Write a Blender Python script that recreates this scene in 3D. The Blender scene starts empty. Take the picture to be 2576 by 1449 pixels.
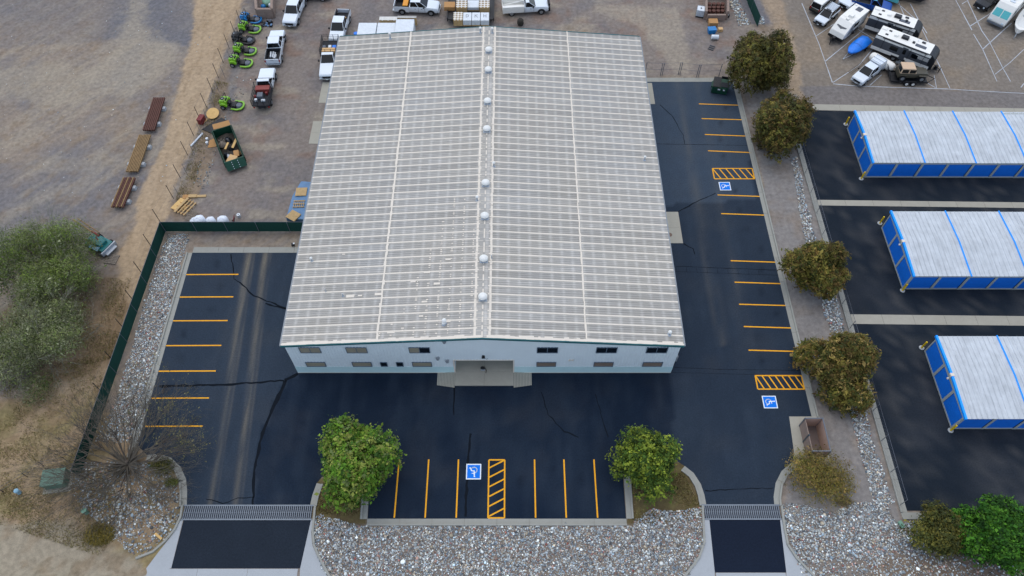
import bpy, bmesh, math, random
import numpy as np
from math import radians, sin, cos, pi, atan, tan, atan2, hypot
random.seed(7); RNG = np.random.default_rng(7)
S = bpy.context.scene
COL = S.collection

# ------------------------------------------------------------------ camera
FPX = 1880.0                       # focal length in units of a 2576 px wide frame
PITCH = atan(2884.5 / FPX)         # tilt below the horizon
H = 66.017                         # drone height in metres
cam = bpy.data.cameras.new('camera'); camo = bpy.data.objects.new('camera', cam); COL.objects.link(camo)
cam.sensor_width = 36.0; cam.lens = 36.0 * FPX / 2576.0; cam.shift_x = 4.0 / 2576.0
cam.clip_start = 0.5; cam.clip_end = 3000
camo.location = (0, 0, H); camo.rotation_euler = (pi / 2 - PITCH, 0, 0)
S.camera = camo
S.render.resolution_x = 1024; S.render.resolution_y = 576

# ------------------------------------------------------------------ light
SUN_EL = radians(70); SUN_AZ = radians(-18)     # high veiled sun behind the warehouse (towards +Y, a little west)
W = bpy.data.worlds.new('World'); S.world = W; W.use_nodes = True
nt = W.node_tree; nt.nodes.clear()
sky = nt.nodes.new('ShaderNodeTexSky'); sky.sky_type = 'NISHITA'; sky.sun_disc = False
sky.sun_elevation = SUN_EL; sky.sun_rotation = SUN_AZ; sky.altitude = 1500; sky.air_density = 1.0
sky.dust_density = 4.0; sky.ozone_density = 1.3
bg = nt.nodes.new('ShaderNodeBackground'); bg.inputs['Strength'].default_value = 0.15
wo = nt.nodes.new('ShaderNodeOutputWorld')
veil = nt.nodes.new('ShaderNodeHueSaturation'); veil.inputs['Saturation'].default_value = .72     # thin cloud greys the blue
nt.links.new(sky.outputs[0], veil.inputs['Color']); nt.links.new(veil.outputs[0], bg.inputs[0]); nt.links.new(bg.outputs[0], wo.inputs[0])
sl = bpy.data.lights.new('sun', 'SUN'); sl.energy = .55; sl.angle = radians(100); sl.color = (1.0, 0.95, 0.76)
slo = bpy.data.objects.new('sun', sl); COL.objects.link(slo)
slo.rotation_euler = (pi / 2 - SUN_EL, 0, pi - SUN_AZ)
S.view_settings.view_transform = 'Standard'; S.view_settings.look = 'None'
S.view_settings.gamma = 1.0; S.view_settings.use_curve_mapping = False
S.view_settings.exposure = .95
S.cycles.max_bounces = 6

# ------------------------------------------------------------------ surveying helpers
# ground control: a sight line measured on the survey photograph (2576 x 1449 grid) gives a place in metres
def _ray(x, y):
    a, b = (x - 1284) / FPX, -(y - 724.5) / FPX
    return (a, b * sin(PITCH) + cos(PITCH), b * cos(PITCH) - sin(PITCH))
def at(x, y, z=0.0):
    r = _ray(x, y); t = (H - z) / -r[2]
    return (r[0] * t, r[1] * t)
YW = at(750, 937)[1]               # front wall plane of the warehouse
def onwall(x, y):
    r = _ray(x, y); t = YW / r[1]
    return (r[0] * t, H + r[2] * t)
def ats(pts, z=0.0): return [at(x, y, z) for x, y in pts]

# ------------------------------------------------------------------ materials
def lin(c):
    return tuple(((v / 255 / 12.92) if v / 255 <= .04045 else ((v / 255 + .055) / 1.055) ** 2.4) for v in c)
MATS = {}
def mat(name, c, rough=.7, metal=0., spec=.4, noise=.12, scale=6., bump=0., bscale=40., attr=None, streak=None, trans=0., scale2=None, coat=0., wt=0.0):
    """procedural surface: base colour broken up by two noises (or a painted soil attribute), plus fine relief"""
    if name in MATS: return MATS[name]
    m = bpy.data.materials.new(name); m.use_nodes = True; n = m.node_tree; L = n.links
    b = n.nodes['Principled BSDF']
    b.inputs['Roughness'].default_value = rough; b.inputs['Metallic'].default_value = metal
    b.inputs['Specular IOR Level'].default_value = spec
    if coat: b.inputs['Coat Weight'].default_value = coat
    geo = n.nodes.new('ShaderNodeNewGeometry')
    def nz(sc, det=5, vec=None, ro=.6):
        t = n.nodes.new('ShaderNodeTexNoise'); t.inputs['Scale'].default_value = sc; t.inputs['Detail'].default_value = det
        t.inputs['Roughness'].default_value = ro
        L.new(vec or geo.outputs['Position'], t.inputs['Vector']); return t.outputs['Fac']
    def mth(op, a, bb):
        t = n.nodes.new('ShaderNodeMath'); t.operation = op
        for i, v in enumerate((a, bb)):
            if isinstance(v, (int, float)): t.inputs[i].default_value = v
            else: L.new(v, t.inputs[i])
        return t.outputs[0]
    if attr:
        a = n.nodes.new('ShaderNodeAttribute'); a.attribute_name = attr; base = a.outputs['Color']
    else:
        r = n.nodes.new('ShaderNodeRGB'); r.outputs[0].default_value = (*lin(c), 1); base = r.outputs[0]
    f = nz(scale)
    if streak:
        mp = n.nodes.new('ShaderNodeMapping'); mp.inputs['Scale'].default_value = streak; L.new(geo.outputs['Position'], mp.inputs['Vector'])
        f = mth('MULTIPLY', mth('ADD', f, nz(1.0, 6, mp.outputs[0])), .5)
    if scale2: f = mth('MULTIPLY', mth('ADD', f, nz(scale2, 3, ro=.8)), .5)
    k = mth('ADD', mth('MULTIPLY', mth('SUBTRACT', f, .5), noise * 5.0), 1.0)
    vm = n.nodes.new('ShaderNodeVectorMath'); vm.operation = 'SCALE'; L.new(base, vm.inputs[0]); L.new(k, vm.inputs['Scale'])
    L.new(vm.outputs[0], b.inputs['Base Color'])
    if bump:
        bp = n.nodes.new('ShaderNodeBump'); bp.inputs['Strength'].default_value = bump; bp.inputs['Distance'].default_value = .03
        L.new(nz(bscale, 3), bp.inputs['Height']); L.new(bp.outputs[0], b.inputs['Normal'])
    if trans:
        b.inputs['Transmission Weight'].default_value = trans
    MATS[name] = m; return m

# ------------------------------------------------------------------ mesh builder
class MB:
    def __init__(s): s.v = []; s.f = []; s.m = []
    def add(s, vs, fs, mi=0):
        o = len(s.v); s.v += [tuple(map(float, p)) for p in vs]; s.f += [tuple(i + o for i in q) for q in fs]; s.m += [mi] * len(fs); return s
    def box(s, c, d, rz=0., mi=0, ry=0., rx=0.):
        hx, hy, hz = d[0] / 2, d[1] / 2, d[2] / 2; P = []
        for z in (-hz, hz):
            for x, y in ((-hx, -hy), (hx, -hy), (hx, hy), (-hx, hy)):
                X, Y, Z = x, y, z
                if rx: Y, Z = Y * cos(rx) - Z * sin(rx), Y * sin(rx) + Z * cos(rx)
                if ry: X, Z = X * cos(ry) + Z * sin(ry), -X * sin(ry) + Z * cos(ry)
                X, Y = X * cos(rz) - Y * sin(rz), X * sin(rz) + Y * cos(rz)
                P.append((c[0] + X, c[1] + Y, c[2] + Z))
        return s.add(P, [(3, 2, 1, 0), (4, 5, 6, 7), (0, 1, 5, 4), (1, 2, 6, 5), (2, 3, 7, 6), (3, 0, 4, 7)], mi)
    def bb(s, x0, x1, y0, y1, z0, z1, mi=0): return s.box(((x0 + x1) / 2, (y0 + y1) / 2, (z0 + z1) / 2), (abs(x1 - x0), abs(y1 - y0), abs(z1 - z0)), 0, mi)
    def frust(s, r0, z0, r1, z1, mi=0):
        P = []
        for (a, b, c, d), z in ((r0, z0), (r1, z1)):
            P += [(a, c, z), (b, c, z), (b, d, z), (a, d, z)]
        return s.add(P, [(3, 2, 1, 0), (4, 5, 6, 7), (0, 1, 5, 4), (1, 2, 6, 5), (2, 3, 7, 6), (3, 0, 4, 7)], mi)
    def cyl(s, c, r, h, n=12, ax='z', r2=None, mi=0):
        r2 = r if r2 is None else r2; P = []
        for k, rr in ((0, r), (1, r2)):
            for i in range(n):
                a = 2 * pi * i / n; u, v, w = rr * cos(a), rr * sin(a), (k - .5) * h
                q = {'z': (u, v, w), 'x': (w, u, v), 'y': (v, w, u)}[ax]
                P.append((c[0] + q[0], c[1] + q[1], c[2] + q[2]))
        F = [tuple(range(n))[::-1], tuple(range(n, 2 * n))] + [(i, (i + 1) % n, n + (i + 1) % n, n + i) for i in range(n)]
        return s.add(P, F, mi)
    def dome(s, c, r, hz, n=14, m=4, mi=0):
        P = []; F = []
        for j in range(m):
            a = j / m * pi / 2
            P += [(c[0] + r * cos(a) * cos(2 * pi * i / n), c[1] + r * cos(a) * sin(2 * pi * i / n), c[2] + hz * sin(a)) for i in range(n)]
        P.append((c[0], c[1], c[2] + hz))
        for j in range(m - 1):
            F += [(j * n + i, j * n + (i + 1) % n, (j + 1) * n + (i + 1) % n, (j + 1) * n + i) for i in range(n)]
        F += [((m - 1) * n + i, (m - 1) * n + (i + 1) % n, m * n) for i in range(n)]
        F.append(tuple(range(n))[::-1])
        return s.add(P, F, mi)
    def prism(s, poly, z0, z1, mi=0):
        n = len(poly); A = sum(poly[i][0] * poly[(i + 1) % n][1] - poly[(i + 1) % n][0] * poly[i][1] for i in range(n))
        if A < 0: poly = poly[::-1]
        P = [(x, y, z0) for x, y in poly] + [(x, y, z1) for x, y in poly]
        return s.add(P, [tuple(range(n))[::-1], tuple(range(n, 2 * n))] + [(i, (i + 1) % n, n + (i + 1) % n, n + i) for i in range(n)], mi)
    def side(s, poly, y0, y1, mi=0):
        """outline in the x-z plane, given thickness along y"""
        n = len(poly); P = [(x, y0, z) for x, z in poly] + [(x, y1, z) for x, z in poly]
        return s.add(P, [tuple(range(n)), tuple(range(n, 2 * n))[::-1]] + [(i, n + i, n + (i + 1) % n, (i + 1) % n) for i in range(n)], mi)
    def tube(s, a, b, r, r2=None, n=5, mi=0):
        r2 = r if r2 is None else r2
        a = np.array(a, float); b = np.array(b, float); d = b - a; l = np.linalg.norm(d)
        if l < 1e-6: return s
        d /= l; u = np.cross(d, (0, 0, 1) if abs(d[2]) < .9 else (1, 0, 0)); u /= np.linalg.norm(u); w = np.cross(d, u)
        P = [a + r * (cos(2 * pi * i / n) * u + sin(2 * pi * i / n) * w) for i in range(n)] + [b + r2 * (cos(2 * pi * i / n) * u + sin(2 * pi * i / n) * w) for i in range(n)]
        return s.add(P, [tuple(range(n)), tuple(range(n, 2 * n))[::-1]] + [(i, n + i, n + (i + 1) % n, (i + 1) % n) for i in range(n)], mi)
    def path(s, pts, r, n=5, mi=0):
        for a, b in zip(pts, pts[1:]): s.tube(a, b, r, n=n, mi=mi)
        return s
    def loft(s, rings, mi=0, cap=True):
        n = len(rings[0]); o = len(s.v); P = [p for r in rings for p in r]; F = []
        for j in range(len(rings) - 1):
            F += [(j * n + i, j * n + (i + 1) % n, (j + 1) * n + (i + 1) % n, (j + 1) * n + i) for i in range(n)]
        if cap: F += [tuple(range(n))[::-1], tuple(range((len(rings) - 1) * n, len(rings) * n))]
        return s.add(P, F, mi)
    def build(s, name, mats, parent=None, loc=None, rz=0., smooth=0., bevel=0.):
        me = bpy.data.meshes.new(name); me.from_pydata(s.v, [], s.f)
        for m in (mats if isinstance(mats, (list, tuple)) else [mats]): me.materials.append(m)
        me.polygons.foreach_set('material_index', s.m)
        bm = bmesh.new(); bm.from_mesh(me)
        bmesh.ops.recalc_face_normals(bm, faces=bm.faces)
        if bevel:
            es = [e for e in bm.edges if len(e.link_faces) == 2 and e.calc_face_angle() > .5]
            bmesh.ops.bevel(bm, geom=es, offset=bevel, segments=2, profile=.6, affect='EDGES', clamp_overlap=True)
        bm.to_mesh(me); bm.free()
        if smooth:
            me.polygons.foreach_set('use_smooth', [True] * len(me.polygons))
            me.set_sharp_from_angle(angle=smooth)
        o = bpy.data.objects.new(name, me); COL.objects.link(o)
        if parent: o.parent = parent
        if loc: o.location = loc
        o.rotation_euler[2] = rz
        return o
def tag(o, label=None, cat=None, group=None, kind=None):
    if label: o['label'] = label
    if cat: o['category'] = cat
    if group: o['group'] = group
    if kind: o['kind'] = kind
    return o
def thing(name, label, cat, loc=(0, 0, 0), rz=0., group=None):
    o = bpy.data.objects.new(name, None); COL.objects.link(o); o.empty_display_size = .3
    o.location = (loc[0], loc[1], loc[2] if len(loc) > 2 else 0); o.rotation_euler[2] = rz
    return tag(o, label, cat, group)
def setting(name, mb, m, **k): return tag(mb.build(name, m, **k), kind='structure')
def inst(src, name, parent, loc, rz=0.):
    o = src.copy(); o.name = name; COL.objects.link(o); o.parent = parent; o.location = loc; o.rotation_euler[2] = rz; return o
def dup(root, loc, rz=0., label=None, group=None, scale=None):
    r = root.copy(); COL.objects.link(r); r.location = (loc[0], loc[1], loc[2] if len(loc) > 2 else 0); r.rotation_euler[2] = rz
    if scale: r.scale = (scale,) * 3
    if label: r['label'] = label
    if group: r['group'] = group
    for ch in list(root.children):
        c = ch.copy(); COL.objects.link(c); c.parent = r
        for g in list(ch.children):
            d = g.copy(); COL.objects.link(d); d.parent = c
    return r
def inpoly(X, Y, poly):
    r = np.zeros(X.shape, bool); n = len(poly); j = n - 1
    for i in range(n):
        xi, yi = poly[i]; xj, yj = poly[j]
        with np.errstate(divide='ignore', invalid='ignore'):
            c = ((yi > Y) != (yj > Y)) & (X < (xj - xi) * (Y - yi) / (yj - yi + 1e-12) + xi)
        r ^= c; j = i
    return r
def vnoise(X, Y, sc, seed):
    r = np.random.default_rng(seed); T = r.random((256, 256)); x = X * sc + 1000; y = Y * sc + 1000
    xi = np.floor(x).astype(int); yi = np.floor(y).astype(int); fx = x - xi; fy = y - yi; fx = fx * fx * (3 - 2 * fx); fy = fy * fy * (3 - 2 * fy)
    g = lambda a, b: T[a % 256, b % 256]
    return (g(xi, yi) * (1 - fx) + g(xi + 1, yi) * fx) * (1 - fy) + (g(xi, yi + 1) * (1 - fx) + g(xi + 1, yi + 1) * fx) * fy
def fbm(X, Y, sc, seed, o=4):
    v = 0; a = 1; t = 0
    for i in range(o): v = v + a * vnoise(X, Y, sc * 2 ** i, seed + i); t += a; a *= .55
    return v / t
def grid_sheet(name, x0, x1, y0, y1, st, colour, z=0.):
    nx = int((x1 - x0) / st) + 1; ny = int((y1 - y0) / st) + 1
    X, Y = np.meshgrid(np.linspace(x0, x1, nx), np.linspace(y0, y1, ny))
    co = np.stack([X, Y, np.full_like(X, z)], -1).reshape(-1, 3)
    C = colour(X, Y).reshape(-1, 3)
    i = (np.arange(ny - 1)[:, None] * nx + np.arange(nx - 1)[None]).ravel()
    q = np.stack([i, i + 1, i + nx + 1, i + nx], -1)
    return npmesh(name, co, q, C)
def npmesh(name, co, faces, C=None):
    me = bpy.data.meshes.new(name); k = faces.shape[1]
    me.vertices.add(len(co)); me.vertices.foreach_set('co', co.astype(np.float32).ravel())
    me.loops.add(faces.size); me.loops.foreach_set('vertex_index', faces.astype(np.int32).ravel())
    me.polygons.add(len(faces)); me.polygons.foreach_set('loop_start', np.arange(0, faces.size, k, dtype=np.int32))
    me.update(calc_edges=True)
    if C is not None:
        a = me.attributes.new('Col', 'FLOAT_COLOR', 'POINT')
        a.data.foreach_set('color', np.concatenate([C, np.ones((len(C), 1))], 1).astype(np.float32).ravel())
    return me
def L3(c): return np.array(lin(c))
# ------------------------------------------------------------------ shared materials
M = dict(
 soil=mat('soil', None, .95, attr='Col', noise=.42, scale=2.2, scale2=16, bump=.6, bscale=16, spec=.15),
 asphalt=mat('asphalt', (40, 49, 64), .95, attr='Col', noise=.34, scale=7, scale2=22, bump=.4, bscale=30, spec=.12),
 concrete=mat('concrete', (158, 154, 141), .9, noise=.09, scale=1.2, scale2=10, bump=.1, spec=.2),
 kerb=mat('kerb_concrete', (146, 146, 138), .9, noise=.1, scale=1.5, scale2=12, bump=.1, spec=.2),
 apron=mat('apron_concrete', (160, 164, 166), .9, noise=.08, scale=.8, scale2=7, spec=.2),
 seal=mat('crack_sealant', (16, 22, 29), .9, noise=.1, spec=.1),
 yellow=mat('yellow_paint', (226, 160, 34), .8, noise=.16, scale=3, scale2=18, spec=.2),
 blue=mat('blue_paint', (0, 112, 214), .7, noise=.05, spec=.2),
 wpaint=mat('white_paint', (220, 228, 232), .7, noise=.05, spec=.2),
 chalk=mat('chalk_line', (176, 182, 188), .9, noise=.2, scale=4, spec=.1),
 steel=mat('grate_steel', (114, 122, 130), .6, .3, noise=.1, spec=.5),
 pit=mat('drain_pit', (40, 46, 56), .9, noise=.1),
 rock=mat('river_rock', None, .8, attr='Col', noise=.06, scale=20, spec=.25),
)

# ------------------------------------------------------------------ ground painted with soil kinds
def warp(X, Y, a=1.2, sc=.35, seed=3):
    return X + (fbm(X, Y, sc, seed) - .5) * 2 * a, Y + (fbm(X, Y, sc, seed + 9) - .5) * 2 * a
GRAVEL = L3((132, 120, 107)); BLUEG = L3((104, 103, 106)); SAND = L3((166, 144, 115)); PALE = L3((148, 138, 121))
BROWN = L3((116, 96, 72)); YARD = L3((122, 113, 106)); WEED = L3((124, 118, 72)); RVG = L3((120, 112, 102)); ROAD = L3((112, 108, 106))
RED = L3((118, 92, 76))
def ground_colour(X, Y):
    C = np.zeros(X.shape + (3,)); C[:] = GRAVEL
    def blend(mask, c): C[:] = C * (1 - mask[..., None]) + c * mask[..., None]
    def soft(poly, wa=1.4, k=4):            # ragged soft-edged patch
        m = 0.
        for s in range(k):
            a, b = warp(X, Y, wa * (.4 + .3 * s), .3 + .25 * s, 20 + s * 5); m = m + inpoly(a, b, poly)
        return m / k
    n1 = fbm(X, Y, .12, 1); n2 = fbm(X, Y, .5, 5); n3 = fbm(X, Y, .06, 8)
    # diagonal wheel smears of sandy dust over the left yard
    u = X * .8 - Y * .6; v = X * .6 + Y * .8
    st = fbm(u * 2.2, v * .35, .35, 31)
    blend(np.clip((n1 - .5) * 4 + .3, 0, 1) * .75, BLUEG)
    blend(np.clip((st - .48) * 5, 0, 1) * .45, PALE * 1.05)
    s3 = fbm(u * 3.5, v * .5, .9, 38); blend(np.clip((s3 - .5) * 5, 0, 1) * .3, BLUEG * .9)
    for tk in range(7):
        dd = np.abs(v * .12 * np.sin(tk) + u + 30 - tk * 9.5 + 2.2 * np.sin(v * .07 + tk)); blend((np.exp(-((dd - .9) / .16) ** 2)) * np.clip((fbm(X, Y, .4, 80 + tk) - .4) * 4, 0, 1) * .4, PALE * 1.1 if tk % 2 else BROWN)
    s4 = fbm(X, Y, 1.1, 47); blend(np.clip((s4 - .56) * 6, 0, 1) * .35, BROWN * 1.1)
    blend(soft(ats([(0, -60), (560, -60), (530, 20), (470, 120), (330, 95), (160, 110), (0, 120)])) * np.clip(n1 * 1.3, .3, .9), BLUEG * .95)
    blend(soft(ats([(-60, 180), (150, 150), (260, 200), (200, 260), (60, 250), (-60, 240)]), 3) * .55, PALE)
    blend(soft(ats([(330, -40), (372, -40), (362, 60), (400, 95), (452, 120), (400, 190), (330, 245), (260, 230), (215, 195), (285, 130), (310, 60)]), 3.0) * .6, PALE * 1.05)
    blend(soft(ats([(470, 330), (350, 420), (60, 440), (60, 400), (330, 385)]), 2.5) * .35, PALE)
    track = ats([(495, -60), (630, -60), (600, 30), (570, 110), (548, 190), (520, 260), (500, 330), (470, 400), (440, 480), (415, 560), (395, 640), (372, 720),
                 (340, 800), (300, 900), (270, 1000), (140, 1190), (-80, 1240), (-80, 1000), (60, 980), (210, 830), (300, 740), (296, 640), (345, 560), (345, 500), (372, 440), (410, 370), (430, 290), (455, 190), (483, 100), (488, 30)])
    t = soft(track, .8); blend(t * .85, SAND)
    blend(t * np.clip((fbm(X * 2.5, Y * .6, .8, 44) - .52) * 4, 0, 1) * .35, BROWN)
    blend(soft(ats([(560, 150), (585, 150), (560, 330), (505, 480), (440, 560), (420, 540), (480, 430), (520, 300)]), 1.0) * .5, BROWN * 1.15)
    # soil and leaf litter under the left trees
    blend(soft(ats([(-60, 820), (120, 700), (300, 690), (330, 760), (330, 830), (290, 900), (200, 960), (60, 960), (-60, 930)]), 2) * .75, BROWN)
    blend(soft(ats([(-80, 900), (90, 930), (70, 1010), (-80, 1060)]), 1.5) * .5, BLUEG * .85)
    # lower left: pale dusty verge with dead grass
    lo = soft(ats([(-90, 1010), (230, 990), (360, 1130), (480, 1190), (470, 1300), (420, 1380), (350, 1460), (340, 1700), (-90, 1700)]), 1.2)
    blend(lo, SAND * .8)
    blend(lo * np.clip((n2 - .42) * 4, 0, 1) * .6, WEED * .85)
    blend(lo * np.clip((fbm(X, Y, 1.3, 60) - .5) * 4, 0, 1) * .4, BROWN)
    blend(soft(ats([(-90, 1315), (180, 1310), (250, 1370), (345, 1400), (370, 1460), (370, 1800), (-90, 1800)]), .8) * .85, PALE * np.array([.96, .98, .96]))
    # working yard behind and left of the warehouse
    yd = soft(ats([(640, -60), (3000, -60), (1910, 60), (1850, 190), (1620, 190), (1500, 60), (1000, 60), (830, 300), (765, 590), (480, 590), (500, 480), (575, 330), (600, 200), (620, 80)]), .5)
    blend(yd * .9, YARD)
    blend(yd * np.clip((n2 - .55) * 5, 0, 1) * .5, RED * 1.1)
    blend(yd * np.clip((fbm(X, Y, .25, 71) - .52) * 5, 0, 1) * .45, BLUEG * .9)
    blend(yd * np.clip((fbm(X + Y * .2, Y * 2, .3, 77) - .56) * 6, 0, 1) * .6, PALE)
    blend(soft(ats([(1500, 8), (1710, 22), (1720, 70), (1740, 180), (1700, 190), (1660, 130), (1600, 60), (1500, 30)]), 1.6) * .5, PALE * 1.1)
    blend(soft(ats([(1850, -60), (1885, -60), (1960, 60), (1880, 60)]), .6) * .9, BLUEG)
    blend(soft(ats([(1885, -60), (1960, -60), (2010, 120), (2025, 270), (1990, 260), (1960, 100)]), .8) * .6, SAND * .9)
    # storage yard gravel with a browner aisle
    rv = soft(ats([(1950, -60), (3000, -60), (3000, 300), (2030, 270), (2010, 150)]), .6)
    blend(rv * .85, RVG); blend(rv * np.clip((fbm(X - Y * .5, Y, .2, 81) - .45) * 4, 0, 1) * .4, SAND * .7)
    blend(soft(ats([(2010, 215), (3000, 245), (3000, 300), (2030, 265)]), .5) * .8, ROAD)
    # gravel strip between the two lots
    sp = inpoly(*warp(X, Y, .3), ats([(1865, 200), (2010, 240), (2030, 400), (2260, 1290), (2300, 1700), (1900, 1700), (1990, 1170), (2060, 1110), (1990, 850), (1895, 330)])) * 1.
    blend(sp * .9, L3((126, 122, 118))); blend(sp * np.clip((n2 - .5) * 4, 0, 1) * .35, BROWN * 1.2)
    # dead grass in the planting islands
    for isl in ([(790, 1205), (930, 1190), (925, 1330), (780, 1330)], [(1570, 1150), (1730, 1160), (1775, 1300), (1575, 1330)]):
        blend(soft(ats(isl), .3) * .95, L3((92, 80, 52)))
        blend(soft(ats(isl), .3) * np.clip((fbm(X, Y, 2.2, 90) - .5) * 4, 0, 1) * .5, L3((110, 104, 62)))
    # sparse dirt at the foot of the picture
    blend(soft(ats([(800, 1322), (2640, 1322), (2640, 1700), (800, 1700)]), .3) * .9, L3((122, 112, 102)))
    blend(soft(ats([(2200, 1395), (2640, 1395), (2640, 1700), (2150, 1700)]), 1.5) * .8, L3((120, 104, 88)))
    blend(lo * np.clip((fbm(X, Y, .8, 64) - .5) * 5, 0, 1) * .5, BROWN)
    return C * (.86 + .28 * fbm(X, Y, 2.5, 15)[..., None])
me = grid_sheet('ground', -110, 110, 2, 122, .3, ground_colour)
me.materials.append(M['soil']); g = bpy.data.objects.new('ground', me); COL.objects.link(g); tag(g, kind='structure')
far = MB(); far.bb(-900, 900, -600, 1500, -.6, -.05)
setting('distant_ground', far, mat('far_soil', (124, 116, 108), .95, noise=.15, scale=.1, scale2=2))

# ------------------------------------------------------------------ asphalt lots
LEFT_X = at(484, 636)[0]; RIGHT_X = 28.55; TOPY = at(484, 636)[1]; TOPR = at(1700, 206)[1]
curveL = [(470, 1272), (471, 1235), (468, 1205), (455, 1175), (430, 1151), (400, 1142), (370, 1145)]
curveM = [(797, 1215), (786, 1245), (780, 1272)]
curveR = [(1722, 1172), (1745, 1190), (1763, 1218), (1772, 1245), (1777, 1272)]
curveE = [(1948, 1272), (1946, 1250), (1951, 1215), (1966, 1185), (1996, 1160)]
lot = [(LEFT_X, TOPY), (-17, TOPY), (-17, TOPR), (RIGHT_X, TOPR), (RIGHT_X, at(2040, 1048)[1]), at(1985, 1048), at(1996, 1110)] + ats(curveE[::-1]) + ats(curveR[::-1]) + \
      ats([(1700, 1158), (1640, 1140), (1590, 1150), (1566, 1180), (1575, 1305), (925, 1305), (930, 1200), (900, 1165), (840, 1165)]) + ats(curveM) + ats(curveL) + [(LEFT_X, at(362, 1120)[1])]
DUST = L3((112, 106, 94)); ASPH = L3((20, 32, 47)); ASPHL = L3((50, 60, 71))
tx = [(-28.3, -26.7), (-26.5, -24.7)]
def lot_colour(X, Y):
    C = np.zeros(X.shape + (3,)); C[:] = ASPH
    def blend(m, c): C[:] = C * (1 - m[..., None]) + c * m[..., None]
    pol = lambda p: inpoly(*warp(X, Y, .15), ats(p)) * 1.
    # older, greyer pavement on the left lane and on the right side lane
    blend(pol([(440, 600), (760, 600), (760, 935), (716, 960), (690, 1010), (655, 1100), (632, 1275), (400, 1275), (330, 1100)]) * .72, ASPHL)
    blend(pol([(1754, 190), (1870, 190), (1905, 480), (1790, 420)]) * .0, ASPH); blend(pol([(1600, 190), (1900, 190), (2060, 1060), (1990, 1300), (1700, 1300), (1690, 940)]) * .5, ASPHL)
    blend(pol([(1600, 190), (1860, 190), (1900, 500), (1640, 520)]) * .75, ASPHL * 1.5)
    n = fbm(X * 3.0, Y * .25, .8, 51)
    for x0, x1, y0, y1, k in ((at(627, 640)[0], at(530, 1270)[0], TOPY, 19, 1.0), (at(668, 640)[0], at(594, 1270)[0], TOPY, 19, 1.0)):
        t = np.clip((Y - y1) / (y0 - y1), 0, 1); xc = x1 + (x0 - x1) * t
        w = (np.exp(-((X - xc) / (.24 + .14 * t)) ** 2) + .35 * np.exp(-((X - xc - .55) / .12) ** 2)) * np.clip(1.3 - (1 - t) * .75, 0, 1)
        blend(np.clip(w * (.25 + 1.5 * (n - .3)), 0, 1) * k * (Y < y0 + .2), DUST)
    for xc, k in ((21.3, .35), (24.0, .2)):
        w = np.exp(-((X - xc - (Y - 50) * .004) / .5) ** 2); blend(np.clip(w * (n - .25) * 1.6, 0, 1) * k * (Y > 36), DUST)
    g1 = fbm(X * 2.5, Y * .5, .5, 59); blend(np.clip((g1 - .45) * 3, 0, 1) * .22, ASPHL * 1.25)
    g2 = fbm(X, Y, .18, 63); blend(np.clip((g2 - .45) * 3, 0, 1) * .22, ASPHL)
    for ox, oy, r_ in [(RNG.uniform(-34, -30), TOPY - 1.5 - 2.88 * k, .3) for k in range(8)] + [(RNG.uniform(24.5, 27.5), 70 - 2.74 * k, .3) for k in range(14)] + [(-10 + 2.74 * k, RNG.uniform(21, 23.5), .3) for k in range(8)]:
        blend(np.exp(-(((X - ox) / r_) ** 2 + ((Y - oy) / (r_ * 1.4)) ** 2)) * .5, ASPH * .5)
    b = fbm(X, Y, .35, 57); blend(np.clip((b - .5) * 3, 0, 1) * .07, DUST * .7)
    return C * (.92 + .16 * fbm(X, Y, 2.0, 58)[..., None])
def painted_sheet(name, poly, colour, z, m, st=.4, kind='structure', fine=()):
    """fills an outline with a fine triangulated sheet so that wear can be painted on it"""
    xs = [p[0] for p in poly]; ys = [p[1] for p in poly]
    bm = bmesh.new(); vs = [bm.verts.new((x, y, z)) for x, y in poly]; f = bm.faces.new(vs)
    if f.normal.z < 0: f.normal_flip()
    for ax, lo, hi, st in ((0, min(xs), max(xs), st), (1, min(ys), max(ys), st)) + tuple((0, a, b, s) for a, b, s in fine):
        k = lo + st
        while k < hi:
            p = [0, 0, 0]; q = [0, 0, 0]; p[ax] = k; q[ax] = 1
            bmesh.ops.bisect_plane(bm, geom=bm.verts[:] + bm.edges[:] + bm.faces[:], plane_co=p, plane_no=q); k += st
    me = bpy.data.meshes.new(name); bm.to_mesh(me); bm.free()
    n = len(me.vertices); co = np.zeros(n * 3, np.float32); me.vertices.foreach_get('co', co); co = co.reshape(-1, 3)
    a = me.attributes.new('Col', 'FLOAT_COLOR', 'POINT'); C = colour(co[:, 0].astype(float), co[:, 1].astype(float))
    a.data.foreach_set('color', np.concatenate([C, np.ones((n, 1))], 1).astype(np.float32).ravel())
    me.materials.append(m); o = bpy.data.objects.new(name, me); COL.objects.link(o)
    # normals up
    bm = bmesh.new(); bm.from_mesh(me)
    for fc in bm.faces:
        if fc.normal.z < 0: fc.normal_flip()
    bm.to_mesh(me); bm.free()
    return tag(o, kind=kind)
LOT = painted_sheet('parking_lot', lot, lot_colour, .012, M['asphalt'], .5, fine=((-30.2, -23.6, .11),))
def plain(c, k=1.):
    def fn(X, Y):
        C = np.zeros(X.shape + (3,)); C[:] = L3(c)
        w = np.clip((fbm(X, Y, .3, 61) - .47) * 4, 0, 1) * .22; C = C * (1 - w[..., None]) + L3((84, 86, 90)) * w[..., None] * .8
        s = np.clip((fbm(X * 2.0, Y * .7, 1.6, 66) - .5) * 4, 0, 1) * .22; return C * (1 - s[..., None]) + L3((100, 98, 94)) * s[..., None]
    return fn
def flat(c):
    def fn(X, Y):
        C = np.zeros(X.shape + (3,)); C[:] = L3(c); return C * (.9 + .2 * fbm(X, Y, .6, 62)[..., None])
    return fn
painted_sheet('left_driveway', ats([(462, 1308), (783, 1308), (755, 1430), (431, 1430)]), flat((34, 41, 50)), .012, M['asphalt'], .6)
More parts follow.
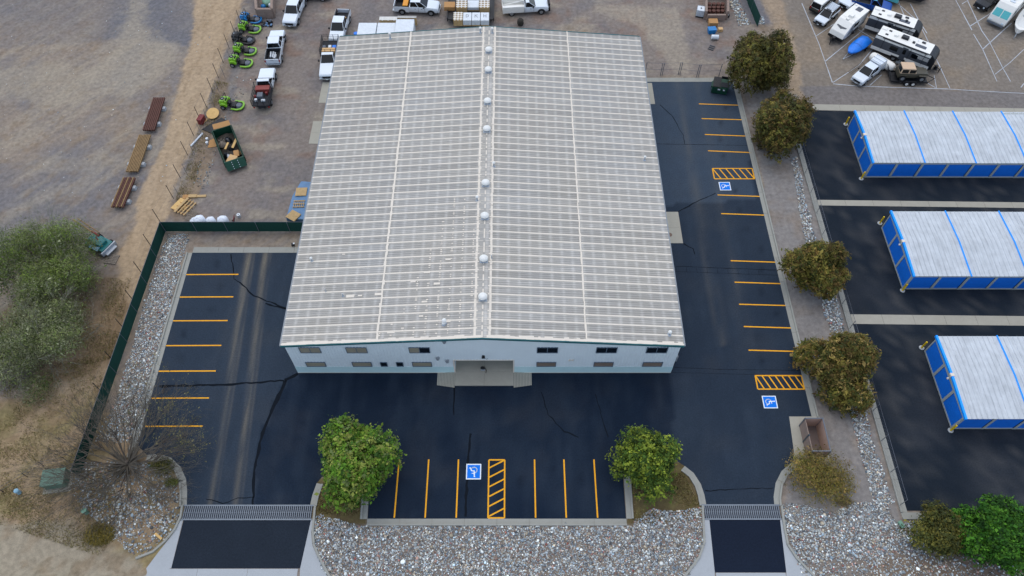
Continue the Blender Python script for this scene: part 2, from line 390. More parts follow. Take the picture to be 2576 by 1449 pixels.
painted_sheet('right_driveway', ats([(1784, 1306), (1962, 1306), (1978, 1440), (1798, 1440)]), flat((24, 32, 46)), .012, M['asphalt'], .6)
SX = 35.0
sl_top = [at(2045, 276), at(2700, 294)]
painted_sheet('storage_yard', [(SX - .1, at(2045, 276)[1]), at(2700, 294), at(2700, 1285), (SX - .1, 19.55)], plain((26, 34, 43)), .012, M['asphalt'], .9)

# markings laid on the pavement
def line_mb(a, b, w, z=.017, t=.004):
    m = MB(); l = hypot(b[0] - a[0], b[1] - a[1]); m.box(((a[0] + b[0]) / 2, (a[1] + b[1]) / 2, z), (l, w, t), atan2(b[1] - a[1], b[0] - a[0])); return m
def stripe(a, b, w=.13, m='yellow', name='parking_line', par=None, z=.017): return line_mb(a, b, w, z).build(name, M[m], par or LOT)
for (x, y), (x2, y2) in [((474, 691.5), (600, 690)), ((458, 748), (587, 746.5)), ((441, 808), (573, 806)), ((423, 870.5), (557, 868.5)), ((404, 935), (543, 932.5)), ((386, 1002.5), (526, 1001)), ((381, 1073.5), (510, 1071.5))]:
    a, b = at(x, y), at(x2, y2); ym = (a[1] + b[1]) / 2 + 0.0; stripe((LEFT_X + .02, ym - .01), (b[0], ym + .02))
for (x, y), (x2, y2) in [((1758, 261.5), (1862, 265)), ((1765, 298.5), (1869, 301.5)), ((1773, 338.5), (1878, 342.5)), ((1781, 379.5), (1889, 384)), ((1805, 490.5), (1917, 494.5)),
                         ((1814, 537.5), (1927, 541.5)), ((1838, 656), (1958, 660)), ((1848, 710), (1970, 714)), ((1859, 765.5), (1983, 769)), ((1871, 821.5), (1998, 825.5)), ((1883, 881), (2012, 884.5))]:
    stripe(at(x, y), at(x2, y2))
for xt, xb in ((1003.5, 992.5), (1077.5, 1070.5), (1152.5, 1148.5), (1345, 1347), (1419, 1424), (1494.5, 1503)):
    a, b = at(xt, 1156), at(xb, 1304); xm = (a[0] + b[0]) / 2; stripe((xm, a[1]), (xm, b[1] + .05))
def hatch(x0, x1, y0, y1, n, along, lean):
    r = bpy.data.objects.new('hatched_aisle', None); COL.objects.link(r); r.parent = LOT; w = .13
    P = [((x0, y0), (x1, y0)), ((x0, y1), (x1, y1)), ((x0, y0), (x0, y1)), ((x1, y0), (x1, y1))]
    for i, (a, b) in enumerate(P): stripe(a, b, w, par=r, name='border_line', z=.017 + .0045 * (i > 1))
    for k in range(n):
        if along == 'x': s = (x1 - x0) / n; a = (x0 + k * s + (s if lean < 0 else 0), y0); b = (x0 + k * s + (0 if lean < 0 else s), y1)
        else: s = (y1 - y0) / n; a = (x0, y0 + k * s + .1); b = (x1, y0 + (k + 1) * s - .02)
        stripe(a, b, w, par=r, name='diagonal_line', z=.026)
    return r
a, b = at(1792, 424), at(1904, 450); hatch(a[0], RIGHT_X - .1, b[1], a[1], 6, 'x', -1)
a, b = at(1897, 945), at(2036, 979); hatch(a[0] + .1, RIGHT_X - .05, b[1], a[1], 7, 'x', -1)
a, b = at(1230, 1157), at(1269, 1303); hatch(a[0], b[0], b[1], a[1], 6, 'y', 1)
def isa(c, w, h, rot, ux=1.):
    """blue accessible-parking square with the white wheelchair figure"""
    r = bpy.data.objects.new('accessible_symbol', None); COL.objects.link(r); r.parent = LOT; r.location = (c[0], c[1], 0); r.rotation_euler[2] = rot
    m = MB(); m.box((0, 0, .017), (w, h, .004)); m.build('white_border', M['wpaint'], r)
    m = MB(); m.box((0, 0, .021), (w * .86, h * .86, .005)); m.build('blue_square', M['blue'], r)
    s = w; z = .026; m = MB()
    P = [(-.02 + .2 * cos(t), -.1 + .2 * sin(t)) for t in np.linspace(radians(105), radians(345), 12)]
    for p, q in zip(P, P[1:]): l = hypot(q[0] - p[0], q[1] - p[1]) + .03; m.box(((p[0] + q[0]) / 2 * s, (p[1] + q[1]) / 2 * s, z), (l * s, .06 * s, .004), atan2(q[1] - p[1], q[0] - p[0]))
    def seg(p, q, ww, dz): l = hypot(q[0] - p[0], q[1] - p[1]); m.box(((p[0] + q[0]) / 2 * s, (p[1] + q[1]) / 2 * s, z + dz), (l * s, ww * s, .004), atan2(q[1] - p[1], q[0] - p[0]))
    m.cyl((-.06 * s, .33 * s, z + .001), .055 * s, .005, 12)
    seg((-.05, .27), (-.03, -.07), .08, .001); seg((-.05, .12), (.13, .12), .05, .002); seg((-.06, -.05), (.14, -.05), .06, .003); seg((.13, -.04), (.23, -.27), .06, .001); seg((.21, -.27), (.3, -.23), .05, .002)
    m.build('wheelchair_figure', M['wpaint'], r)
c = at(1191.5, 1186.5); isa(c, 1.36, 1.45, pi)
c = at(1823.5, 468.5); isa(c, 1.25, 1.3, -pi / 2)
c = at(1936.5, 1011.5); isa(c, 1.3, 1.35, -pi / 2)
# sealed cracks and pavement joints
def crack(pts, w0=.12, w1=None, jit=.06):
    P = ats(pts); Q = []
    for (a, b) in zip(P, P[1:]):
        n = max(1, int(hypot(b[0] - a[0], b[1] - a[1]) / .45))
        Q += [(a[0] + (b[0] - a[0]) * i / n + random.uniform(-jit, jit), a[1] + (b[1] - a[1]) * i / n + random.uniform(-jit, jit)) for i in range(n)]
    Q.append(P[-1]); m = MB(); L = []; R = []; w1 = w1 or w0
    for i, p in enumerate(Q):
        q0 = Q[max(0, i - 1)]; q1 = Q[min(len(Q) - 1, i + 1)]; d = (q1[0] - q0[0], q1[1] - q0[1]); l = hypot(*d) or 1
        w = (w0 + (w1 - w0) * i / len(Q)) * random.uniform(.6, 1.2) / 2; L.append((p[0] - d[1] / l * w, p[1] + d[0] / l * w, .0165)); R.append((p[0] + d[1] / l * w, p[1] - d[0] / l * w, .0165))
    k = len(L); m.add(L + R, [(i, k + i, k + i + 1, i + 1) for i in range(k - 1)]); return m.build('crack_seal', M['seal'], LOT)
crack([(750, 939), (716, 957)], .42, .4); crack([(716, 957), (560, 968), (400, 972)], .16, .32); crack([(718, 958), (690, 1020), (660, 1090), (642, 1170), (636, 1272)], .42, .2)
crack([(580, 640), (590, 700), (640, 745), (722, 777)], .1, .18); crack([(668, 764), (722, 778)], .2, .12); crack([(1143, 975), (1142, 1045)], .18, .1)
crack([(1184, 1090), (1176, 1170), (1171, 1300)], .2, .25); crack([(1362, 985), (1380, 1045), (1420, 1085), (1455, 1100)], .08, .14); crack([(1496, 990), (1512, 1040), (1530, 1100)], .08, .12)
crack([(1706, 534), (1750, 508), (1800, 486)], .16, .1); crack([(1719, 614), (1742, 625), (1748, 640)], .2, .08); crack([(1660, 263), (1690, 290), (1718, 340), (1722, 362)], .1, .06)
crack([(1640, 362), (1880, 366)], .07, .05, .02); crack([(1700, 670), (1960, 680)], .07, .07, .02); crack([(1700, 683), (1965, 693)], .04, .04, .02); crack([(1690, 924), (1800, 929), (2020, 932)], .05, .05, .02)
crack([(1690, 937), (2000, 945)], .04, .03, .02); crack([(520, 1255), (560, 1268), (600, 1253), (640, 1250)], .1, .08); crack([(1775, 1235), (1850, 1230), (1945, 1228)], .1, .06)
for k in range(9): crack([(1760 + k * 26 - 60, 671 + k * 1.2), (1760 + k * 26 - 58, 684 + k * 1.2)], .03, .03, .0)

# ------------------------------------------------------------------ kerbs and gutters, cast in pieces about three metres long
def resample(P, st=3.0, sub=6):
    D = [0]
    for a, b in zip(P, P[1:]): D.append(D[-1] + hypot(b[0] - a[0], b[1] - a[1]))
    def f(t):
        t = min(max(t, 0), D[-1])
        for i in range(len(D) - 1):
            if t <= D[i + 1]: k = (t - D[i]) / (D[i + 1] - D[i] + 1e-9); return (P[i][0] + (P[i + 1][0] - P[i][0]) * k, P[i][1] + (P[i + 1][1] - P[i][1]) * k)
        return P[-1]
    return D, f
def offs(Q, i, o):
    q0 = Q[max(0, i - 1)]; q1 = Q[min(len(Q) - 1, i + 1)]; d = (q1[0] - q0[0], q1[1] - q0[1]); l = hypot(*d) or 1
    return (Q[i][0] - d[1] / l * o, Q[i][1] + d[0] / l * o)
KR = {}
def kerb_run(name, P, bands, st=3.0, piece='kerb_piece', m='kerb'):
    """bands: (offset0, offset1, z0, z1) to the left of the path; each piece is separate with a recessed joint"""
    root = bpy.data.objects.new(name, None); COL.objects.link(root); tag(root, kind='structure')
    D, f = resample(P); tot = D[-1]; n = max(1, round(tot / st)); s = tot / n
    for k in range(n):
        a, b = k * s + .012, (k + 1) * s - .012; ts = sorted(set([a, b] + [d for d in D if a < d < b])); Q = [f(t) for t in ts]
        # neighbours for smooth ends
        E = [f(a - .05)] + Q + [f(b + .05)] if len(Q) > 2 else Q
        mb = MB()
        for o0, o1, z0, z1 in bands:
            rings = []
            for i in range(len(Q)):
                p = offs(Q, i, o0); q = offs(Q, i, o1); rings.append([(p[0], p[1], z0), (q[0], q[1], z0), (q[0], q[1], z1), (p[0], p[1], z1)])
            mb.loft(rings)
        mb.build(piece, M[m], root)
    return root
G = [(0, .46, 0, .024), (.46, .62, 0, .15)]           # gutter pan then raised kerb, to the left of the path
kerb_run('side_kerb', [(RIGHT_X, at(2040, 1050)[1]), (RIGHT_X, TOPR)][::1], [(-.46, 0, 0, .024), (-.62, -.46, 0, .15)])
kerb_run('left_kerb', [(LEFT_X, 24.4), (LEFT_X, TOPY + .0)], G)
kerb_run('back_gutter', [(LEFT_X, TOPY), (-20.8, TOPY)], [(0, .75, 0, .03)])
kerb_run('rear_gutter', [(15.9, TOPR), (RIGHT_X + .4, TOPR)], [(0, .75, 0, .03)])
kerb_run('front_kerb', ats([(1576, 1305), (924, 1305)]), G, 2.75)
kerb_run('bay_kerb', ats([(924, 1306), (930, 1215)]), G)
kerb_run('bay_kerb', ats([(1568, 1180), (1576, 1305)]), G)
kerb_run('island_kerb', ats([(470, 1272)] + curveL[1:]), [(-.46, 0, 0, .024), (-.62, -.46, 0, .15)][:0] or G)
kerb_run('island_kerb', ats(curveM[::-1]), [(-.46, 0, 0, .024), (-.62, -.46, 0, .15)])
kerb_run('island_kerb', ats(curveR), [(-.46, 0, 0, .024), (-.62, -.46, 0, .15)])
kerb_run('island_kerb', ats(curveE), [(-.46, 0, 0, .024), (-.62, -.46, 0, .15)])
K = [(-.08, .1, 0, .15)]
kerb_run('apron_kerb', ats([(459, 1272), (455, 1300), (440, 1332), (415, 1362), (385, 1388), (342, 1405)]), K)
kerb_run('apron_kerb', ats([(793, 1272), (787, 1335), (790, 1372), (803, 1402), (830, 1452)]), K)
kerb_run('apron_kerb', ats([(1767, 1272), (1769, 1320), (1771, 1365), (1758, 1402), (1718, 1455)]), K)
kerb_run('apron_kerb', ats([(1965, 1272), (1973, 1330), (1981, 1370), (2003, 1404), (2052, 1455)]), K)
def slab(name, pts, z0, z1, m='apron'):
    mb = MB(); mb.prism(ats(pts), z0, z1); return setting(name, mb, M[m])
slab('driveway_apron', [(461, 1306), (431, 1429), (300, 1470), (372, 1446), (368, 1430), (398, 1390), (436, 1342), (455, 1306)], 0, .022)
slab('driveway_apron', [(783, 1306), (755, 1431), (752, 1500), (860, 1500), (826, 1449), (801, 1405), (786, 1372), (783, 1338), (789, 1306)], 0, .022)
slab('driveway_apron', [(1784, 1305), (1798, 1440), (1800, 1500), (1690, 1500), (1722, 1449), (1760, 1402), (1773, 1368), (1771, 1306)], 0, .022)
slab('driveway_apron', [(1962, 1305), (1978, 1440), (1980, 1500), (2090, 1500), (2048, 1449), (2001, 1405), (1979, 1372), (1969, 1306)], 0, .022)
for x0, x1, y in ((300, 752, 1431), (1800, 1978, 1441)):
    kerb_run('valley_gutter', ats([(x1 - 2, y), (x0 if x0 > 1000 else 372, y)]), [(0, 2.0, 0, .02)], 4.0, 'gutter_piece', 'apron')
# storage yard kerb and cross gutters
kerb_run('storage_kerb', [(SX, at(2045, 276)[1]), (SX, 19.4)], [(-.45, 0, 0, .026), (-.62, -.45, 0, .15)])
kerb_run('storage_kerb', [(SX - .6, 19.4), (48, 19.4)], [(-.45, 0, 0, .026), (-.62, -.45, 0, .15)])
for (a, b, c2, d) in (((2030, 262), (2620, 273), (2620, 289), (2045, 276)), ((2052, 499), (2620, 514), (2620, 524), (2058, 517)), ((2132, 790), (2620, 797), (2620, 820), (2140, 815))):
    a, b, c2, d = at(*a), at(*b), at(*c2), at(*d); a = (SX, a[1]); d = (SX, d[1])
    w = ((a[1] - d[1]) + (b[1] - c2[1])) / 2
    kerb_run('cross_gutter', [d, c2], [(0, w, .013, .032)], 3.0, 'gutter_piece', 'concrete')
# cattle-guard drains across both drives
for x0, x1, y0, y1, lab in ((457, 783, 1306, 1273, 0), (1769, 1966, 1305, 1272, 1)):
    a, b = at(x0, y0), at(x1, y1); L_ = at(x1, y0)[0] - a[0]; Wd = b[1] - a[1]
    r = thing('drain_grate', ['long steel bar grate across the wide left driveway', 'shorter steel bar grate across the right driveway'][lab], 'drain grate', (a[0], a[1]), 0, 'bar grates across the driveways')
    m = MB(); m.bb(0, L_, 0, Wd, .0125, .02); m.build('pit', M['pit'], r)
    m = MB(); m.bb(-.1, L_ + .1, -.1, .02, 0, .07); m.bb(-.1, L_ + .1, Wd - .02, Wd + .1, 0, .07); m.bb(0, L_, Wd * .5, Wd * .53, .02, .035); m.build('frame', M['steel'], r)
    m = MB(); m.bb(-.035, .035, .02, Wd - .02, .02, .065); n = int(L_ / .175); bar = m.build('grate_bar', M['steel'], r, (.1, 0, 0))
    for k in range(1, n): inst(bar, 'grate_bar', r, (.1 + k * (L_ - .2) / (n - 1), 0, 0))

# ------------------------------------------------------------------ river rock beds
IV = np.array([(0, 0, 1)] + [(cos(i * 1.2566) * .894, sin(i * 1.2566) * .894, .447) for i in range(5)] + [(cos(i * 1.2566 + .628) * .894, sin(i * 1.2566 + .628) * .894, -.447) for i in range(5)])
IF = np.array([(0, i + 1, (i + 1) % 5 + 1) for i in range(5)] + [(i + 1, 6 + i, (i + 1) % 5 + 1) for i in range(5)] + [((i + 1) % 5 + 1, 6 + i, 6 + (i + 1) % 5) for i in range(5)])
PAL = np.array([L3(c) for c in ((142, 148, 148), (160, 162, 156), (116, 122, 124), (184, 188, 182), (128, 120, 108), (138, 112, 100), (98, 106, 112), (152, 142, 122), (84, 86, 86), (136, 152, 160), (136, 82, 74))])
PW = np.array([.18, .15, .13, .10, .10, .06, .08, .09, .05, .05, .01]); PW /= PW.sum()
def rocks(name, poly, dens, size, thin=None, pal=1., sink=0.3, lab=None):
    poly = ats(poly); xs = [p[0] for p in poly]; ys = [p[1] for p in poly]; A = (max(xs) - min(xs)) * (max(ys) - min(ys)); n = int(A * dens * 1.25)
    X = RNG.uniform(min(xs), max(xs), n); Y = RNG.uniform(min(ys), max(ys), n); k = inpoly(*warp(X, Y, .25, .8, 4), poly)
    k &= RNG.random(n) < np.clip(2.0 - 1.7 * fbm(X, Y, .45, 91), .5, 1)
    if thin is not None: k &= RNG.random(n) < thin(X, Y)
    X, Y = X[k], Y[k]; n = len(X); s = size * np.exp(RNG.normal(-.17, .38, n)); r = RNG.uniform(0, 2 * pi, n); el = RNG.uniform(.68, 1., n); fl = RNG.uniform(.35, .55, n)
    V = IV[None] * (1 + RNG.normal(0, .05, (n, 11, 1))); x = V[..., 0] * s[:, None]; y = V[..., 1] * (s * el)[:, None]; z = V[..., 2] * (s * fl)[:, None]
    P = np.stack([x * np.cos(r)[:, None] - y * np.sin(r)[:, None] + X[:, None], x * np.sin(r)[:, None] + y * np.cos(r)[:, None] + Y[:, None], z + (s * fl * sink)[:, None] + RNG.uniform(0, .05, n)[:, None]], -1)
    F = IF[None] + (np.arange(n) * 11)[:, None, None]; ci = RNG.choice(len(PAL), n, p=PW); C = PAL[ci] * np.exp(RNG.normal(0, .32, (n, 1))) * pal * np.array([1.26, 1.26, 1.28])
    me = npmesh(name, P.reshape(-1, 3), F.reshape(-1, 3), np.repeat(C, 11, 0)); me.polygons.foreach_set('use_smooth', [True] * len(me.polygons)); me.materials.append(M['rock'])
    o = bpy.data.objects.new(name, me); COL.objects.link(o); return tag(o, lab, 'rocks', kind='stuff')
lowdirt = at(1300, 1440)[1]
rocks('river_rocks', [(793, 1290), (905, 1322), (1590, 1322), (1600, 1300), (1640, 1282), (1700, 1284), (1766, 1276), (1772, 1368), (1755, 1405), (1715, 1470), (830, 1470), (798, 1400), (788, 1340)], 110, .066,
      lambda X, Y: np.clip((Y - lowdirt + 1.2 + 1.6 * (fbm(X, Y, .3, 5) - .5)) / 1.3, .3, 1), lab='wide bed of mixed grey and red river rocks in front of the bay kerb')
rocks('river_rocks', [(420, 588), (480, 588), (467, 625), (449, 700), (414, 824), (376, 1000), (348, 1115), (240, 1110), (290, 1000), (330, 880), (370, 740)], 110, .064, lambda X, Y: np.where(X < -37.9, .35, 1), lab='long bed of grey river rocks beside the left green fence')
rocks('river_rocks', [(200, 1165), (370, 1160), (430, 1190), (458, 1260), (445, 1325), (400, 1372), (345, 1402), (300, 1370), (270, 1330), (190, 1260), (170, 1200)], 60, .075, lambda X, Y: np.clip(fbm(X, Y, .5, 33) * 2.2 - .35, .1, 1), .9, lab='scattered river rocks under the bare tree')
rocks('river_rocks', [(1968, 1270), (1985, 1262), (2090, 1285), (2140, 1270), (2225, 1255), (2258, 1322), (2310, 1305), (2420, 1300), (2700, 1500), (2600, 1560), (2055, 1560), (2000, 1400), (1985, 1370), (1972, 1320)], 105, .07,
      lambda X, Y: np.clip(np.where(Y < at(0, 1395)[1] + (X - 33) * .1, .35, 1) * (1.25 - .5 * (X > 38)), .15, 1), lab='wide bed of river rocks right of the right driveway')
rocks('river_rocks', [(1992, 400), (2006, 395), (2040, 560), (2104, 750), (2150, 930), (2200, 1120), (2250, 1270), (2200, 1270), (2150, 1090), (2095, 860), (2062, 740), (2015, 560)], 95, .076, lab='narrow strip of river rocks along the storage yard kerb')
rocks('river_rocks', [(1828, -10), (1852, -10), (1890, 62), (1858, 66)], 45, .12, lab='river rocks left of the top green fence')
rocks('river_rocks', [(1874, -10), (1888, -10), (1925, 62), (1904, 62)], 45, .12, lab='river rocks right of the top green fence')
rocks('coarse_gravel', [(590, 190), (640, 195), (560, 330), (520, 480), (480, 470), (500, 400), (560, 270)], 22, .06, lambda X, Y: np.clip(fbm(X, Y, .5, 3) * 2 - .5, 0, 1), .6, lab='loose dark gravel beside the yard fence')
rocks('stone_litter', [(0, 0), (560, 0), (400, 500), (0, 520)], .25, .05, None, 1.1, lab='stray pale stones on the left gravel yard')
# ------------------------------------------------------------------ warehouse
M.update(
 roofm=mat('roof_metal', (156, 152, 143), .6, .0, noise=.05, scale=.5, scale2=3, spec=.3),
 white=mat('white_coating', (212, 203, 188), .7, noise=.06, scale=2, scale2=7, spec=.2),
 wall=mat('wall_metal', (222, 230, 230), .55, noise=.03, scale=.8, spec=.3),
 wains=mat('wainscot_teal', (186, 214, 214), .6, noise=.04, scale=1.0, spec=.3),
 teal=mat('teal_trim', (28, 92, 96), .5, noise=.08, scale=2),
 glassd=mat('dark_glass', (18, 24, 30), .12, noise=.1, spec=.7),
 glassb=mat('blind_glass', (150, 142, 122), .3, noise=.12, scale=.8, spec=.5),
 glasst=mat('tan_glass', (128, 112, 98), .3, noise=.12, scale=.8, spec=.5),
 frame=mat('window_frame', (92, 108, 122), .5, noise=.05),
 galv=mat('galvanised', (165, 172, 178), .45, .3, noise=.08, scale=8),
 dome=mat('frosted_dome', (214, 214, 208), .3, noise=.04, spec=.5),
 black=mat('black_metal', (18, 20, 22), .6, noise=.1, scale=8),
 dark=mat('dark_interior', (52, 48, 42), .9, noise=.1),
 grey=mat('grey_paint', (128, 134, 138), .6, noise=.07),
)
# roof sheets get purlin bands: the coating lies thicker and paler along each screw row
m = M['roofm']; n = m.node_tree; L = n.links; b = n.nodes['Principled BSDF']
src = b.inputs['Base Color'].links[0].from_socket
geo = n.nodes.new('ShaderNodeNewGeometry'); sp = n.nodes.new('ShaderNodeSeparateXYZ'); L.new(geo.outputs['Position'], sp.inputs[0])
def node(op, a, c=None):
    t = n.nodes.new('ShaderNodeMath'); t.operation = op
    for i, v in enumerate((a, c)):
        if v is None: continue
        if isinstance(v, (int, float)): t.inputs[i].default_value = v
        else: L.new(v, t.inputs[i])
    return t.outputs[0]
fr = node('FRACT', node('DIVIDE', node('ADD', sp.outputs[0], 60.0), 1.04)); d = node('ABSOLUTE', node('SUBTRACT', fr, .5))
band = node('MULTIPLY', node('SUBTRACT', .25, node('MINIMUM', d, .25)), 3.0)
tn = n.nodes.new('ShaderNodeTexNoise'); tn.inputs['Scale'].default_value = 1.6; tn.inputs['Detail'].default_value = 4; L.new(geo.outputs['Position'], tn.inputs['Vector'])
tb = n.nodes.new('ShaderNodeTexNoise'); tb.inputs['Scale'].default_value = .13; tb.inputs['Detail'].default_value = 3; L.new(geo.outputs['Position'], tb.inputs['Vector'])
k = node('MULTIPLY', band, node('ADD', node('MULTIPLY', tn.outputs['Fac'], .9), -.1))
mp = n.nodes.new('ShaderNodeMapping'); mp.inputs['Scale'].default_value = (.35, 9, 1); L.new(geo.outputs['Position'], mp.inputs['Vector'])
ts = n.nodes.new('ShaderNodeTexNoise'); ts.inputs['Scale'].default_value = 1; ts.inputs['Detail'].default_value = 5; L.new(mp.outputs[0], ts.inputs['Vector'])
k2 = node('MULTIPLY', node('SUBTRACT', ts.outputs['Fac'], .5), .8)
mx = n.nodes.new('ShaderNodeMix'); mx.data_type = 'RGBA'; mx.clamp_factor = True
L.new(node('ADD', k, k2), mx.inputs['Factor']); L.new(src, mx.inputs['A']); mx.inputs['B'].default_value = (*lin((226, 222, 214)), 1)
mx2 = n.nodes.new('ShaderNodeMix'); mx2.data_type = 'RGBA'; L.new(node('MULTIPLY', node('SUBTRACT', tb.outputs['Fac'], .35), 1.1), mx2.inputs['Factor'])
L.new(mx.outputs['Result'], mx2.inputs['A']); mx2.inputs['B'].default_value = (*lin((158, 164, 170)), 1)
mm = n.nodes.new('ShaderNodeMix'); mm.data_type = 'RGBA'; mm.inputs['Factor'].default_value = .55
L.new(mx.outputs['Result'], mm.inputs['A']); L.new(mx2.outputs['Result'], mm.inputs['B']); 
oi = n.nodes.new('ShaderNodeObjectInfo'); vs = n.nodes.new('ShaderNodeVectorMath'); vs.operation = 'SCALE'     # every sheet has weathered a little differently
L.new(mm.outputs['Result'], vs.inputs[0]); L.new(node('ADD', node('MULTIPLY', oi.outputs['Random'], .16), .90), vs.inputs['Scale']); L.new(vs.outputs[0], b.inputs['Base Color'])

XL, XR, XM = -20.85, 15.73, -2.55; YF = YW; YB = at(857, 92, 6.05)[1] - .15; ZE, ZR = 6.0, 7.45
SLP = (ZR - ZE) / (XR - XM)
def roofz(x): return ZR - abs(x - XM) * SLP
wh = thing('warehouse', 'large white metal warehouse with pale gabled roof in the middle of the lot', 'warehouse', (0, 0, 0))
DX0, DX1, DZ = -5.38, .28, 2.62
def wallpiece(pts, mi='wall', t=.12):         # front wall sheet with ribs
    m = MB(); m.side(pts, YF, YF + t); return m
WIN = [(onwall(px, 880)[0], 4.2, 5.15, 1.85, gl, True) for px, gl in ((780, 'glassb'), (897, 'glassb'), (1055, ('glassb', 'glassd')), (1377, 'glassd'), (1526, 'glassd'), (1652.5, 'glassd'))] + \
      [(onwall(px, 916)[0], 1.42, 2.22, 1.78, gl, False) for px, gl in ((795, 'glassb'), (911, 'glassb'), (1062, 'glassb'), (1374, 'glasst'), (1518, 'glasst'), (1641, 'glasst'))] + [(onwall(px, 916)[0], 1.45, 2.2, .58, 'glassd', False) for px in (966, 1006)]
m = wallpiece([(XL, 1.25), (DX0, 1.25), (DX0, DZ), (DX1, DZ), (DX1, 1.25), (XR, 1.25), (XR, ZE - .1), (XM, ZR - .1), (XL, ZE - .1)])
x = XL + .15
while x < XR:
    z0 = DZ if DX0 - .05 < x < DX1 + .05 else 1.25; 
    zs = [z0 + .03]
    for cx, za, zb, w, g_, sp_ in sorted(WIN, key=lambda q: q[1]):
        if abs(x - cx) < w / 2 + .1: zs += [za - .07, zb + .08]
    zs.append(roofz(x) - .14)
    for q in range(0, len(zs), 2):
        if zs[q + 1] > zs[q]: m.bb(x - .03, x + .03, YF - .05, YF + .01, zs[q], zs[q + 1])
    x += .305
m.build('front_wall', M['wall'], wh)
m = MB(); m.bb(XL - .01, DX0, YF - .03, YF + .12, 0, 1.25); m.bb(DX1, XR + .01, YF - .03, YF + .12, 0, 1.25)
m.build('wainscot', M['wains'], wh)
m = MB(); m.bb(XL, XR, YF - .05, YF - .031, 0, .07); m.bb(DX0 - .1, DX1 + .1, YF - .06, YF + .05, DZ - .02, DZ + .09); m.bb(DX0 - .1, DX0 + .02, YF - .06, YF + .05, .05, DZ - .02); m.bb(DX1 - .02, DX1 + .1, YF - .06, YF + .05, .05, DZ - .02)
m.build('trim', M['white'], wh)
for nm, xx in (('side_wall', XL), ('side_wall', XR)):
    m = MB(); m.bb(xx - .0 if xx < 0 else xx - .12, xx + .12 if xx < 0 else xx, YF + .12, YB, 0, ZE - .12)
    y = YF + .3
    while y < YB: m.bb(xx - .025 if xx < 0 else xx, xx if xx < 0 else xx + .025, y - .02, y + .02, 0, ZE - .13); y += .305
    m.build(nm, M['wall'], wh)
m = MB(); m.side([(XL, 0), (XR, 0), (XR, ZE - .1), (XM, ZR - .1), (XL, ZE - .1)], YB - .12, YB); m.build('back_wall', M['wall'], wh)
# recessed entrance
m = MB(); m.bb(DX0 - .1, DX1 + .1, YF + 2.4, YF + 2.5, 0, DZ + .3); m.bb(DX0 - .1, DX0, YF + .12, YF + 2.4, 0, DZ + .3); m.bb(DX1, DX1 + .1, YF + .12, YF + 2.4, 0, DZ + .3); m.bb(DX0 - .1, DX1 + .1, YF + .12, YF + 2.4, DZ + .3, DZ + .4)
m.build('entrance_recess', M['wall'], wh)
m = MB(); m.bb(-3.5, -1.6, YF + 2.33, YF + 2.39, .05, 2.3); m.build('entrance_door', M['glassd'], wh)
# roof: separate rib-lapped sheets, two per slope in every run
NP = 47; y0, y1 = YF - .28, YB + .2; PW_ = (y1 - y0) / NP
def sheet(xa, xb):
    """one roof sheet from the low edge xa to the high edge xb, rib laps along the slope"""
    m = MB(); za, zb = roofz(xa) + 0, roofz(xb)
    def strip(ya, yb, z, mi, dz0=0., inset=0.):
        m.add([(xa, ya, za + dz0), (xb, ya, zb + dz0), (xb, yb, zb + dz0), (xa, yb, za + dz0), (xa, ya + inset, za + z), (xb, ya + inset, zb + z), (xb, yb - inset, zb + z), (xa, yb - inset, za + z)],
              [(4, 5, 6, 7), (0, 1, 5, 4), (1, 2, 6, 5), (2, 3, 7, 6), (3, 0, 4, 7)], mi)
    strip(0, PW_ - .004, 0, 0, -.05)
    strip(.0, .19, .05, 1, 0, .03)
    for k in (1, 2, 3): strip(.05 + k * PW_ / 4, .12 + k * PW_ / 4, .03, 0, 0, .015)
    return m
XS = (-12.1, 6.9); ov = .14
for xa, xb, dz in ((XL - ov, XS[0] + .08, 0), (XS[0] - .02, XM - .45, .012), (XS[1] + .02, XM + .45, .012), (XR + ov, XS[1] - .08, 0)):
    s0 = sheet(xa, xb).build('roof_panel', [M['roofm'], M['white']], wh, (0, y0, dz))
    for k in range(1, NP): inst(s0, 'roof_panel', wh, (0, y0 + k * PW_, dz + random.uniform(-.004, .004)))
# ridge flashing in lengths, splice tape, coated edges
def on(m, x0, x1, ya, yb, h, mi=0, t=.02):
    a, c = roofz(x0) + h, roofz(x1) + h; m.add([(x0, ya, a - t), (x1, ya, c - t), (x1, yb, c - t), (x0, yb, a - t), (x0, ya, a), (x1, ya, c), (x1, yb, c), (x0, yb, a)], [(4, 5, 6, 7), (0, 1, 5, 4), (1, 2, 6, 5), (2, 3, 7, 6), (3, 0, 4, 7), (3, 2, 1, 0)], mi)
for k in range(14):
    ya = y0 + k * (y1 - y0) / 14; yb = y0 + (k + 1) * (y1 - y0) / 14 - .015; m = MB()
    for x0, x1 in ((XM - .72, XM - .001), (XM + .001, XM + .72)): on(m, x0, x1, ya, yb, .045)
    m.build('ridge_cap', M['roofm'], wh)
m = MB()
for x0, x1 in ((XM - .8, XM - .58), (XM + .58, XM + .8)):
    y = y0
    while y < y1 - .2:
        l = random.uniform(.3, 1.1); j = random.uniform(-.03, .03); on(m, x0 + j, x1 + j, y, min(y + l, y1), .062); y += l * random.uniform(.9, 1.1)
y = y0
while y < y1 - .4:
    l = random.uniform(.2, .7); on(m, XM - .07, XM - .002, y, y + l, .058); on(m, XM + .002, XM + .07, y, y + l, .058); y += l + random.uniform(.0, .6)
for k in range(int((y1 - y0) / .23)):          # cross seams painted over the ridge cap
    if random.random() < .6: y = y0 + k * .23; on(m, XM - .7, XM - .12, y, y + .035, .056); on(m, XM + .12, XM + .7, y, y + .035, .056)
tag(m.build('ridge_coating', M['white'], wh), kind='stuff')
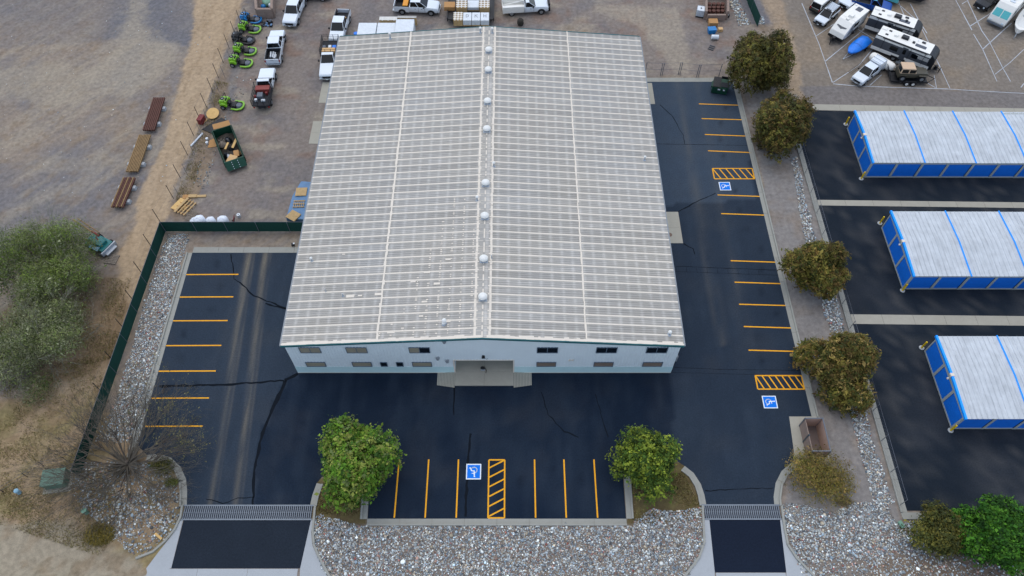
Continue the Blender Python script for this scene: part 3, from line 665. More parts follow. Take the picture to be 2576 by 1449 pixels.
for xs in XS:
    m = MB(); y = y0
    while y < y1 - .1:
        l = random.uniform(.3, .9); w = random.uniform(.055, .1) * (1.3 if xs < 0 else 1); j = random.uniform(-.03, .03); on(m, xs - w + j, xs + w + j, y, min(y + l, y1), .058, 0, .05); y += l
    m.build('splice_tape', M['white'], wh)
for sx, sg in ((XL - ov, 1), (XR + ov, -1)):   # front rake: thick ragged coating
    m = MB(); xx = sx + sg * .1
    while abs(xx - XM) > .5:
        l = random.uniform(.2, .8); w = random.uniform(.22, .36); xa, xb = sorted((xx, xx + sg * l)); xa = max(xa, sx if sg > 0 else xa)
        on(m, xa, xb, y0 + random.uniform(-.03, .0), y0 + w, .066); xx += sg * l
    m.build('rake_coating', M['white'], wh)
for x0, x1 in ((XL - ov, XM), (XM, XR + ov)):
    for yy in (y0 - .1, y1 + .02):
        a, c = roofz(x0), roofz(x1); m = MB(); m.add([(x0, yy, a - .2), (x1, yy, c - .2), (x1, yy, c + .045), (x0, yy, a + .045), (x0, yy + .08, a - .2), (x1, yy + .08, c - .2), (x1, yy + .08, c + .045), (x0, yy + .08, a + .045)], [(0, 1, 2, 3), (7, 6, 5, 4), (0, 4, 5, 1), (1, 5, 6, 2), (2, 6, 7, 3), (3, 7, 4, 0)]); m.build('rake_trim', M['teal'], wh)
for xx in (XL - ov - .13, XR + ov): m = MB(); m.bb(xx, xx + .13, y0, y1, ZE - .2, ZE - .03); m.build('gutter', M['grey'], wh)
# coating spots over screws near the front left
m = MB()
for r_ in range(5):
    pass
xs_rows = [XM - 1.05 - 1.04 * k for k in range(9)]
for i, xx in enumerate(xs_rows):
    top = [14, 18, 18, 15, 13, 8, 4, 2, 1][i]; yy = y0 + .6
    while yy < y0 + top * .914:
        if random.random() < (.8 if i < 5 else .45):
            w = random.uniform(.05, .1) * (1.3 if random.random() < .15 else 1); on(m, xx - w, xx + w, yy - .05, yy + random.uniform(.03, .09), .056)
        yy += .2286 * (1 if random.random() < .5 else 2)
for px, py, w in ((952, 740, .35), (880, 742, .4), (905, 742, .2), (984, 837, .35), (1060, 800, .2), (1100, 720, .3), (1125, 815, .35), (1075, 690, .3), (1040, 712, .25), (1068, 764, .25), (1128, 660, .25), (863, 635, .15)):
    a = at(px, py, 6.7); on(m, a[0] - w, a[0] + w, a[1] - w * .4, a[1] + w * .4, .057)
tag(m.build('sealant_spots', M['white'], wh), kind='stuff')
# windows
def window(cx, z0, z1, w, gl, split=True):
    r = bpy.data.objects.new('window', None); COL.objects.link(r); r.parent = wh; r.location = (cx, YF - .03, 0); f = .055
    m = MB(); m.bb(-w / 2 - f, w / 2 + f, -.05, .02, z1, z1 + f); m.bb(-w / 2 - f, w / 2 + f, -.06, .02, z0 - f, z0); m.bb(-w / 2 - f, -w / 2, -.05, .02, z0, z1); m.bb(w / 2, w / 2 + f, -.05, .02, z0, z1)
    if split: m.bb(-.03, .03, -.035, .02, z0, z1)
    m.build('frame', M['frame'], r)
    parts = [(-w / 2, -.03), (.03, w / 2)] if split else [(-w / 2, w / 2)]
    for i, (a, c) in enumerate(parts):
        m = MB(); m.bb(a, c, -.012, .01, z0, z1); m.build('pane', M[gl if isinstance(gl, str) else gl[i]], r)
for w_ in WIN: window(*w_)
for px, py in ((1117.5, 857), (1101, 899), (1125, 906)):
    x_, z_ = onwall(px, py); m = MB(); m.bb(x_ - .17, x_ + .17, YF - .2, YF - .02, z_ - .02, z_ + .16); m.cyl((x_, YF - .12, z_ - .1), .15, .16, 12); m.build('wall_vent', M['grey'], wh, bevel=.02)
x_, z_ = onwall(1216, 895); m = MB(); m.frust((x_ - .16, x_ + .16, YF - .25, YF - .02), z_ - .12, (x_ - .12, x_ + .12, YF - .15, YF - .02), z_ + .12); m.build('wall_lamp', M['black'], wh)
for px in (1432.5, 1440): x_, z_ = onwall(px, 905); m = MB(); m.bb(x_ - .1, x_ + .1, YF - .1, YF - .02, z_ - .1, z_ + .1); m.build('outlet_box', M['white'], wh)
x_, z_ = onwall(1224, 900.5); m = MB(); m.path([(x_ - .14, YF - .06, z_ + .04), (x_, YF - .12, z_ - .05), (x_ + .14, YF - .06, z_ + .04)], .02); m.build('hose_hook', M['grey'], wh)
# roof-top domes and pipes: parts of the building's roof
for i, (px, py) in enumerate(((1229, 121), (1228, 171), (1226, 250), (1225, 320), (1222, 456), (1219, 539), (1217, 647), (1214, 743))):
    y_ = at(px, py, 8.0)[1]; r = bpy.data.objects.new('ridge_ventilator', None); COL.objects.link(r); r.parent = wh; r.location = (XM, y_, ZR)
    m = MB(); m.cyl((0, 0, .16), .27, .4, 14); m.frust((-.4, .4, -.35, .35), .0, (-.3, .3, -.28, .28), .09); m.build('collar', M['galv'], r)
    m = MB(); m.cyl((0, 0, .4), .42, .07, 16); m.dome((0, 0, .43), .4, .2, 16, 4); m.build('cap', M['dome'], r, smooth=.6)
def pipe(px, py, h, rr, hat=1.9):
    z = 6.6
    for _ in range(4): a = at(px, py, z + h); z = roofz(a[0])
    r = bpy.data.objects.new('vent_pipe', None); COL.objects.link(r); r.parent = wh; r.location = (a[0], a[1], z)
    m = MB(); m.cyl((0, 0, h / 2), rr, h, 10); m.cyl((0, 0, .06), rr * 2.2, .1, 10, r2=rr * 1.2); m.build('stack', M['galv'], r)
    if hat: m = MB(); m.dome((0, 0, h - .02), rr * hat, rr * 1.6, 12, 3); m.build('hat', M['dome'], r, smooth=.6)
for q in ((980, 84, .75, .09), (1208, 70, .7, .09), (1238, 71, .7, .09), (1623, 394, .55, .08), (1242, 409, .6, .09), (1200, 495, .6, .09), (782, 649, .5, .08), (1117, 806, .5, .12), (1116, 812, .3, .1), (1686, 835, .5, .1)): pipe(*q)
for q in ((1236.5, 642, .5, .05, 0), (817, 727, .45, .04, 0), (861, 739, .4, .06, 0)): pipe(*q)
# side steps by the right wall
m = MB(); m.bb(XR + .05, XR + .75, YF + 1.2, YF + 2.6, .0, .9); m.build('wall_cabinet', M['grey'], wh, bevel=.03)
# concrete apron with broom-grooved ramps and side pads: setting
a, c = at(1144, 971), at(1292, 971)
m = MB(); m.bb(DX0 - .02, (DX0 + DX1) / 2 - .006, YF, YF + 2.35, 0, .14); m.bb((DX0 + DX1) / 2 + .006, DX1 + .02, YF, YF + 2.35, 0, .14); m.bb(DX0 - .02, (DX0 + DX1) / 2 - .006, a[1], YF - .012, 0, .14); m.bb((DX0 + DX1) / 2 + .006, DX1 + .02, a[1], YF - .012, 0, .14)
ap = setting('entrance_apron', m, M['concrete'])
for s, x0, x1 in ((1, -7.15, DX0 - .03), (-1, DX1 + .03, 2.08)):
    n_ = 12; w = (x1 - x0) / n_
    for k in range(n_):
        f0 = k / n_ if s > 0 else 1 - k / n_; f1 = (k + 1) / n_ if s > 0 else 1 - (k + 1) / n_
        ym = a[1] + .08 - .28 * (f0 + f1) / 2; m = MB(); xa, xb = x0 + k * w + .01, x0 + (k + 1) * w - .01
        z0_, z1_ = .02 + .12 * f0, .02 + .12 * f1
        m.add([(xa, ym, .001), (xb, ym, .001), (xb, YF - .012, .001), (xa, YF - .012, .001), (xa, ym, z0_), (xb, ym, z1_), (xb, YF - .012, z1_), (xa, YF - .012, z0_)], [(3, 2, 1, 0), (4, 5, 6, 7), (0, 1, 5, 4), (1, 2, 6, 5), (2, 3, 7, 6), (3, 0, 4, 7)])
        m.build('ramp_strip', M['concrete'], ap)
def pad(name, x0, x1, ya, yb, nsp=2):
    m = MB(); s = (yb - ya) / nsp
    for k in range(nsp): m.bb(x0, x1, ya + k * s, ya + (k + 1) * s - .015, 0, .03)
    return setting(name, m, M['concrete'])
pad('concrete_pad', XR + .02, at(1706, 534)[0], at(1700, 612)[1], at(1690, 533)[1])
pad('concrete_pad', XR + .02, at(1640, 210)[0], at(1650, 262)[1], at(1650, 209)[1])
pad('concrete_pad', XR + .02, XR + .9, at(1720, 872)[1], at(1713, 790)[1]); pad('concrete_pad', XR + .02, XR + .7, at(1662, 454)[1], at(1660, 425)[1], 1)
pad('concrete_pad', at(782, 335)[0], XL, at(800, 362)[1], at(800, 305)[1]); pad('concrete_pad', at(806, 235)[0], XL, at(820, 259)[1], at(820, 207)[1], 2)
a = at(1702, 600); m = MB(); m.cyl((a[0] - .7, a[1] + .5, .033), .27, .02, 18); m.build('manhole_cover', mat('rusty_lid', (112, 92, 80), .8, noise=.1), bpy.data.objects['concrete_pad'])

# ------------------------------------------------------------------ storage buildings
M.update(sblue=mat('blue_door', (4, 106, 204), .6, noise=.1, scale=1.2, scale2=6), bblue=mat('bright_blue_trim', (0, 150, 250), .5, noise=.03), sgrey=mat('storage_wall', (156, 162, 160), .7, noise=.05),
         sroof=mat('storage_roof', (182, 187, 190), .55, noise=.24, scale=.9, streak=(6, .5, 1), spec=.3), yel=mat('bollard_yellow', (214, 178, 10), .6, noise=.06, scale=8),
         gap=mat('door_gap', (14, 16, 20), .9))
def storage(y_back, y_front, x0, nsec, label, box=True):
    b = thing('storage_building', label, 'storage building', (x0, y_front, 0), 0, 'blue and grey storage buildings')
    Wd = y_back - y_front; z0 = 2.62; z1 = 2.86; sec = 5.83
    m = MB(); m.bb(0, nsec * sec, .02, Wd - .02, 0, z0 - .05); m.build('wall', M['sgrey'], b)
    # end doors
    nd = 3; w = Wd / nd
    def door(ax, c0, c1, name='roller_door'):
        m = MB(); f = .16
        nS = 9; zz = .2; hh = (2.28 - zz) / nS
        for k in range(nS):
            if ax == 'y': m.bb(-.03, .01, c0 + f, c1 - f, zz + k * hh, zz + (k + 1) * hh - .03); m.bb(-.02, .01, c0 + f, c1 - f, zz + (k + 1) * hh - .03, zz + (k + 1) * hh)
            else: m.bb(c0 + f, c1 - f, -.01, .03, zz + k * hh, zz + (k + 1) * hh - .03); m.bb(c0 + f, c1 - f, 0, .03, zz + (k + 1) * hh - .03, zz + (k + 1) * hh)
        o = m.build(name, M['sblue'], b); return o
    for k in range(nd):
        o = door('y', k * w, (k + 1) * w)
        m = MB(); m.bb(-.034, .0, (k + 1) * w - .17, (k + 1) * w - .13, .2, 2.3); m.build('door_gap', M['gap'], o)
    m = MB()
    for k in range(nd + 1): m.bb(-.06, 0, max(0, k * w - .15), min(Wd, k * w + .13), 0, 2.3)
    m.bb(-.06, 0, 0, Wd, 2.3, z0 + .02); m.bb(-.05, 0, .13, Wd - .13, 0, .2); m.side([(-.001, 0), (0, 0), (0, .01)], 0, .01)
    m.add([(-.06, 0, z0), (-.06, Wd, z0), (-.06, Wd / 2, z1), (0.02, 0, z0), (0.02, Wd, z0), (0.02, Wd / 2, z1)], [(0, 1, 2), (5, 4, 3), (0, 3, 4, 1), (1, 4, 5, 2), (2, 5, 3, 0)])
    m.build('end_frame', M['sgrey'], b)
    for s in range(nsec):
        dz = -.045 * s; dy = -.02 * s
        m = MB()
        for k in range(3): m.bb(s * sec + k * sec / 2 - .14, s * sec + k * sec / 2 + .14, dy - .06, .0, 0, 2.3 + dz)
        m.bb(s * sec - .1, (s + 1) * sec + .1, dy - .065, 0, 2.3 + dz, z0 + dz + .02); m.bb(s * sec, (s + 1) * sec, dy - .05, 0, 0, .2)
        m.build('front_frame', M['sgrey'], b)
        for k in range(2):
            o = door('x', s * sec + k * sec / 2, s * sec + (k + 1) * sec / 2); o.location.y = dy
            m = MB(); m.bb(s * sec + (k + 1) * sec / 2 - .17, s * sec + (k + 1) * sec / 2 - .13, -.034, 0, .2, 2.3); m.build('door_gap', M['gap'], o)
        # roof in ribbed sheets
        ns = 12; ww = (sec - .06) / ns
        for k in range(ns):
            x_ = s * sec + .03 + k * ww; m = MB()
            for ya, za, yb, zb in ((-.18, z0, Wd / 2, z1), (Wd / 2, z1, Wd + .18, z0)):
                m.add([(x_, ya, za + dz + .02), (x_ + ww - .006, ya, za + dz + .02), (x_ + ww - .006, yb, zb + dz + .02), (x_, yb, zb + dz + .02), (x_, ya, za + dz + .06), (x_ + ww - .006, ya, za + dz + .06), (x_ + ww - .006, yb, zb + dz + .06), (x_, yb, zb + dz + .06)],
                      [(4, 5, 6, 7), (0, 1, 5, 4), (1, 2, 6, 5), (2, 3, 7, 6), (3, 0, 4, 7), (3, 2, 1, 0)])
                m.add([(x_, ya, za + dz + .06), (x_ + .07, ya, za + dz + .06), (x_ + .07, yb, zb + dz + .06), (x_, yb, zb + dz + .06), (x_ + .02, ya, za + dz + .1), (x_ + .05, ya, za + dz + .1), (x_ + .05, yb, zb + dz + .1), (x_ + .02, yb, zb + dz + .1)],
                      [(4, 5, 6, 7), (0, 1, 5, 4), (2, 3, 7, 6), (3, 0, 4, 7)])
            m.build('roof_panel', M['sroof'], b)
        bw = .2 if s == 0 else .11
        m = MB(); x_ = s * sec - (.14 if s == 0 else .06)
        for ya, za, yb, zb in ((-.24, z0, Wd / 2, z1), (Wd / 2, z1, Wd + .24, z0)):
            dd = dz + .045 * (s > 0)
            m.add([(x_, ya, za + dd - (.1 if s == 0 else -.04)), (x_ + bw, ya, za + dd + .04), (x_ + bw, yb, zb + dd + .04), (x_, yb, zb + dd - (.1 if s == 0 else -.04)), (x_, ya, za + dd + .15), (x_ + bw, ya, za + dd + .15), (x_ + bw, yb, zb + dd + .15), (x_, yb, zb + dd + .15)],
                  [(4, 5, 6, 7), (0, 1, 5, 4), (1, 2, 6, 5), (2, 3, 7, 6), (3, 0, 4, 7), (3, 2, 1, 0)])
        m.build('blue_trim', M['bblue'], b)
    if box:
        m = MB(); m.bb(-.24, .12, Wd * .5 - .16, Wd * .5 + .16, z1 + .02, z1 + .2); m.bb(-.4, -.24, Wd * .48 - .1, Wd * .48 + .08, z1 - .35, z1 - .2); m.tube((-.2, Wd * .48, z1 + .05), (-.34, Wd * .48, z1 - .2), .03)
        m.build('light_fixture', M['white'], b, bevel=.02)
    return b
s1b, s1f = at(2150, 279, 2.7)[1] - .2, at(2174, 446)[1]
storage(s1b, s1f, 41.25, 5, 'blue and grey storage building furthest from the camera, four blue roof bars in view')
s2b, s2f = at(2240, 531, 2.7)[1] - .2, at(2271, 727)[1]
storage(s2b, s2f, 41.3, 4, 'blue and grey storage building in the middle of the row of three')
s3b, s3f = at(2352, 845, 2.7)[1] - .2, at(2394, 1078)[1]
storage(s3b, s3f, 41.4, 3, 'blue and grey storage building nearest the camera, one inner blue roof bar in view')
bl = None
for i, (px, py, lab) in enumerate((((2127, 313), (0, 0), 'behind the end doors of the furthest storage building'), ((2166, 450), 0, 'at the front corner of the furthest storage building'), ((2213, 562), 0, 'at the back corner of the middle storage building'),
                       ((2270, 731), 0, 'at the front corner of the middle storage building'), ((2318, 875), 0, 'at the back corner of the nearest storage building'), ((2391, 1083), 0, 'at the front corner of the nearest storage building'))):
    a = at(*px); lb = 'yellow bollard ' + lab
    if not bl:
        bl = thing('bollard', lb, 'bollard', a, 0, 'yellow bollards at the storage building corners')
        m = MB(); m.cyl((0, 0, .6), .09, 1.15, 12); m.dome((0, 0, 1.17), .09, .05, 12, 3); m.build('post', M['yel'], bl, smooth=.6)
        m = MB(); m.cyl((0, 0, .03), .26, .05, 14); m.build('foot', M['apron'], bl)
    else: dup(bl, a, 0, lb)

# ------------------------------------------------------------------ fences
M.update(screen=mat('green_screen', (20, 60, 52), .8, noise=.14, scale=.8, scale2=5, spec=.2), fpost=mat('dark_fence_post', (32, 32, 36), .7, noise=.1), gpost=mat('grey_fence_post', (98, 104, 112), .5, .3, noise=.08), wire=mat('fence_wire', (92, 96, 104), .5, .4, noise=.05))
def screen_fence(P, h, lab, step=3.0, post='gpost', out=0):
    f = thing('screen_fence', lab, 'fence', (P[0][0], P[0][1], 0))
    o0 = P[0]; D, fn = resample(P)
    n = max(1, round(D[-1] / step))
    for k in range(n):
        a, c = fn(k * D[-1] / n), fn((k + 1) * D[-1] / n); m = MB()
        ax, ay, cx, cy = a[0] - o0[0], a[1] - o0[1], c[0] - o0[0], c[1] - o0[1]; l = hypot(cx - ax, cy - ay); an = atan2(cy - ay, cx - ax)
        nn = 5
        for q in range(nn):            # gently rippled fabric
            t0, t1 = q / nn, (q + 1) / nn; j0 = .03 * sin(q * 2.1 + k); 
            m.box((ax + (cx - ax) * (t0 + t1) / 2, ay + (cy - ay) * (t0 + t1) / 2, h / 2 + .03), (l / nn + .005, .03, h - .06), an + j0)
        m.build('screen_panel', M['screen'], f)
    for k in range(n + 1):
        a = fn(k * D[-1] / n); m = MB(); m.cyl((a[0] - o0[0], a[1] - o0[1] - .03, h / 2), .035, h + .05, 8); m.build('post', M[post], f)
    m = MB(); m.path([(p[0] - o0[0], p[1] - o0[1], h) for p in P], .025); m.build('top_rail', M['wire'], f)
    return f
CX, CY = at(418, 583)
screen_fence([(CX, CY), (-20.95, CY)], 1.75, 'green screened fence running from the warehouse left wall to the corner', 3.4)
screen_fence([(CX - .05, CY), (-38.5, 40), (-38.7, 30.4), (-38.95, 22.6)], 1.75, 'green screened fence along the left bed of river rocks', 3.4)
a, c = at(1905, 68), at(1872, -12); screen_fence([a, c], 1.75, 'green screened fence at the top beside the big dark tree', 3.0)
# dark steel posts of the outer wire fence, one by one
pl = []
base = [(398, 537, 410, 558, 0)]
wf = thing('wire_fence', 'wire fence with dark thin steel posts along the sandy track on the left', 'fence', (0, 0, 0))
pts = [(607, 62), (593, 90), (577, 122), (562, 158), (550, 196), (536, 232), (520, 270), (505, 304), (488, 342), (472, 390), (454, 448), (437, 500)]
pc = []
for px, py in [(x, y) for x, y in pts]:
    a = at(px, py); pc.append(a)
for px, py in ((412, 560), (390, 622), (367, 690), (347, 760), (325, 832), (299, 912), (270, 990)):
    a = at(px, py); pc.append((a[0] - .35, a[1]))
for a in pc:
    m = MB(); hh = 2.35; m.box((a[0], a[1], hh / 2), (.05, .05, hh)); m.build('post', M['fpost'], wf)
for z in (.4, 1.2, 2.2):
    m = MB(); m.path([(a[0], a[1], z) for a in pc], .006, 3); m.build('wire', M['wire'], wf)
wg = thing('wire_fence', 'thin grey wire fence standing just inside the dark posted fence on the left', 'fence', (0, 0, 0)); pc = []
for px, py in ((628, 55), (613, 88), (598, 120), (582, 156), (566, 195), (552, 232), (540, 268), (524, 305), (508, 340), (490, 390), (472, 440), (452, 495)):
    a = at(px, py); pc.append(a); m = MB(); m.cyl((a[0], a[1], .95), .025, 1.9, 6); m.build('post', M['gpost'], wg)
for z in (1.0, 1.85): m = MB(); m.path([(a[0], a[1], z) for a in pc], .008, 3); m.build('wire', M['wire'], wg)
# rail fence behind the right lane
rf = thing('post_and_cable_fence', 'grey post and cable fence behind the right side lane', 'fence', (0, 0, 0)); pc = []
for px, py in ((1622, 186), (1661, 188), (1706, 186), (1752, 192), (1808, 190)):
    a = at(px, py + 2); pc.append(a); m = MB(); m.cyl((a[0], a[1], 1.0), .045, 2.0, 8)
    if px in (1661, 1706, 1752): m.cyl((a[0] + .22, a[1], 1.0), .045, 2.0, 8)
    m.build('post', M['gpost'], rf)
for z in (.95, 1.95): m = MB(); m.path([(a[0], a[1], z) for a in pc], .018, 4); m.build('cable', M['wire'], rf)
# low wire fence on the storage yard kerb
sf = thing('chain_link_fence', 'see-through chain link fence along the kerb of the storage yard', 'fence', (0, 0, 0)); m = MB(); y = 20.0; pc = []
while y < 70: pc.append((SX - .55, y)); y += 3.0
for a in pc: m = MB(); m.cyl((a[0], a[1], .85), .03, 1.7, 6); m.build('post', M['gpost'], sf)
m = MB(); m.path([(a[0], a[1], 1.68) for a in pc], .02, 4); m.build('top_rail', M['wire'], sf)
m = MB()
y = 20.0
while y < 68:
    for s in (0, 1): m.tube((SX - .55, y + s * 1.6, .05), (SX - .55, y + (1 - s) * 1.6, 1.65), .005, n=3)
    y += .35
tag(m.build('wire_mesh', M['wire'], sf), kind='stuff')
f3 = thing('chain_link_fence', 'low chain link fence leading to the green cabinet at lower left', 'fence', (0, 0, 0)); pc = [at(*q) for q in ((-40, 1275), (10, 1238), (70, 1200), (110, 1172), (170, 1160))]
for a in pc: m = MB(); m.cyl((a[0], a[1], .5), .03, 1.0, 6); m.build('post', M['fpost'], f3)
for z in (.5, .98): m = MB(); m.path([(a[0], a[1], z) for a in pc], .015, 4); m.build('rail', M['wire'], f3)
# ------------------------------------------------------------------ trees and shrubs
LEAF = mat('foliage', None, .75, attr='Col', noise=.05, scale=3, spec=.2)
BARK = mat('bark', (92, 80, 70), .9, noise=.15, scale=6); TWIG = mat('pale_twig', (88, 82, 72), .9, noise=.15, scale=5); DTWIG = mat('dark_twig', (74, 66, 58), .9, noise=.15, scale=5)
def leaves(name, lobes, ntuft, per, tr, size, pal, parent, shell=(.62, 1.0), asp=.55, up=.5, bright=.25, jit=.05):
    """crown of small leaf faces gathered in tufts over uneven lobes (dx, dy, dz, rx, ry, rz)"""
    lb = np.array(lobes, float); w = (lb[:, 3] * lb[:, 4] * lb[:, 5]) ** (2 / 3); w /= w.sum(); li = RNG.choice(len(lb), ntuft, p=w)
    d = RNG.normal(size=(ntuft, 3)); d /= np.linalg.norm(d, axis=1)[:, None]; d[:, 2] = np.where(d[:, 2] < -.35, -d[:, 2], d[:, 2])
    rr = RNG.uniform(shell[0] ** 2, shell[1] ** 2, ntuft) ** .5 * (1 + RNG.normal(0, jit, ntuft)); T = lb[li, :3] + d * lb[li, 3:6] * rr[:, None]
    T[:, 2] = np.maximum(T[:, 2], .15)
    pal = np.array([L3(c) for c in pal]); tc = pal[RNG.choice(len(pal), ntuft)] * RNG.uniform(1 - bright, 1 + bright, (ntuft, 1))
    lt = RNG.uniform(.75, 1.2, (len(lb), 1)); tc = tc * lt[li]; tc = tc * (.6 + .8 * fbm(T[:, 0] + T[:, 2] * .7, T[:, 1] - T[:, 2] * .5, .9, 17))[:, None]
    n = ntuft * per; P = np.repeat(T, per, 0); D = np.repeat(d, per, 0)
    P = P + RNG.normal(0, 1, (n, 3)) * tr + D * RNG.uniform(-.3, .6, (n, 1)) * tr
    P[:, 2] = np.maximum(P[:, 2], .06)
    N = D * .8 + np.array([0, 0, up]) + RNG.normal(0, .55, (n, 3)); N /= np.linalg.norm(N, axis=1)[:, None]
    U = np.cross(N, RNG.normal(size=(n, 3))); U /= np.linalg.norm(U, axis=1)[:, None]; V = np.cross(N, U)
    s = size * np.exp(RNG.normal(0, .42, (n, 1))); U = U * s; V = V * s * asp
    Q = np.stack([P - U, P + V, P + U * 1.1, P - V], 1).reshape(-1, 3); F = np.arange(n * 4).reshape(n, 4)
    C = np.repeat(np.repeat(tc, per, 0) * RNG.uniform(.85, 1.15, (n, 1)), 4, 0)
    me = npmesh(name, Q, F, C); me.materials.append(LEAF); o = bpy.data.objects.new(name, me); COL.objects.link(o); o.parent = parent; return o
def trunk(parent, h, r, nb=7, sp=1.2, m=BARK, lean=(0, 0)):
    mb = MB(); mb.tube((0, 0, 0), (lean[0], lean[1], h * .6), r, r * .7, 8)
    for k in range(nb):
        a = 2 * pi * k / nb + random.uniform(-.3, .3); z = h * random.uniform(.3, .6); e = (lean[0] + sp * cos(a), lean[1] + sp * sin(a), h * random.uniform(.75, 1.0)); f = z / (h * .6)
        mb.tube((lean[0] * f, lean[1] * f, z), e, r * .45, r * .12, 5)
    return mb.build('trunk', m, parent)
def lobes(n, R, Hh, z0, rl, seed, squash=1., sx=1., sy=1.):
    r = random.Random(seed); L_ = []
    for k in range(n):
        a = 2 * pi * k / n + r.uniform(-.4, .4); rad = R * (1 - rl) * r.uniform(.55, 1.05) * (1 if k % 3 else .5); z = z0 + Hh * r.uniform(.1, .8) * (1 if k % 3 else 1.1); q = R * rl * r.uniform(.75, 1.2)
        L_.append((rad * cos(a) * sx, rad * sin(a) * sy, z, q * sx, q * sy, q * squash))
    L_.append((0, 0, z0 + Hh * .5, R * .55 * sx, R * .55 * sy, Hh * .55)); return L_
def crown_at(px, py, zc): return at(px, py, zc)
JUN = [(94, 88, 34), (82, 80, 32), (100, 80, 38), (70, 72, 28), (112, 100, 44), (84, 68, 34), (60, 66, 28)]
JUND = [(74, 68, 28), (64, 62, 26), (82, 66, 32), (52, 54, 24)]
def juniper(px, py, R, Hh, seed, lab, pal=JUN, n=11, sy=1.):
    a = crown_at(px, py, Hh * .5); t = thing('juniper_tree', lab, 'tree', a, 0, 'olive brown junipers between the two lots')
    L_ = lobes(n, R, Hh * .72, .5, .34, seed, 1.5, 1, sy)
    leaves('crown', L_, int(760 * R * 1.1), 13, .14, .1, pal, t, (.76, 1.04), .45, .7, .36, .09); trunk(t, Hh * .8, .22)
juniper(1922, 156, 4.7, 7.6, 3, 'biggest dark juniper at the back beside the green dumpster', JUND + JUN[:2], 13, 1.0)
juniper(1967, 312, 4.5, 6.0, 5, 'second juniper from the back, touching the biggest one', JUND + JUN, 11)
juniper(2060, 664, 3.6, 6.2, 11, 'juniper with a pointed top in the middle of the gravel strip', JUN, 9)
juniper(2122, 918, 4.0, 6.2, 17, 'ragged two-lobed juniper nearest the camera beside the hatched aisle', JUN + [(146, 124, 70)], 10)
GR1 = [(84, 116, 30), (70, 104, 26), (104, 128, 40), (54, 86, 24), (122, 130, 58), (90, 104, 56)]
GR2 = [(72, 92, 30), (56, 78, 24), (104, 120, 36), (44, 64, 20), (120, 132, 42)]
GR3 = [(38, 78, 16), (52, 96, 20), (28, 60, 14), (70, 112, 28)]
OL = [(74, 78, 32), (62, 68, 30), (90, 88, 38), (52, 58, 26), (98, 92, 34)]
def leafy(name, px, py, R, Hh, seed, lab, pal, n=10, dens=560, size=.09, sq=1.0, sx=1., sy=1., shell=(.76, 1.0), z0=.9, tr=.16, rl=.42):
    a = crown_at(px, py, Hh * .55); t = thing(name, lab, 'tree', a); leaves('crown', lobes(n, R, Hh * .7, z0, rl, seed, sq, sx, sy), int(dens * R), 12, tr, size, pal, t, shell, .7, .6, .34, .08); trunk(t, Hh * .8, .14); return t
leafy('leafy_tree', 899, 1162, 4.25, 5.8, 4, 'bright green bushy tree on the island left of the front parking bay', GR1, 13, 620, .09, 1.0, 1., 1.08)
leafy('leafy_tree', 1632, 1150, 3.5, 5.6, 9, 'yellow green tree with ragged branches on the island right of the front bay', GR2, 10, 520, .085, 1.0, 1, 1.0, (.5, 1.05))
leafy('leafy_tree', 2512, 1342, 3.7, 5.0, 21, 'dense vivid green round tree at the bottom right corner', GR3, 14, 720, .085, .95)
leafy('shrub', 2366, 1334, 3.0, 3.2, 27, 'dull olive shrub left of the vivid green tree', OL, 8, 520, .07, .9, 1, .95, (.4, 1.05), .3)
def twiggy(mb, o, n, L0, spread, depth=3, r0=.05, zup=.5, rnd=None, col=None, ends=None):
    rnd = rnd or random
    def grow(p, d, l, r, k):
        q = p; seg = 3
        for s in range(seg):
            d2 = [d[i] + rnd.uniform(-.27, .27) for i in range(3)]; nn = math.sqrt(sum(v * v for v in d2)); d2 = [v / nn for v in d2]
            e = tuple(q[i] + d2[i] * l / seg for i in range(3)); e = (e[0], e[1], max(e[2], .05)); mb.tube(q, e, r * (1 - .25 * s), r * (.75 - .25 * s), 3); q = e; d = d2
        if ends is not None and k <= 1: ends.append(q)
        if k > 0:
            for _ in range(rnd.choice((2, 3, 3))): grow(q, [d[i] + rnd.uniform(-spread, spread) + (0, 0, .12)[i] for i in range(3)], l * rnd.uniform(.55, .8), r * .55, k - 1)
    for k in range(n):
        a = 2 * pi * k / n + rnd.uniform(-.3, .3); zz = rnd.uniform(.15, 1.1) * zup
        grow(o, [cos(a), sin(a), zz], L0 * rnd.uniform(.7, 1.1), r0, depth)
rn = random.Random(5)
# bare spreading tree
a = at(325, 1172); t = thing('bare_tree', 'bare spreading tree with grey branches at the left driveway island', 'tree', a)
mb = MB(); ends = []; twiggy(mb, (0, 0, .3), 96, 3.2, .5, 4, .066, .7, rn, ends=ends); mb.build('branches', TWIG, t)
mb = MB(); twiggy(mb, (0, 0, .2), 14, 3.0, .5, 3, .09, .45, rn); mb.tube((0, 0, 0), (.1, .1, .9), .2, .14, 8); mb.build('trunk', DTWIG, t)
E_ = np.array([e for e in ends if rn.random() < .6 and (e[0] < -.5 or e[1] > 0)])
me_l = [(e[0], e[1], e[2], .3, .3, .3) for e in E_[:500]]
leaves('young_leaves', me_l, 700, 2, .12, .04, [(116, 112, 66), (104, 104, 60), (124, 118, 78)], t, (.2, 1.), .6)
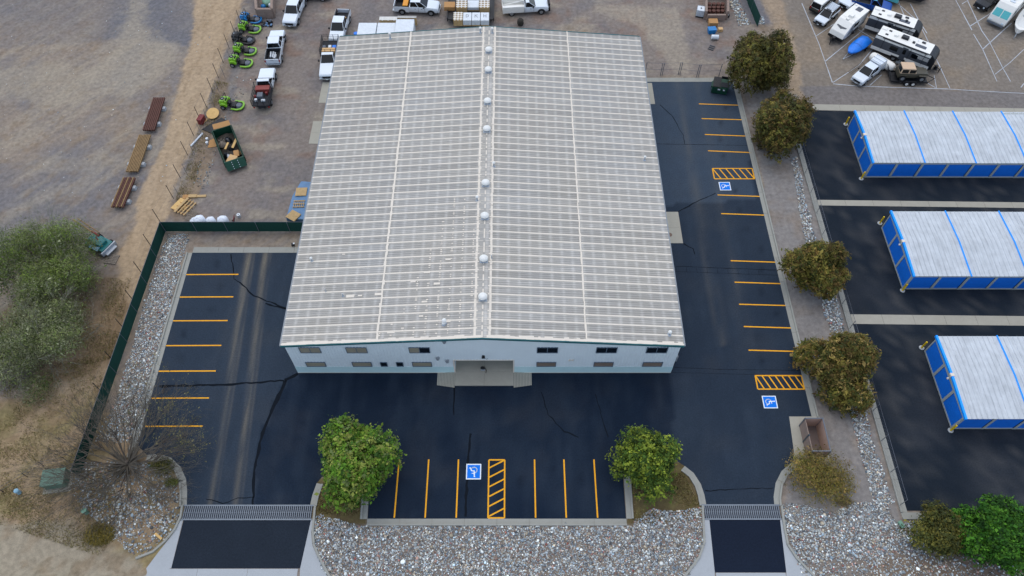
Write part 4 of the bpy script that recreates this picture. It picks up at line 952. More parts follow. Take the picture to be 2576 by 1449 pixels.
# tangled dry shrub right
a = at(2062, 1200, .8); t = thing('dry_shrub', 'tangled yellowish dry shrub below the walled enclosure', 'shrub', a)
mb = MB(); ends = []; twiggy(mb, (0, 0, .2), 24, 1.4, .8, 4, .045, .8, rn, ends=ends); mb.build('branches', mat('ochre_twig', (134, 120, 76), .9, noise=.15, scale=5), t)
leaves('sparse_leaves', [(0, 0, 1.1, 3.0, 2.6, 1.0), (-.9, .8, 1.0, 1.9, 1.7, .9), (1.1, -.6, .9, 1.9, 1.6, .8)], 3200, 4, .12, .05, [(128, 116, 52), (112, 104, 44), (142, 118, 60), (94, 92, 40), (120, 100, 62)], t, (.3, 1.05), .6)
# two wispy willow-like masses at left
WI = [(98, 108, 58), (86, 100, 48), (114, 120, 72), (76, 90, 42), (126, 128, 98), (72, 80, 50)]
for px, py, R, Hh, seed, lab, extra in ((106, 645, 6.6, 7.0, 31, 'big wispy green tree at left, partly covering the teal machine', [(84, 104, 38), (98, 112, 44)]), (70, 845, 6.6, 6.4, 37, 'big wispy greyish green tree at the left edge below the other one', [(112, 114, 84)])):
    a = crown_at(px, py, Hh * .5); t = thing('willow_tree', lab, 'tree', a)
    L_ = lobes(24, R, Hh * .8, .3, .27, seed, 1.1)[:-1]
    leaves('crown', L_, 8200, 9, .21, .062, WI + extra * 2, t, (.5, 1.1), .35, .5, .38, .16)
    mb = MB(); twiggy(mb, (0, 0, .5), 34, 3.0, .45, 4, .06, 1.3, random.Random(seed)); mb.build('branches', mat('grey_twig', (128, 126, 112), .9, noise=.15, scale=5), t)
    trunk(t, Hh * .7, .28, 9, 1.8)
# small plants
def clump(name, px, py, R, h, pal, lab, cat='shrub', n=220, per=7, sx=1.5):
    a = at(px, py, h / 2); t = thing(name, lab, cat, a); leaves('foliage', [(0, 0, h * .4, R * sx, R, h * .7)], n, per, .09, .05, pal, t, (.2, 1.), .4, .8)
    mb = MB()
    for k in range(6): mb.tube((0, 0, 0), (R * .6 * cos(k), R * .6 * sin(k), h * .7), .02, .008, 3)
    mb.build('stems', DTWIG, t)
clump('low_shrub', 405, 1172, .8, .7, OL, 'low olive shrub inside the left driveway kerb', n=420)
clump('low_shrub', 432, 1213, .45, .5, [(92, 98, 40), (80, 84, 36)], 'tiny green shrub against the left driveway kerb', n=160)
clump('creeping_shrub', 250, 1345, .95, .35, [(104, 92, 40), (92, 84, 38), (120, 104, 44)], 'flat brown creeping shrub on the verge left of the river rocks', n=900, sx=1.4)
clump('low_shrub', 2174, 85, .4, .5, OL, 'small weed by the rocks at the top')if 0 else None
clump('weed', 2178 - 287, 84, .35, .5, [(110, 112, 50)], 'small weed left of the biggest juniper', 'plant', 120)
clump('dry_weed', 2125, 1262, .5, .25, [(132, 116, 84), (118, 104, 72)], 'dry brown weed at the edge of the river rocks', 'plant', 200)
a = at(2120, 900)
# dry grass tufts on the verge and along the track (nobody could count them)
def grass(name, regions, n, lab):
    X = []; Y = []
    for poly, w in regions:
        p = ats(poly); xs = [q[0] for q in p]; ys = [q[1] for q in p]; k = int(n * w); x = RNG.uniform(min(xs), max(xs), k); y = RNG.uniform(min(ys), max(ys), k); m = inpoly(x, y, p) & (RNG.random(k) < np.clip(fbm(x, y, .6, 44) * 2.4 - .7, 0, 1)); X.append(x[m]); Y.append(y[m])
    X = np.concatenate(X); Y = np.concatenate(Y); k = len(X); a = RNG.uniform(0, 2 * pi, k); h = RNG.uniform(.06, .22, k); w = .025; l = RNG.uniform(.02, .16, k); b = RNG.uniform(0, 2 * pi, k)
    Z = np.zeros(k); Q = np.stack([np.stack([X - w * np.cos(a), Y - w * np.sin(a), Z], 1), np.stack([X + w * np.cos(a), Y + w * np.sin(a), Z], 1), np.stack([X + l * np.cos(b), Y + l * np.sin(b), h], 1)], 1).reshape(-1, 3)
    pl = np.array([L3(c) for c in ((158, 144, 92), (136, 124, 76), (120, 118, 64), (150, 136, 104), (108, 92, 62))]); C = np.repeat(pl[RNG.choice(5, k)] * RNG.uniform(.8, 1.15, (k, 1)), 3, 0)
    me = npmesh(name, Q, np.arange(k * 3).reshape(k, 3), C); me.materials.append(LEAF); o = bpy.data.objects.new(name, me); COL.objects.link(o); tag(o, lab, 'grass', kind='stuff')
grass('dry_grass', [([(-20, 940), (250, 900), (275, 1010), (200, 1150), (0, 1180)], .35), ([(0, 1190), (230, 1150), (330, 1290), (250, 1400), (0, 1320)], .35), ([(200, 700), (330, 700), (290, 900), (180, 930)], .2), ([(540, 200), (575, 210), (470, 520), (440, 510)], .1)], 90000, 'dry straw coloured grass on the left verge')
grass('island_grass', [([(800, 1230), (925, 1220), (908, 1300), (800, 1290)], .4), ([(1590, 1190), (1720, 1190), (1760, 1270), (1592, 1312)], .6)], 26000, 'dead brown grass on the two planting islands')
# ------------------------------------------------------------------ vehicles
M.update(
 vwhite=mat('white_car_paint', (206, 214, 220), .3, noise=.02, spec=.5, coat=.4), vglass=mat('car_glass', (10, 16, 20), .15, noise=.05, spec=.35),
 tyre=mat('tyre_rubber', (22, 22, 24), .85, noise=.1), rim=mat('wheel_rim', (150, 156, 160), .35, .6, noise=.05), vblack=mat('black_plastic', (20, 22, 26), .55, noise=.08, scale=5),
 lamp=mat('head_lamp', (208, 222, 230), .15, noise=.02, spec=.8), tail=mat('tail_lamp', (150, 22, 26), .25, noise=.02, spec=.6), bed=mat('bed_liner', (34, 36, 40), .8, noise=.15, scale=6),
 chrome=mat('chrome_trim', (170, 178, 186), .2, .8, noise=.02), vblue=mat('old_blue_paint', (14, 72, 150), .4, noise=.08, scale=3), vtan=mat('tan_hardtop', (196, 168, 138), .6, noise=.05), olive=mat('olive_paint', (72, 68, 56), .5, noise=.06),
 mblack=mat('mower_black', (18, 20, 22), .55, noise=.1, scale=6), lime=mat('lime_green_paint', (112, 168, 24), .4, noise=.06, scale=3, spec=.5), mblue=mat('mower_blue', (10, 110, 170), .4, noise=.06, scale=3), deckg=mat('deck_grey', (92, 98, 106), .7, noise=.12, scale=8),
 wood=mat('pallet_wood', (176, 148, 104), .85, noise=.14, scale=4), wood2=mat('weathered_wood', (128, 118, 106), .9, noise=.14, scale=4), ply=mat('fresh_plywood', (202, 166, 106), .8, noise=.08, scale=3), brownw=mat('brown_steel', (84, 50, 38), .75, noise=.18, scale=2, streak=(1, 6, 1)), tanw=mat('tan_steel', (132, 106, 70), .8, noise=.16, scale=2),
 wrap=mat('white_plastic_wrap', (202, 208, 212), .4, noise=.14, scale=2.5, scale2=6, bump=1., bscale=3, spec=.4), tarp=mat('blue_tarp', (24, 116, 214), .45, noise=.22, scale=1.6, scale2=4, bump=1., bscale=2.5), tarp2=mat('blue_grey_tarp', (88, 122, 156), .6, noise=.12, scale=1.5, bump=.7, bscale=3),
 orange=mat('orange_paint', (214, 140, 20), .5, noise=.06), cardb=mat('cardboard', (170, 128, 80), .85, noise=.08), redm=mat('dark_red_paint', (112, 34, 34), .6, noise=.12, scale=5), rust=mat('red_tool_box', (128, 56, 50), .6, noise=.08),
 dgreen=mat('dumpster_green', (14, 62, 44), .5, noise=.12, scale=3), block=mat('concrete_block', (138, 120, 108), .9, noise=.1, scale=2, scale2=9), cwhite=mat('fiberglass_white', (226, 224, 216), .45, noise=.04, scale=2), rvgrey=mat('rv_side_grey', (66, 70, 76), .5, noise=.05), rvdark=mat('rv_dark', (24, 27, 32), .45, noise=.06), solar=mat('solar_panel', (40, 50, 66), .2, noise=.05, spec=.7),
 padg=mat('cabinet_green', (84, 112, 96), .6, noise=.1, scale=3), ltgreen=mat('pale_green_plastic', (110, 150, 128), .6, noise=.08), ltblue=mat('pale_blue_plastic', (128, 166, 184), .6, noise=.06), tealm=mat('teal_paint', (24, 104, 104), .4, noise=.15, scale=4), bagw=mat('white_bulk_bag', (214, 220, 228), .8, noise=.08, scale=3, bump=.6, bscale=6), blk=mat('black_bag', (16, 18, 22), .3, noise=.1, bump=.5, bscale=8, spec=.6),
 carton=mat('tan_carton', (196, 160, 112), .85, noise=.08), glassT=mat('rv_teal_shade', (88, 176, 178), .3, noise=.08), greyr=mat('rusty_grey_floor', (104, 92, 88), .9, noise=.14, scale=2),
)
def place(p1, z1, x1, p2, z2, lat=0.):
    """ground position and heading from two surveyed points of a vehicle: p1 at length x1 from its middle, p2 further back"""
    a = at(*p1, z1); b = at(*p2, z2); h = atan2(a[1] - b[1], a[0] - b[0]); return (a[0] - cos(h) * x1 - sin(h) * lat, a[1] - sin(h) * x1 + cos(h) * lat), h
def wheel(p, x, y, r=.4, w=.26, rm='rim'):
    m = MB(); m.cyl((0, 0, 0), r, w, 18, 'y'); o = m.build('wheel', M['tyre'], p, (x, y, r), bevel=.03)
    m = MB(); s = 1 if y > 0 else -1; m.cyl((0, s * (w / 2 + .006), 0), r * .58, .02, 14, 'y'); m.cyl((0, s * (w / 2 + .02), 0), r * .2, .02, 8, 'y'); m.build('rim', M[rm], o)
def ring(x, hw, z0, zm, z1, tw):
    return [(x, -hw * .9, z0), (x, -hw, z0 + (zm - z0) * .35), (x, -hw, zm), (x, -tw, z1 - .015), (x, -tw * .8, z1), (x, tw * .8, z1), (x, tw, z1 - .015), (x, hw, zm), (x, hw, z0 + (zm - z0) * .35), (x, hw * .9, z0)]
def gslab(m, q, off=.012, ins=.12):
    """glass pane set just proud of a four-cornered face, inset from its edges"""
    q = [np.array(p, float) for p in q]; c = sum(q) / 4; nrm = np.cross(q[1] - q[0], q[3] - q[0]); nrm /= np.linalg.norm(nrm)
    p = []
    for i in range(4):
        a = q[i]; e1 = q[(i + 1) % 4] - a; e2 = q[(i - 1) % 4] - a; p.append(a + e1 / np.linalg.norm(e1) * ins + e2 / np.linalg.norm(e2) * ins * .6)
    m.add([tuple(v - nrm * .02) for v in p] + [tuple(v + nrm * off) for v in p], [(3, 2, 1, 0), (4, 5, 6, 7), (0, 1, 5, 4), (1, 2, 6, 5), (2, 3, 7, 6), (3, 0, 4, 7)])
def vehicle(name, label, cat, pos, h, kind='crew', paint='vwhite', group=None, L=6.2, wd=1.0):
    t = thing(name, label, cat, pos, h, group); f = L / 2; W_ = wd
    hood = {'crew': 1.55, 'reg': 1.35, 'suv': 1.1, 'van': 1.7}[kind]; cabr = {'crew': -.85, 'reg': -.15, 'suv': -f + .12, 'van': -f + .1}[kind]; bedz = kind in ('crew', 'reg'); zt = {'crew': 1.95, 'reg': 1.9, 'suv': 1.8, 'van': 1.85}[kind]
    bl = 1.22 if bedz else 1.05; nose = f
    rings = [ring(nose, W_ * .86, .5, .8, .92, W_ * .8), ring(nose - .06, W_ * .92, .46, .92, 1.02, W_ * .84), ring(nose - .3, W_ * .97, .42, .98, bl - .08, W_ * .88), ring(hood + .1, W_, .42, 1.0, bl + .02, W_ * .92), ring(hood - .4, W_, .42, 1.02, bl + .03, W_ * .93), ring(cabr - (.08 if bedz else 0), W_, .42, 1.02, bl + .03, W_ * .93)]
    m = MB(); m.loft(rings); m.build('body', M[paint], t, smooth=.6)
    # cab
    top = (cabr + (.12 if bedz else .3), hood - .95, -W_ * .74, W_ * .74); bot = (cabr, hood, -W_ * .9, W_ * .9)
    m = MB(); m.frust(bot, bl, top, zt); m.build('cab', M[paint], t, bevel=.05)
    A = [(bot[0], bot[2], bl), (bot[1], bot[2], bl), (bot[1], bot[3], bl), (bot[0], bot[3], bl)]; B = [(top[0], top[2], zt), (top[1], top[2], zt), (top[1], top[3], zt), (top[0], top[3], zt)]
    m = MB(); gslab(m, [A[1], A[2], B[2], B[1]], .012, .07); m.build('windshield', M['vglass'], t)
    m = MB(); gslab(m, [A[3], A[0], B[0], B[3]], .012, .1); m.build('rear_window', M['vglass'], t)
    for i, j in ((0, 1), (2, 3)):
        n = 2 if kind != 'reg' else 1
        for k in range(n):
            u0, u1 = k / n, (k + 1) / n; lp = lambda p, q, u: tuple(p[r] + (q[r] - p[r]) * u for r in range(3))
            m = MB(); gslab(m, [lp(A[i], A[j], u0), lp(A[i], A[j], u1), lp(B[i], B[j], u1), lp(B[i], B[j], u0)], .012, .07); m.build('side_window', M['vglass'], t)
    m = MB(); m.bb(nose - .06, nose + .015, -W_ * .55, W_ * .55, .62, .9)
    for z in (.69, .76, .83): m.bb(nose + .0, nose + .025, -W_ * .52, W_ * .52, z, z + .02)
    m.build('grille', M['vblack'], t)
    m = MB(); m.bb(nose - .12, nose + .1, -W_ * .93, W_ * .93, .42, .6); m.build('front_bumper', M['chrome' if kind in ('crew', 'reg') else 'vblack'], t, bevel=.03)
    m = MB(); m.bb(nose + .1, nose + .112, -.16, .16, .44, .54); m.build('number_plate', M['wpaint'], t)
    for s in (-1, 1):
        m = MB(); m.bb(nose - .14, nose - .0, s * W_ * .66 - .14, s * W_ * .66 + .14, .68, .92); m.build('headlight', M['lamp'], t, bevel=.02)
        m = MB(); m.bb(hood - .5, hood - .32, s * (W_ + .02), s * (W_ + .22), bl + .02, bl + .26); m.build('mirror', M['vblack'], t, bevel=.03)
        for xx in (nose - 1.05, -f + 1.15):
            m = MB(); P = [(xx + .52 * cos(a), .4 + .52 * sin(a)) for a in np.linspace(-.1, pi + .1, 12)]; m.side(P, s * (W_ - .15), s * (W_ + .006)); m.build('wheel_arch', M['vblack'], t)
            wheel(t, xx, s * (W_ - .12), .41 if bedz else .37, .26)
            # wheel stands in the arch opening
    for ch in t.children:
        if ch.name.startswith('wheel') and 'arch' not in ch.name: ch.location.y *= 1.035
    m = MB()
    for xd in ((hood - .3, (hood + cabr) / 2) if kind != 'reg' else (hood - .3, cabr + .1)):
        for s in (-1, 1): m.bb(xd - .012, xd + .012, s * (W_ - .02), s * (W_ + .004), .55, bl - .03); m.bb(xd - .5, xd - .34, s * (W_ - .01), s * (W_ + .02), bl - .22, bl - .17)
    m.build('door_seams', M['vblack'], t)
    if kind in ('suv', 'van'):
        for s in (-1, 1): m = MB(); m.bb(-f - .01, -f + .08, s * W_ * .8 - .1, s * W_ * .8 + .1, .8, 1.15); m.build('tail_light', M['tail'], t)
        m = MB(); m.bb(-f - .08, -f + .1, -W_ * .9, W_ * .9, .42, .6); m.build('rear_bumper', M['vblack'], t, bevel=.03)
    return t, dict(f=f, cabr=cabr, W=W_, bl=bl, zt=zt, hood=hood, paint=paint)
def pickup_bed(t, d, toolbox=None):
    x0, x1, W_, bl = -d['f'], d['cabr'] - .1, d['W'], d['bl'] + .03; p = d['paint']
    m = MB(); m.bb(x0 + .05, x1, -W_ * .8, W_ * .8, .62, .72); m.bb(x1 - .02, x1 + .02, -W_ * .85, W_ * .85, .6, bl + .02); m.bb(x0 + .07, x1, -W_ + .12, -W_ + .16, .6, bl - .02); m.bb(x0 + .07, x1, W_ - .16, W_ - .12, .6, bl - .02); m.build('bed_floor', M['bed'], t)
    for s in (-1, 1):
        m = MB(); m.side([(x0, .5), (x1, .42), (x1, bl), (x0, bl)], s * (W_ - .12), s * W_); m.build('bed_side', M[p], t, bevel=.03)
        m = MB(); m.bb(x0 + .02, x1, s * (W_ - .15), s * (W_ - .03), bl, bl + .02); m.build('bed_rail', M['vblack'], t)
        m = MB(); m.bb(x0 - .01, x0 + .1, s * W_ * .9 - .08, s * W_ * .9 + .09, .82, 1.15); m.build('tail_light', M['tail'], t)
    m = MB(); m.bb(x0 - .02, x0 + .06, -W_ * .82, W_ * .82, .6, bl); m.bb(x0 - .03, x0, -.2, .2, bl - .2, bl - .12, 1); m.build('tailgate', [M[p], M['vblack']], t, bevel=.02)
    m = MB(); m.bb(x0 - .2, x0 - .02, -W_ * .9, W_ * .9, .42, .58); m.build('rear_bumper', M['chrome'], t, bevel=.03)
PG = 'white work pickups parked in the yard'
p, h = place((726, 57), 1.0, 3.1, (737, 4), 1.9); t, d = vehicle('pickup_truck', 'white crew cab pickup nose-on by the block bay at the top left', 'pickup truck', p, h, group=PG); pickup_bed(t, d)
p, h = place((698, 75), 1.1, 3.0, (684, 145), 1.3); t, d = vehicle('pickup_truck', 'white pickup seen from behind with rolls and bags in its open bed', 'pickup truck', p, h, group=PG); pickup_bed(t, d); T2, D2 = t, (p, h)
p, h = place((848, 78), 1.22, 1.5, (863, 22), 1.3); t, d = vehicle('pickup_truck', 'white pickup nose-on tucked behind the warehouse back left corner', 'pickup truck', p, h, group=PG); pickup_bed(t, d); T4 = (p, h)
# side-on pickup with the orange box
a, b = at(1087, 40), at(1009, 36.5); h = atan2(a[1] - b[1], a[0] - b[0]); c = ((a[0] + b[0]) / 2 - .95 * sin(h), (a[1] + b[1]) / 2 + .95 * cos(h)); t, d = vehicle('pickup_truck', 'white crew cab pickup side-on behind the warehouse with an orange box in its bed', 'pickup truck', c, h, group=PG); pickup_bed(t, d); T6 = (c, h)
def local(pos, h, x, y): return (pos[0] + cos(h) * x - sin(h) * y, pos[1] + sin(h) * x + cos(h) * y)
def lone(name, lab, cat, mb, m, pos, z=0., h=0., group=None, **k):
    o = mb.build(name, M[m] if isinstance(m, str) else [M[i] for i in m], None, (pos[0], pos[1], z), h, **k); return tag(o, lab, cat, group)
m = MB(); m.bb(-.35, .35, -.75, .75, 0, .62); lone('tool_box', 'orange steel box standing in the bed of the side-on pickup', 'tool box', m, 'orange', local(*T6, -1.5, 0), .73, T6[1], bevel=.03)
m = MB()
for k, (x, y, r_) in enumerate(((-1.7, .1, .1), (-1.7, .35, .11), (-1.8, -.3, .08))): m.tube((x - .5, y, .12 + .05 * k), (x + .5, y + .08 * k, .16), r_, n=8)
m.bb(-2.3, -1.6, -.35, .0, 0, .1); lone('pvc_rolls', 'white rolls and bags lying in the bed of the pickup seen from behind', 'rolls', m, 'wrap', D2[0], .73, D2[1], smooth=.5)
m = MB(); m.bb(-.35, .35, -.6, .6, 0, .3); lone('cardboard_box', 'tan cardboard sheet in the bed of the pickup tucked behind the warehouse corner', 'box', m, 'carton', local(*T4, -1.4, 0), .73, T4[1], bevel=.02)
def stake_truck(lab, pos, h, head, boxm, boxlab, boxw, cargo):
    t, d = vehicle('flatbed_truck', lab, 'flatbed truck', pos, h, 'reg', L=6.9, group='white flatbed trucks with black stake sides'); W_ = 1.08; x0, x1 = -3.45, -.35
    m = MB(); m.bb(x0, x1, -W_, W_, .86, .98); m.bb(x0, x1, -.4, .4, .5, .86); m.build('flatbed', M['bed'], t)
    def rails(name, P, hh):
        m = MB(); (ax, ay), (bx, by) = P; n = max(2, int(hypot(bx - ax, by - ay) / .55))
        for k in range(n + 1): x, y = ax + (bx - ax) * k / n, ay + (by - ay) * k / n; m.bb(x - .025, x + .025, y - .025, y + .025, .98, .98 + hh)
        for k in range(4): z = 1.12 + k * (hh - .2) / 3; m.tube((ax, ay, z), (bx, by, z), .028, n=4)
        m.build(name, M['vblack'], t)
    for s in (-1, 1): rails('stake_side', ((x0, s * W_), (x1, s * W_)), .95)
    rails('tail_rail', ((x0, -W_), (x0, W_)), .95); rails('head_rail', ((x1, -W_), (x1, W_)), 1.1)
    for s in (-1, 1):
        m = MB(); m.bb(x0 - .03, x0 + .02, s * .9 - .1, s * .9 + .1, .62, .8); m.build('tail_light', M['tail'], t)
    m = MB(); m.bb(-.4, .4, -boxw / 2, boxw / 2, 0, .62); lone('tool_box', boxlab, 'tool box', m, boxm, local(pos, h, x1 - .5, 0), .985, h, bevel=.03)
    for k, (x, y, sx, sy, sz, mm, lb) in enumerate(cargo):
        m = MB(); m.bb(-sx / 2, sx / 2, -sy / 2, sy / 2, 0, sz); lone('cargo_crate' if mm != 'redm' else 'fuel_can', lb, 'crate' if mm != 'redm' else 'can', m, mm, local(pos, h, x, y), .985, h, bevel=.03)
p, h = place((674, 172), .95, 3.4, (656, 270), .98); stake_truck('white flatbed truck with black stake sides beside the lone lime mower', p, h, 1, 'rust', 'brick red tool box across the bed front of the left flatbed truck', 1.75,
    [(-1.9, .25, .8, .7, .45, 'deckg', 'grey lidded crate in the middle of the left flatbed'), (-1.5, -.5, .3, .3, .4, 'redm', 'red can right of the grey crate on the left flatbed'), (-2.0, .85, .3, .3, .35, 'redm', 'red can left of the grey crate on the left flatbed'), (-2.6, .7, .35, .3, .3, 'wrap', 'white tub near the tail rail of the left flatbed'), (-2.7, -.2, .3, .5, .25, 'wrap', 'white bundle near the tail rail of the left flatbed')])
p, h = place((821, 191), .95, 3.4, (829, 84), 2.05); stake_truck('white flatbed truck with black stake sides against the warehouse left wall', p, h, 1, 'carton', 'tan tool box behind the cab of the truck against the warehouse', 1.7,
    [(-1.9, .6, .5, .5, .3, 'tarp', 'blue tub on the flatbed against the warehouse'), (-2.0, .0, .5, .4, .25, 'wrap', 'white bundle on the flatbed against the warehouse'), (-1.8, -.7, .5, .4, .4, 'deckg', 'grey crate on the flatbed against the warehouse')])
# service truck
a, b = at(1360, 36.5), at(1287, 41); h = atan2(a[1] - b[1], a[0] - b[0]); c = ((a[0] + b[0]) / 2 - .97 * sin(h), (a[1] + b[1]) / 2 + .97 * cos(h)); t, d = vehicle('service_truck', 'white service truck with utility body and black push bumper behind the warehouse', 'service truck', c, h, 'reg', L=6.3)
m = MB(); m.bb(-3.2, -.3, -1.05, 1.05, .55, .8)
for s in (-1, 1): m.bb(-3.2, -.3, s * .62, s * 1.06, .8, 1.5)
m.bb(-3.22, -3.15, -1.05, 1.05, .5, 1.2); m.build('utility_body', M['cwhite'], t, bevel=.02)
for s in (-1, 1):
    for x0, x1 in ((-3.1, -2.5), (-2.4, -1.4), (-1.3, -.4)): m = MB(); m.bb(x0, x1, s * 1.062, s * 1.075, .85, 1.42); m.build('locker_door', M['cwhite'], t)
    m = MB(); m.tube((-3.0, s * .6, 1.5), (-3.0, s * .6, 2.1), .03); m.tube((-.5, s * .6, 1.5), (-.5, s * .6, 2.1), .03); m.tube((-3.1, s * .6, 2.1), (-.3, s * .6, 2.1), .03); m.build('ladder_rack', M['cwhite'], t)
m = MB(); m.bb(3.1, 3.35, -.95, .95, .4, 1.05); m.bb(3.2, 3.38, -.5, .5, 1.05, 1.3); m.build('push_bumper', M['vblack'], t, bevel=.04)
m = MB(); m.tube((-1.6, .1, .2), (1.3, -.3, 1.1), .09, n=8); lone('white_boom', 'white pipe lying across the service truck body', 'pipe', m, 'cwhite', local(c, h, -1.6, 0), .82, h)
# RV lot cars
SG = None
p, h = place((2060, 56), .7, 2.1, (2105, 8), 1.6); t, d = vehicle('suv', 'white boxy off-road car with a bare roof rack in the storage lot', 'suv', p, h, 'suv', L=4.75, wd=.93)
t.scale = (.9,) * 3
m = MB()
for k in range(7): m.bb(-1.8 + k * .28, -1.76 + k * .28, -.6, .6, 1.86, 1.9)
for s in (-1, 1): m.bb(-1.85, -.05, s * .6 - .02, s * .6 + .02, 1.8, 1.9)
m.build('roof_rack', M['chrome'], t)
m = MB(); m.bb(-.02, .38, -.4, .4, 1.8, 1.82); m.build('sunroof', M['vglass'], t)
a, b = at(2094, -14, .8), at(2049, 24, .8); h = atan2(a[1] - b[1], a[0] - b[0]); p = (b[0] + cos(h) * 2.45, b[1] + sin(h) * 2.45); t, d = vehicle('camper_pickup', 'brown and white pickup with a camper shell, tail to the camera, at the top', 'pickup truck', p, h, 'van', 'olive', L=5.4, wd=.95); t.scale = (.9,) * 3
m = MB(); m.frust((-2.65, .5, -.88, .88), 1.0, (-2.45, .3, -.75, .75), 1.95); m.build('camper_shell', M['cwhite'], t, bevel=.06)
a_, b_ = (-2.66, -.7, 1.15), None
m = MB(); gslab(m, [(-2.66, .88, 1.02), (-2.66, -.88, 1.02), (-2.46, -.75, 1.94), (-2.46, .75, 1.94)], .02, .1); m.build('shell_rear_window', M['vglass'], t)
for s in (-1, 1): m = MB(); m.bb(-2.3, .2, s * .86 - .01, s * .86 + .01, 1.2, 1.7); m.build('shell_side_window', M['vglass'], t)
p, h = place((2122, 12), .8, 2.3, (2160, -25), 1.6); t, d = vehicle('suv', 'white modern car at the top edge, nose towards the camera', 'suv', p, h, 'suv', L=4.8, wd=.94)
p, h = place((2240, 20), .9, 2.5, (2170, 3), .9); t, d = vehicle('pickup_truck', 'old deep blue pickup with a pale green cab roof in the storage lot', 'pickup truck', p, h, 'reg', 'vblue', L=5.3, wd=.97); pickup_bed(t, d)
m = MB(); m.bb(-.1, .42, -.7, .7, d['zt'], d['zt'] + .015); m.build('cab_roof', M['glassT'], t, bevel=.005)
p, h = place((2156, 203), .7, 2.5, (2219, 145), 1.7); t, d = vehicle('pickup_truck', 'white pickup with a white topper parked at the corner of the storage lot', 'pickup truck', p, h, 'crew', L=5.8, wd=1.0); pickup_bed(t, d); TP = (p, h); t.scale = (.88,) * 3
m = MB(); m.frust((-2.88, -.95, -.96, .96), 1.25, (-2.8, -1.0, -.84, .84), 1.98); m.build('topper', M['vwhite'], t, bevel=.04)
for s in (-1, 1): m = MB(); m.bb(-2.6, -1.2, s * .9 - .015, s * .9 + .015, 1.42, 1.85); m.build('topper_door', M['cwhite'], t)
m = MB()
for x in (-2.6, -1.8, -1.1): m.tube((x, -.9, 2.08), (x, .9, 2.08), .025); m.tube((x, -.8, 1.96), (x, -.8, 2.08), .025); m.tube((x, .8, 1.96), (x, .8, 2.08), .025)
m.build('roof_rack', M['chrome'], t)
m = MB()
for s in (-1, 1): m.tube((-1.5, s * .2, 0), (1.5, s * .2, .0), .035)
for k in range(11): m.tube((-1.4 + k * .28, -.2, 0), (-1.4 + k * .28, .2, 0), .025)
lone('ladder', 'wooden ladder lying on the gravel left of the white pickup with a topper', 'ladder', m, 'wood2', at(2154, 170), .06, atan2(at(2175, 154)[1] - at(2134, 186)[1], at(2175, 154)[0] - at(2134, 186)[0]))
# white tank lying across behind the pickup
c = at(2219, 156, .7); m = MB(); R_ = []
for y, r_ in ((-1.75, .1), (-1.7, .4), (-1.5, .56), (-1.1, .62), (1.1, .62), (1.5, .56), (1.7, .4), (1.75, .1)): R_.append([(r_ * cos(2 * pi * i / 14), y, .75 + r_ * sin(2 * pi * i / 14) * .9) for i in range(14)])
m.loft(R_); t = thing('water_tank', 'rounded white tank lying crosswise behind the white pickup with a topper', 'tank', c, TP[1]); m.build('shell', M['cwhite'], t, smooth=.8)
m = MB(); m.bb(-.4, .4, -.9, -.7, 0, .3); m.bb(-.4, .4, .7, .9, 0, .3); m.build('cradle', M['vblack'], t)
# off-road car on a flat trailer
a, b = at(2311, 206, .45), at(2267, 204, .45); h = atan2(a[1] - b[1], a[0] - b[0]); c = ((a[0] + b[0]) / 2 - .8 * sin(h), (a[1] + b[1]) / 2 + .8 * cos(h))
t = thing('offroad_car', 'old olive off-road car with a tan hard top standing on a flat trailer', 'car', (c[0], c[1], .5), h)
m = MB(); m.loft([ring(1.9, .55, .45, .8, 1.0, .5), ring(1.8, .6, .42, .9, 1.05, .55), ring(.5, .68, .42, .95, 1.12, .62), ring(.3, .78, .42, .95, 1.1, .74), ring(-1.75, .78, .42, .95, 1.1, .76)]); m.build('body', M['olive'], t, smooth=.5)
m = MB(); m.frust((-1.72, .35, -.76, .76), 1.1, (-1.6, .05, -.66, .66), 1.8); m.build('hard_top', M['vtan'], t, bevel=.06)
for q in ([(.35, -.76, 1.1), (.35, .76, 1.1), (.05, .66, 1.8), (.05, -.66, 1.8)], [(-1.72, .76, 1.1), (-1.72, -.76, 1.1), (-1.6, -.66, 1.8), (-1.6, .66, 1.8)]): m = MB(); gslab(m, q, .012, .1); m.build('window', M['vglass'], t)
for s in (-1, 1):
    for x0, x1 in ((-1.55, -.75), (-.6, .15)): m = MB(); m.add([(x0, s * .755, 1.2), (x1, s * .755, 1.2), (x1, s * .68, 1.66), (x0, s * .68, 1.66), (x0, s * .77, 1.2), (x1, s * .77, 1.2), (x1, s * .7, 1.66), (x0, s * .7, 1.66)], [(0, 1, 2, 3), (7, 6, 5, 4), (0, 4, 5, 1), (1, 5, 6, 2), (2, 6, 7, 3), (3, 7, 4, 0)]); m.build('side_window', M['vglass'], t)
    for x in (1.25, -1.15): m = MB(); m.bb(x - .5, x + .45, s * .68, s * .9, .84, .9); m.build('fender', M['olive'], t, bevel=.02); wheel(t, x, s * .78, .4, .24)
    m = MB(); m.cyl((1.9, s * .38, .85), .1, .06, 10, 'x'); m.build('headlight', M['lamp'], t)
m = MB(); m.bb(1.88, 1.93, -.28, .28, .6, .98); m.build('grille', M['vblack'], t)
t = thing('flat_trailer', 'dark flat trailer with raised ramps carrying the tan-topped car', 'trailer', c, h)
m = MB(); m.bb(-2.4, 2.2, -.95, .95, .38, .46); m.bb(-2.4, 2.2, -1.0, -.92, .4, .62); m.bb(-2.4, 2.2, .92, 1.0, .4, .62); m.tube((2.2, -.8, .42), (3.3, 0, .42), .05); m.tube((2.2, .8, .42), (3.3, 0, .42), .05); m.build('deck', M['vblack'], t)
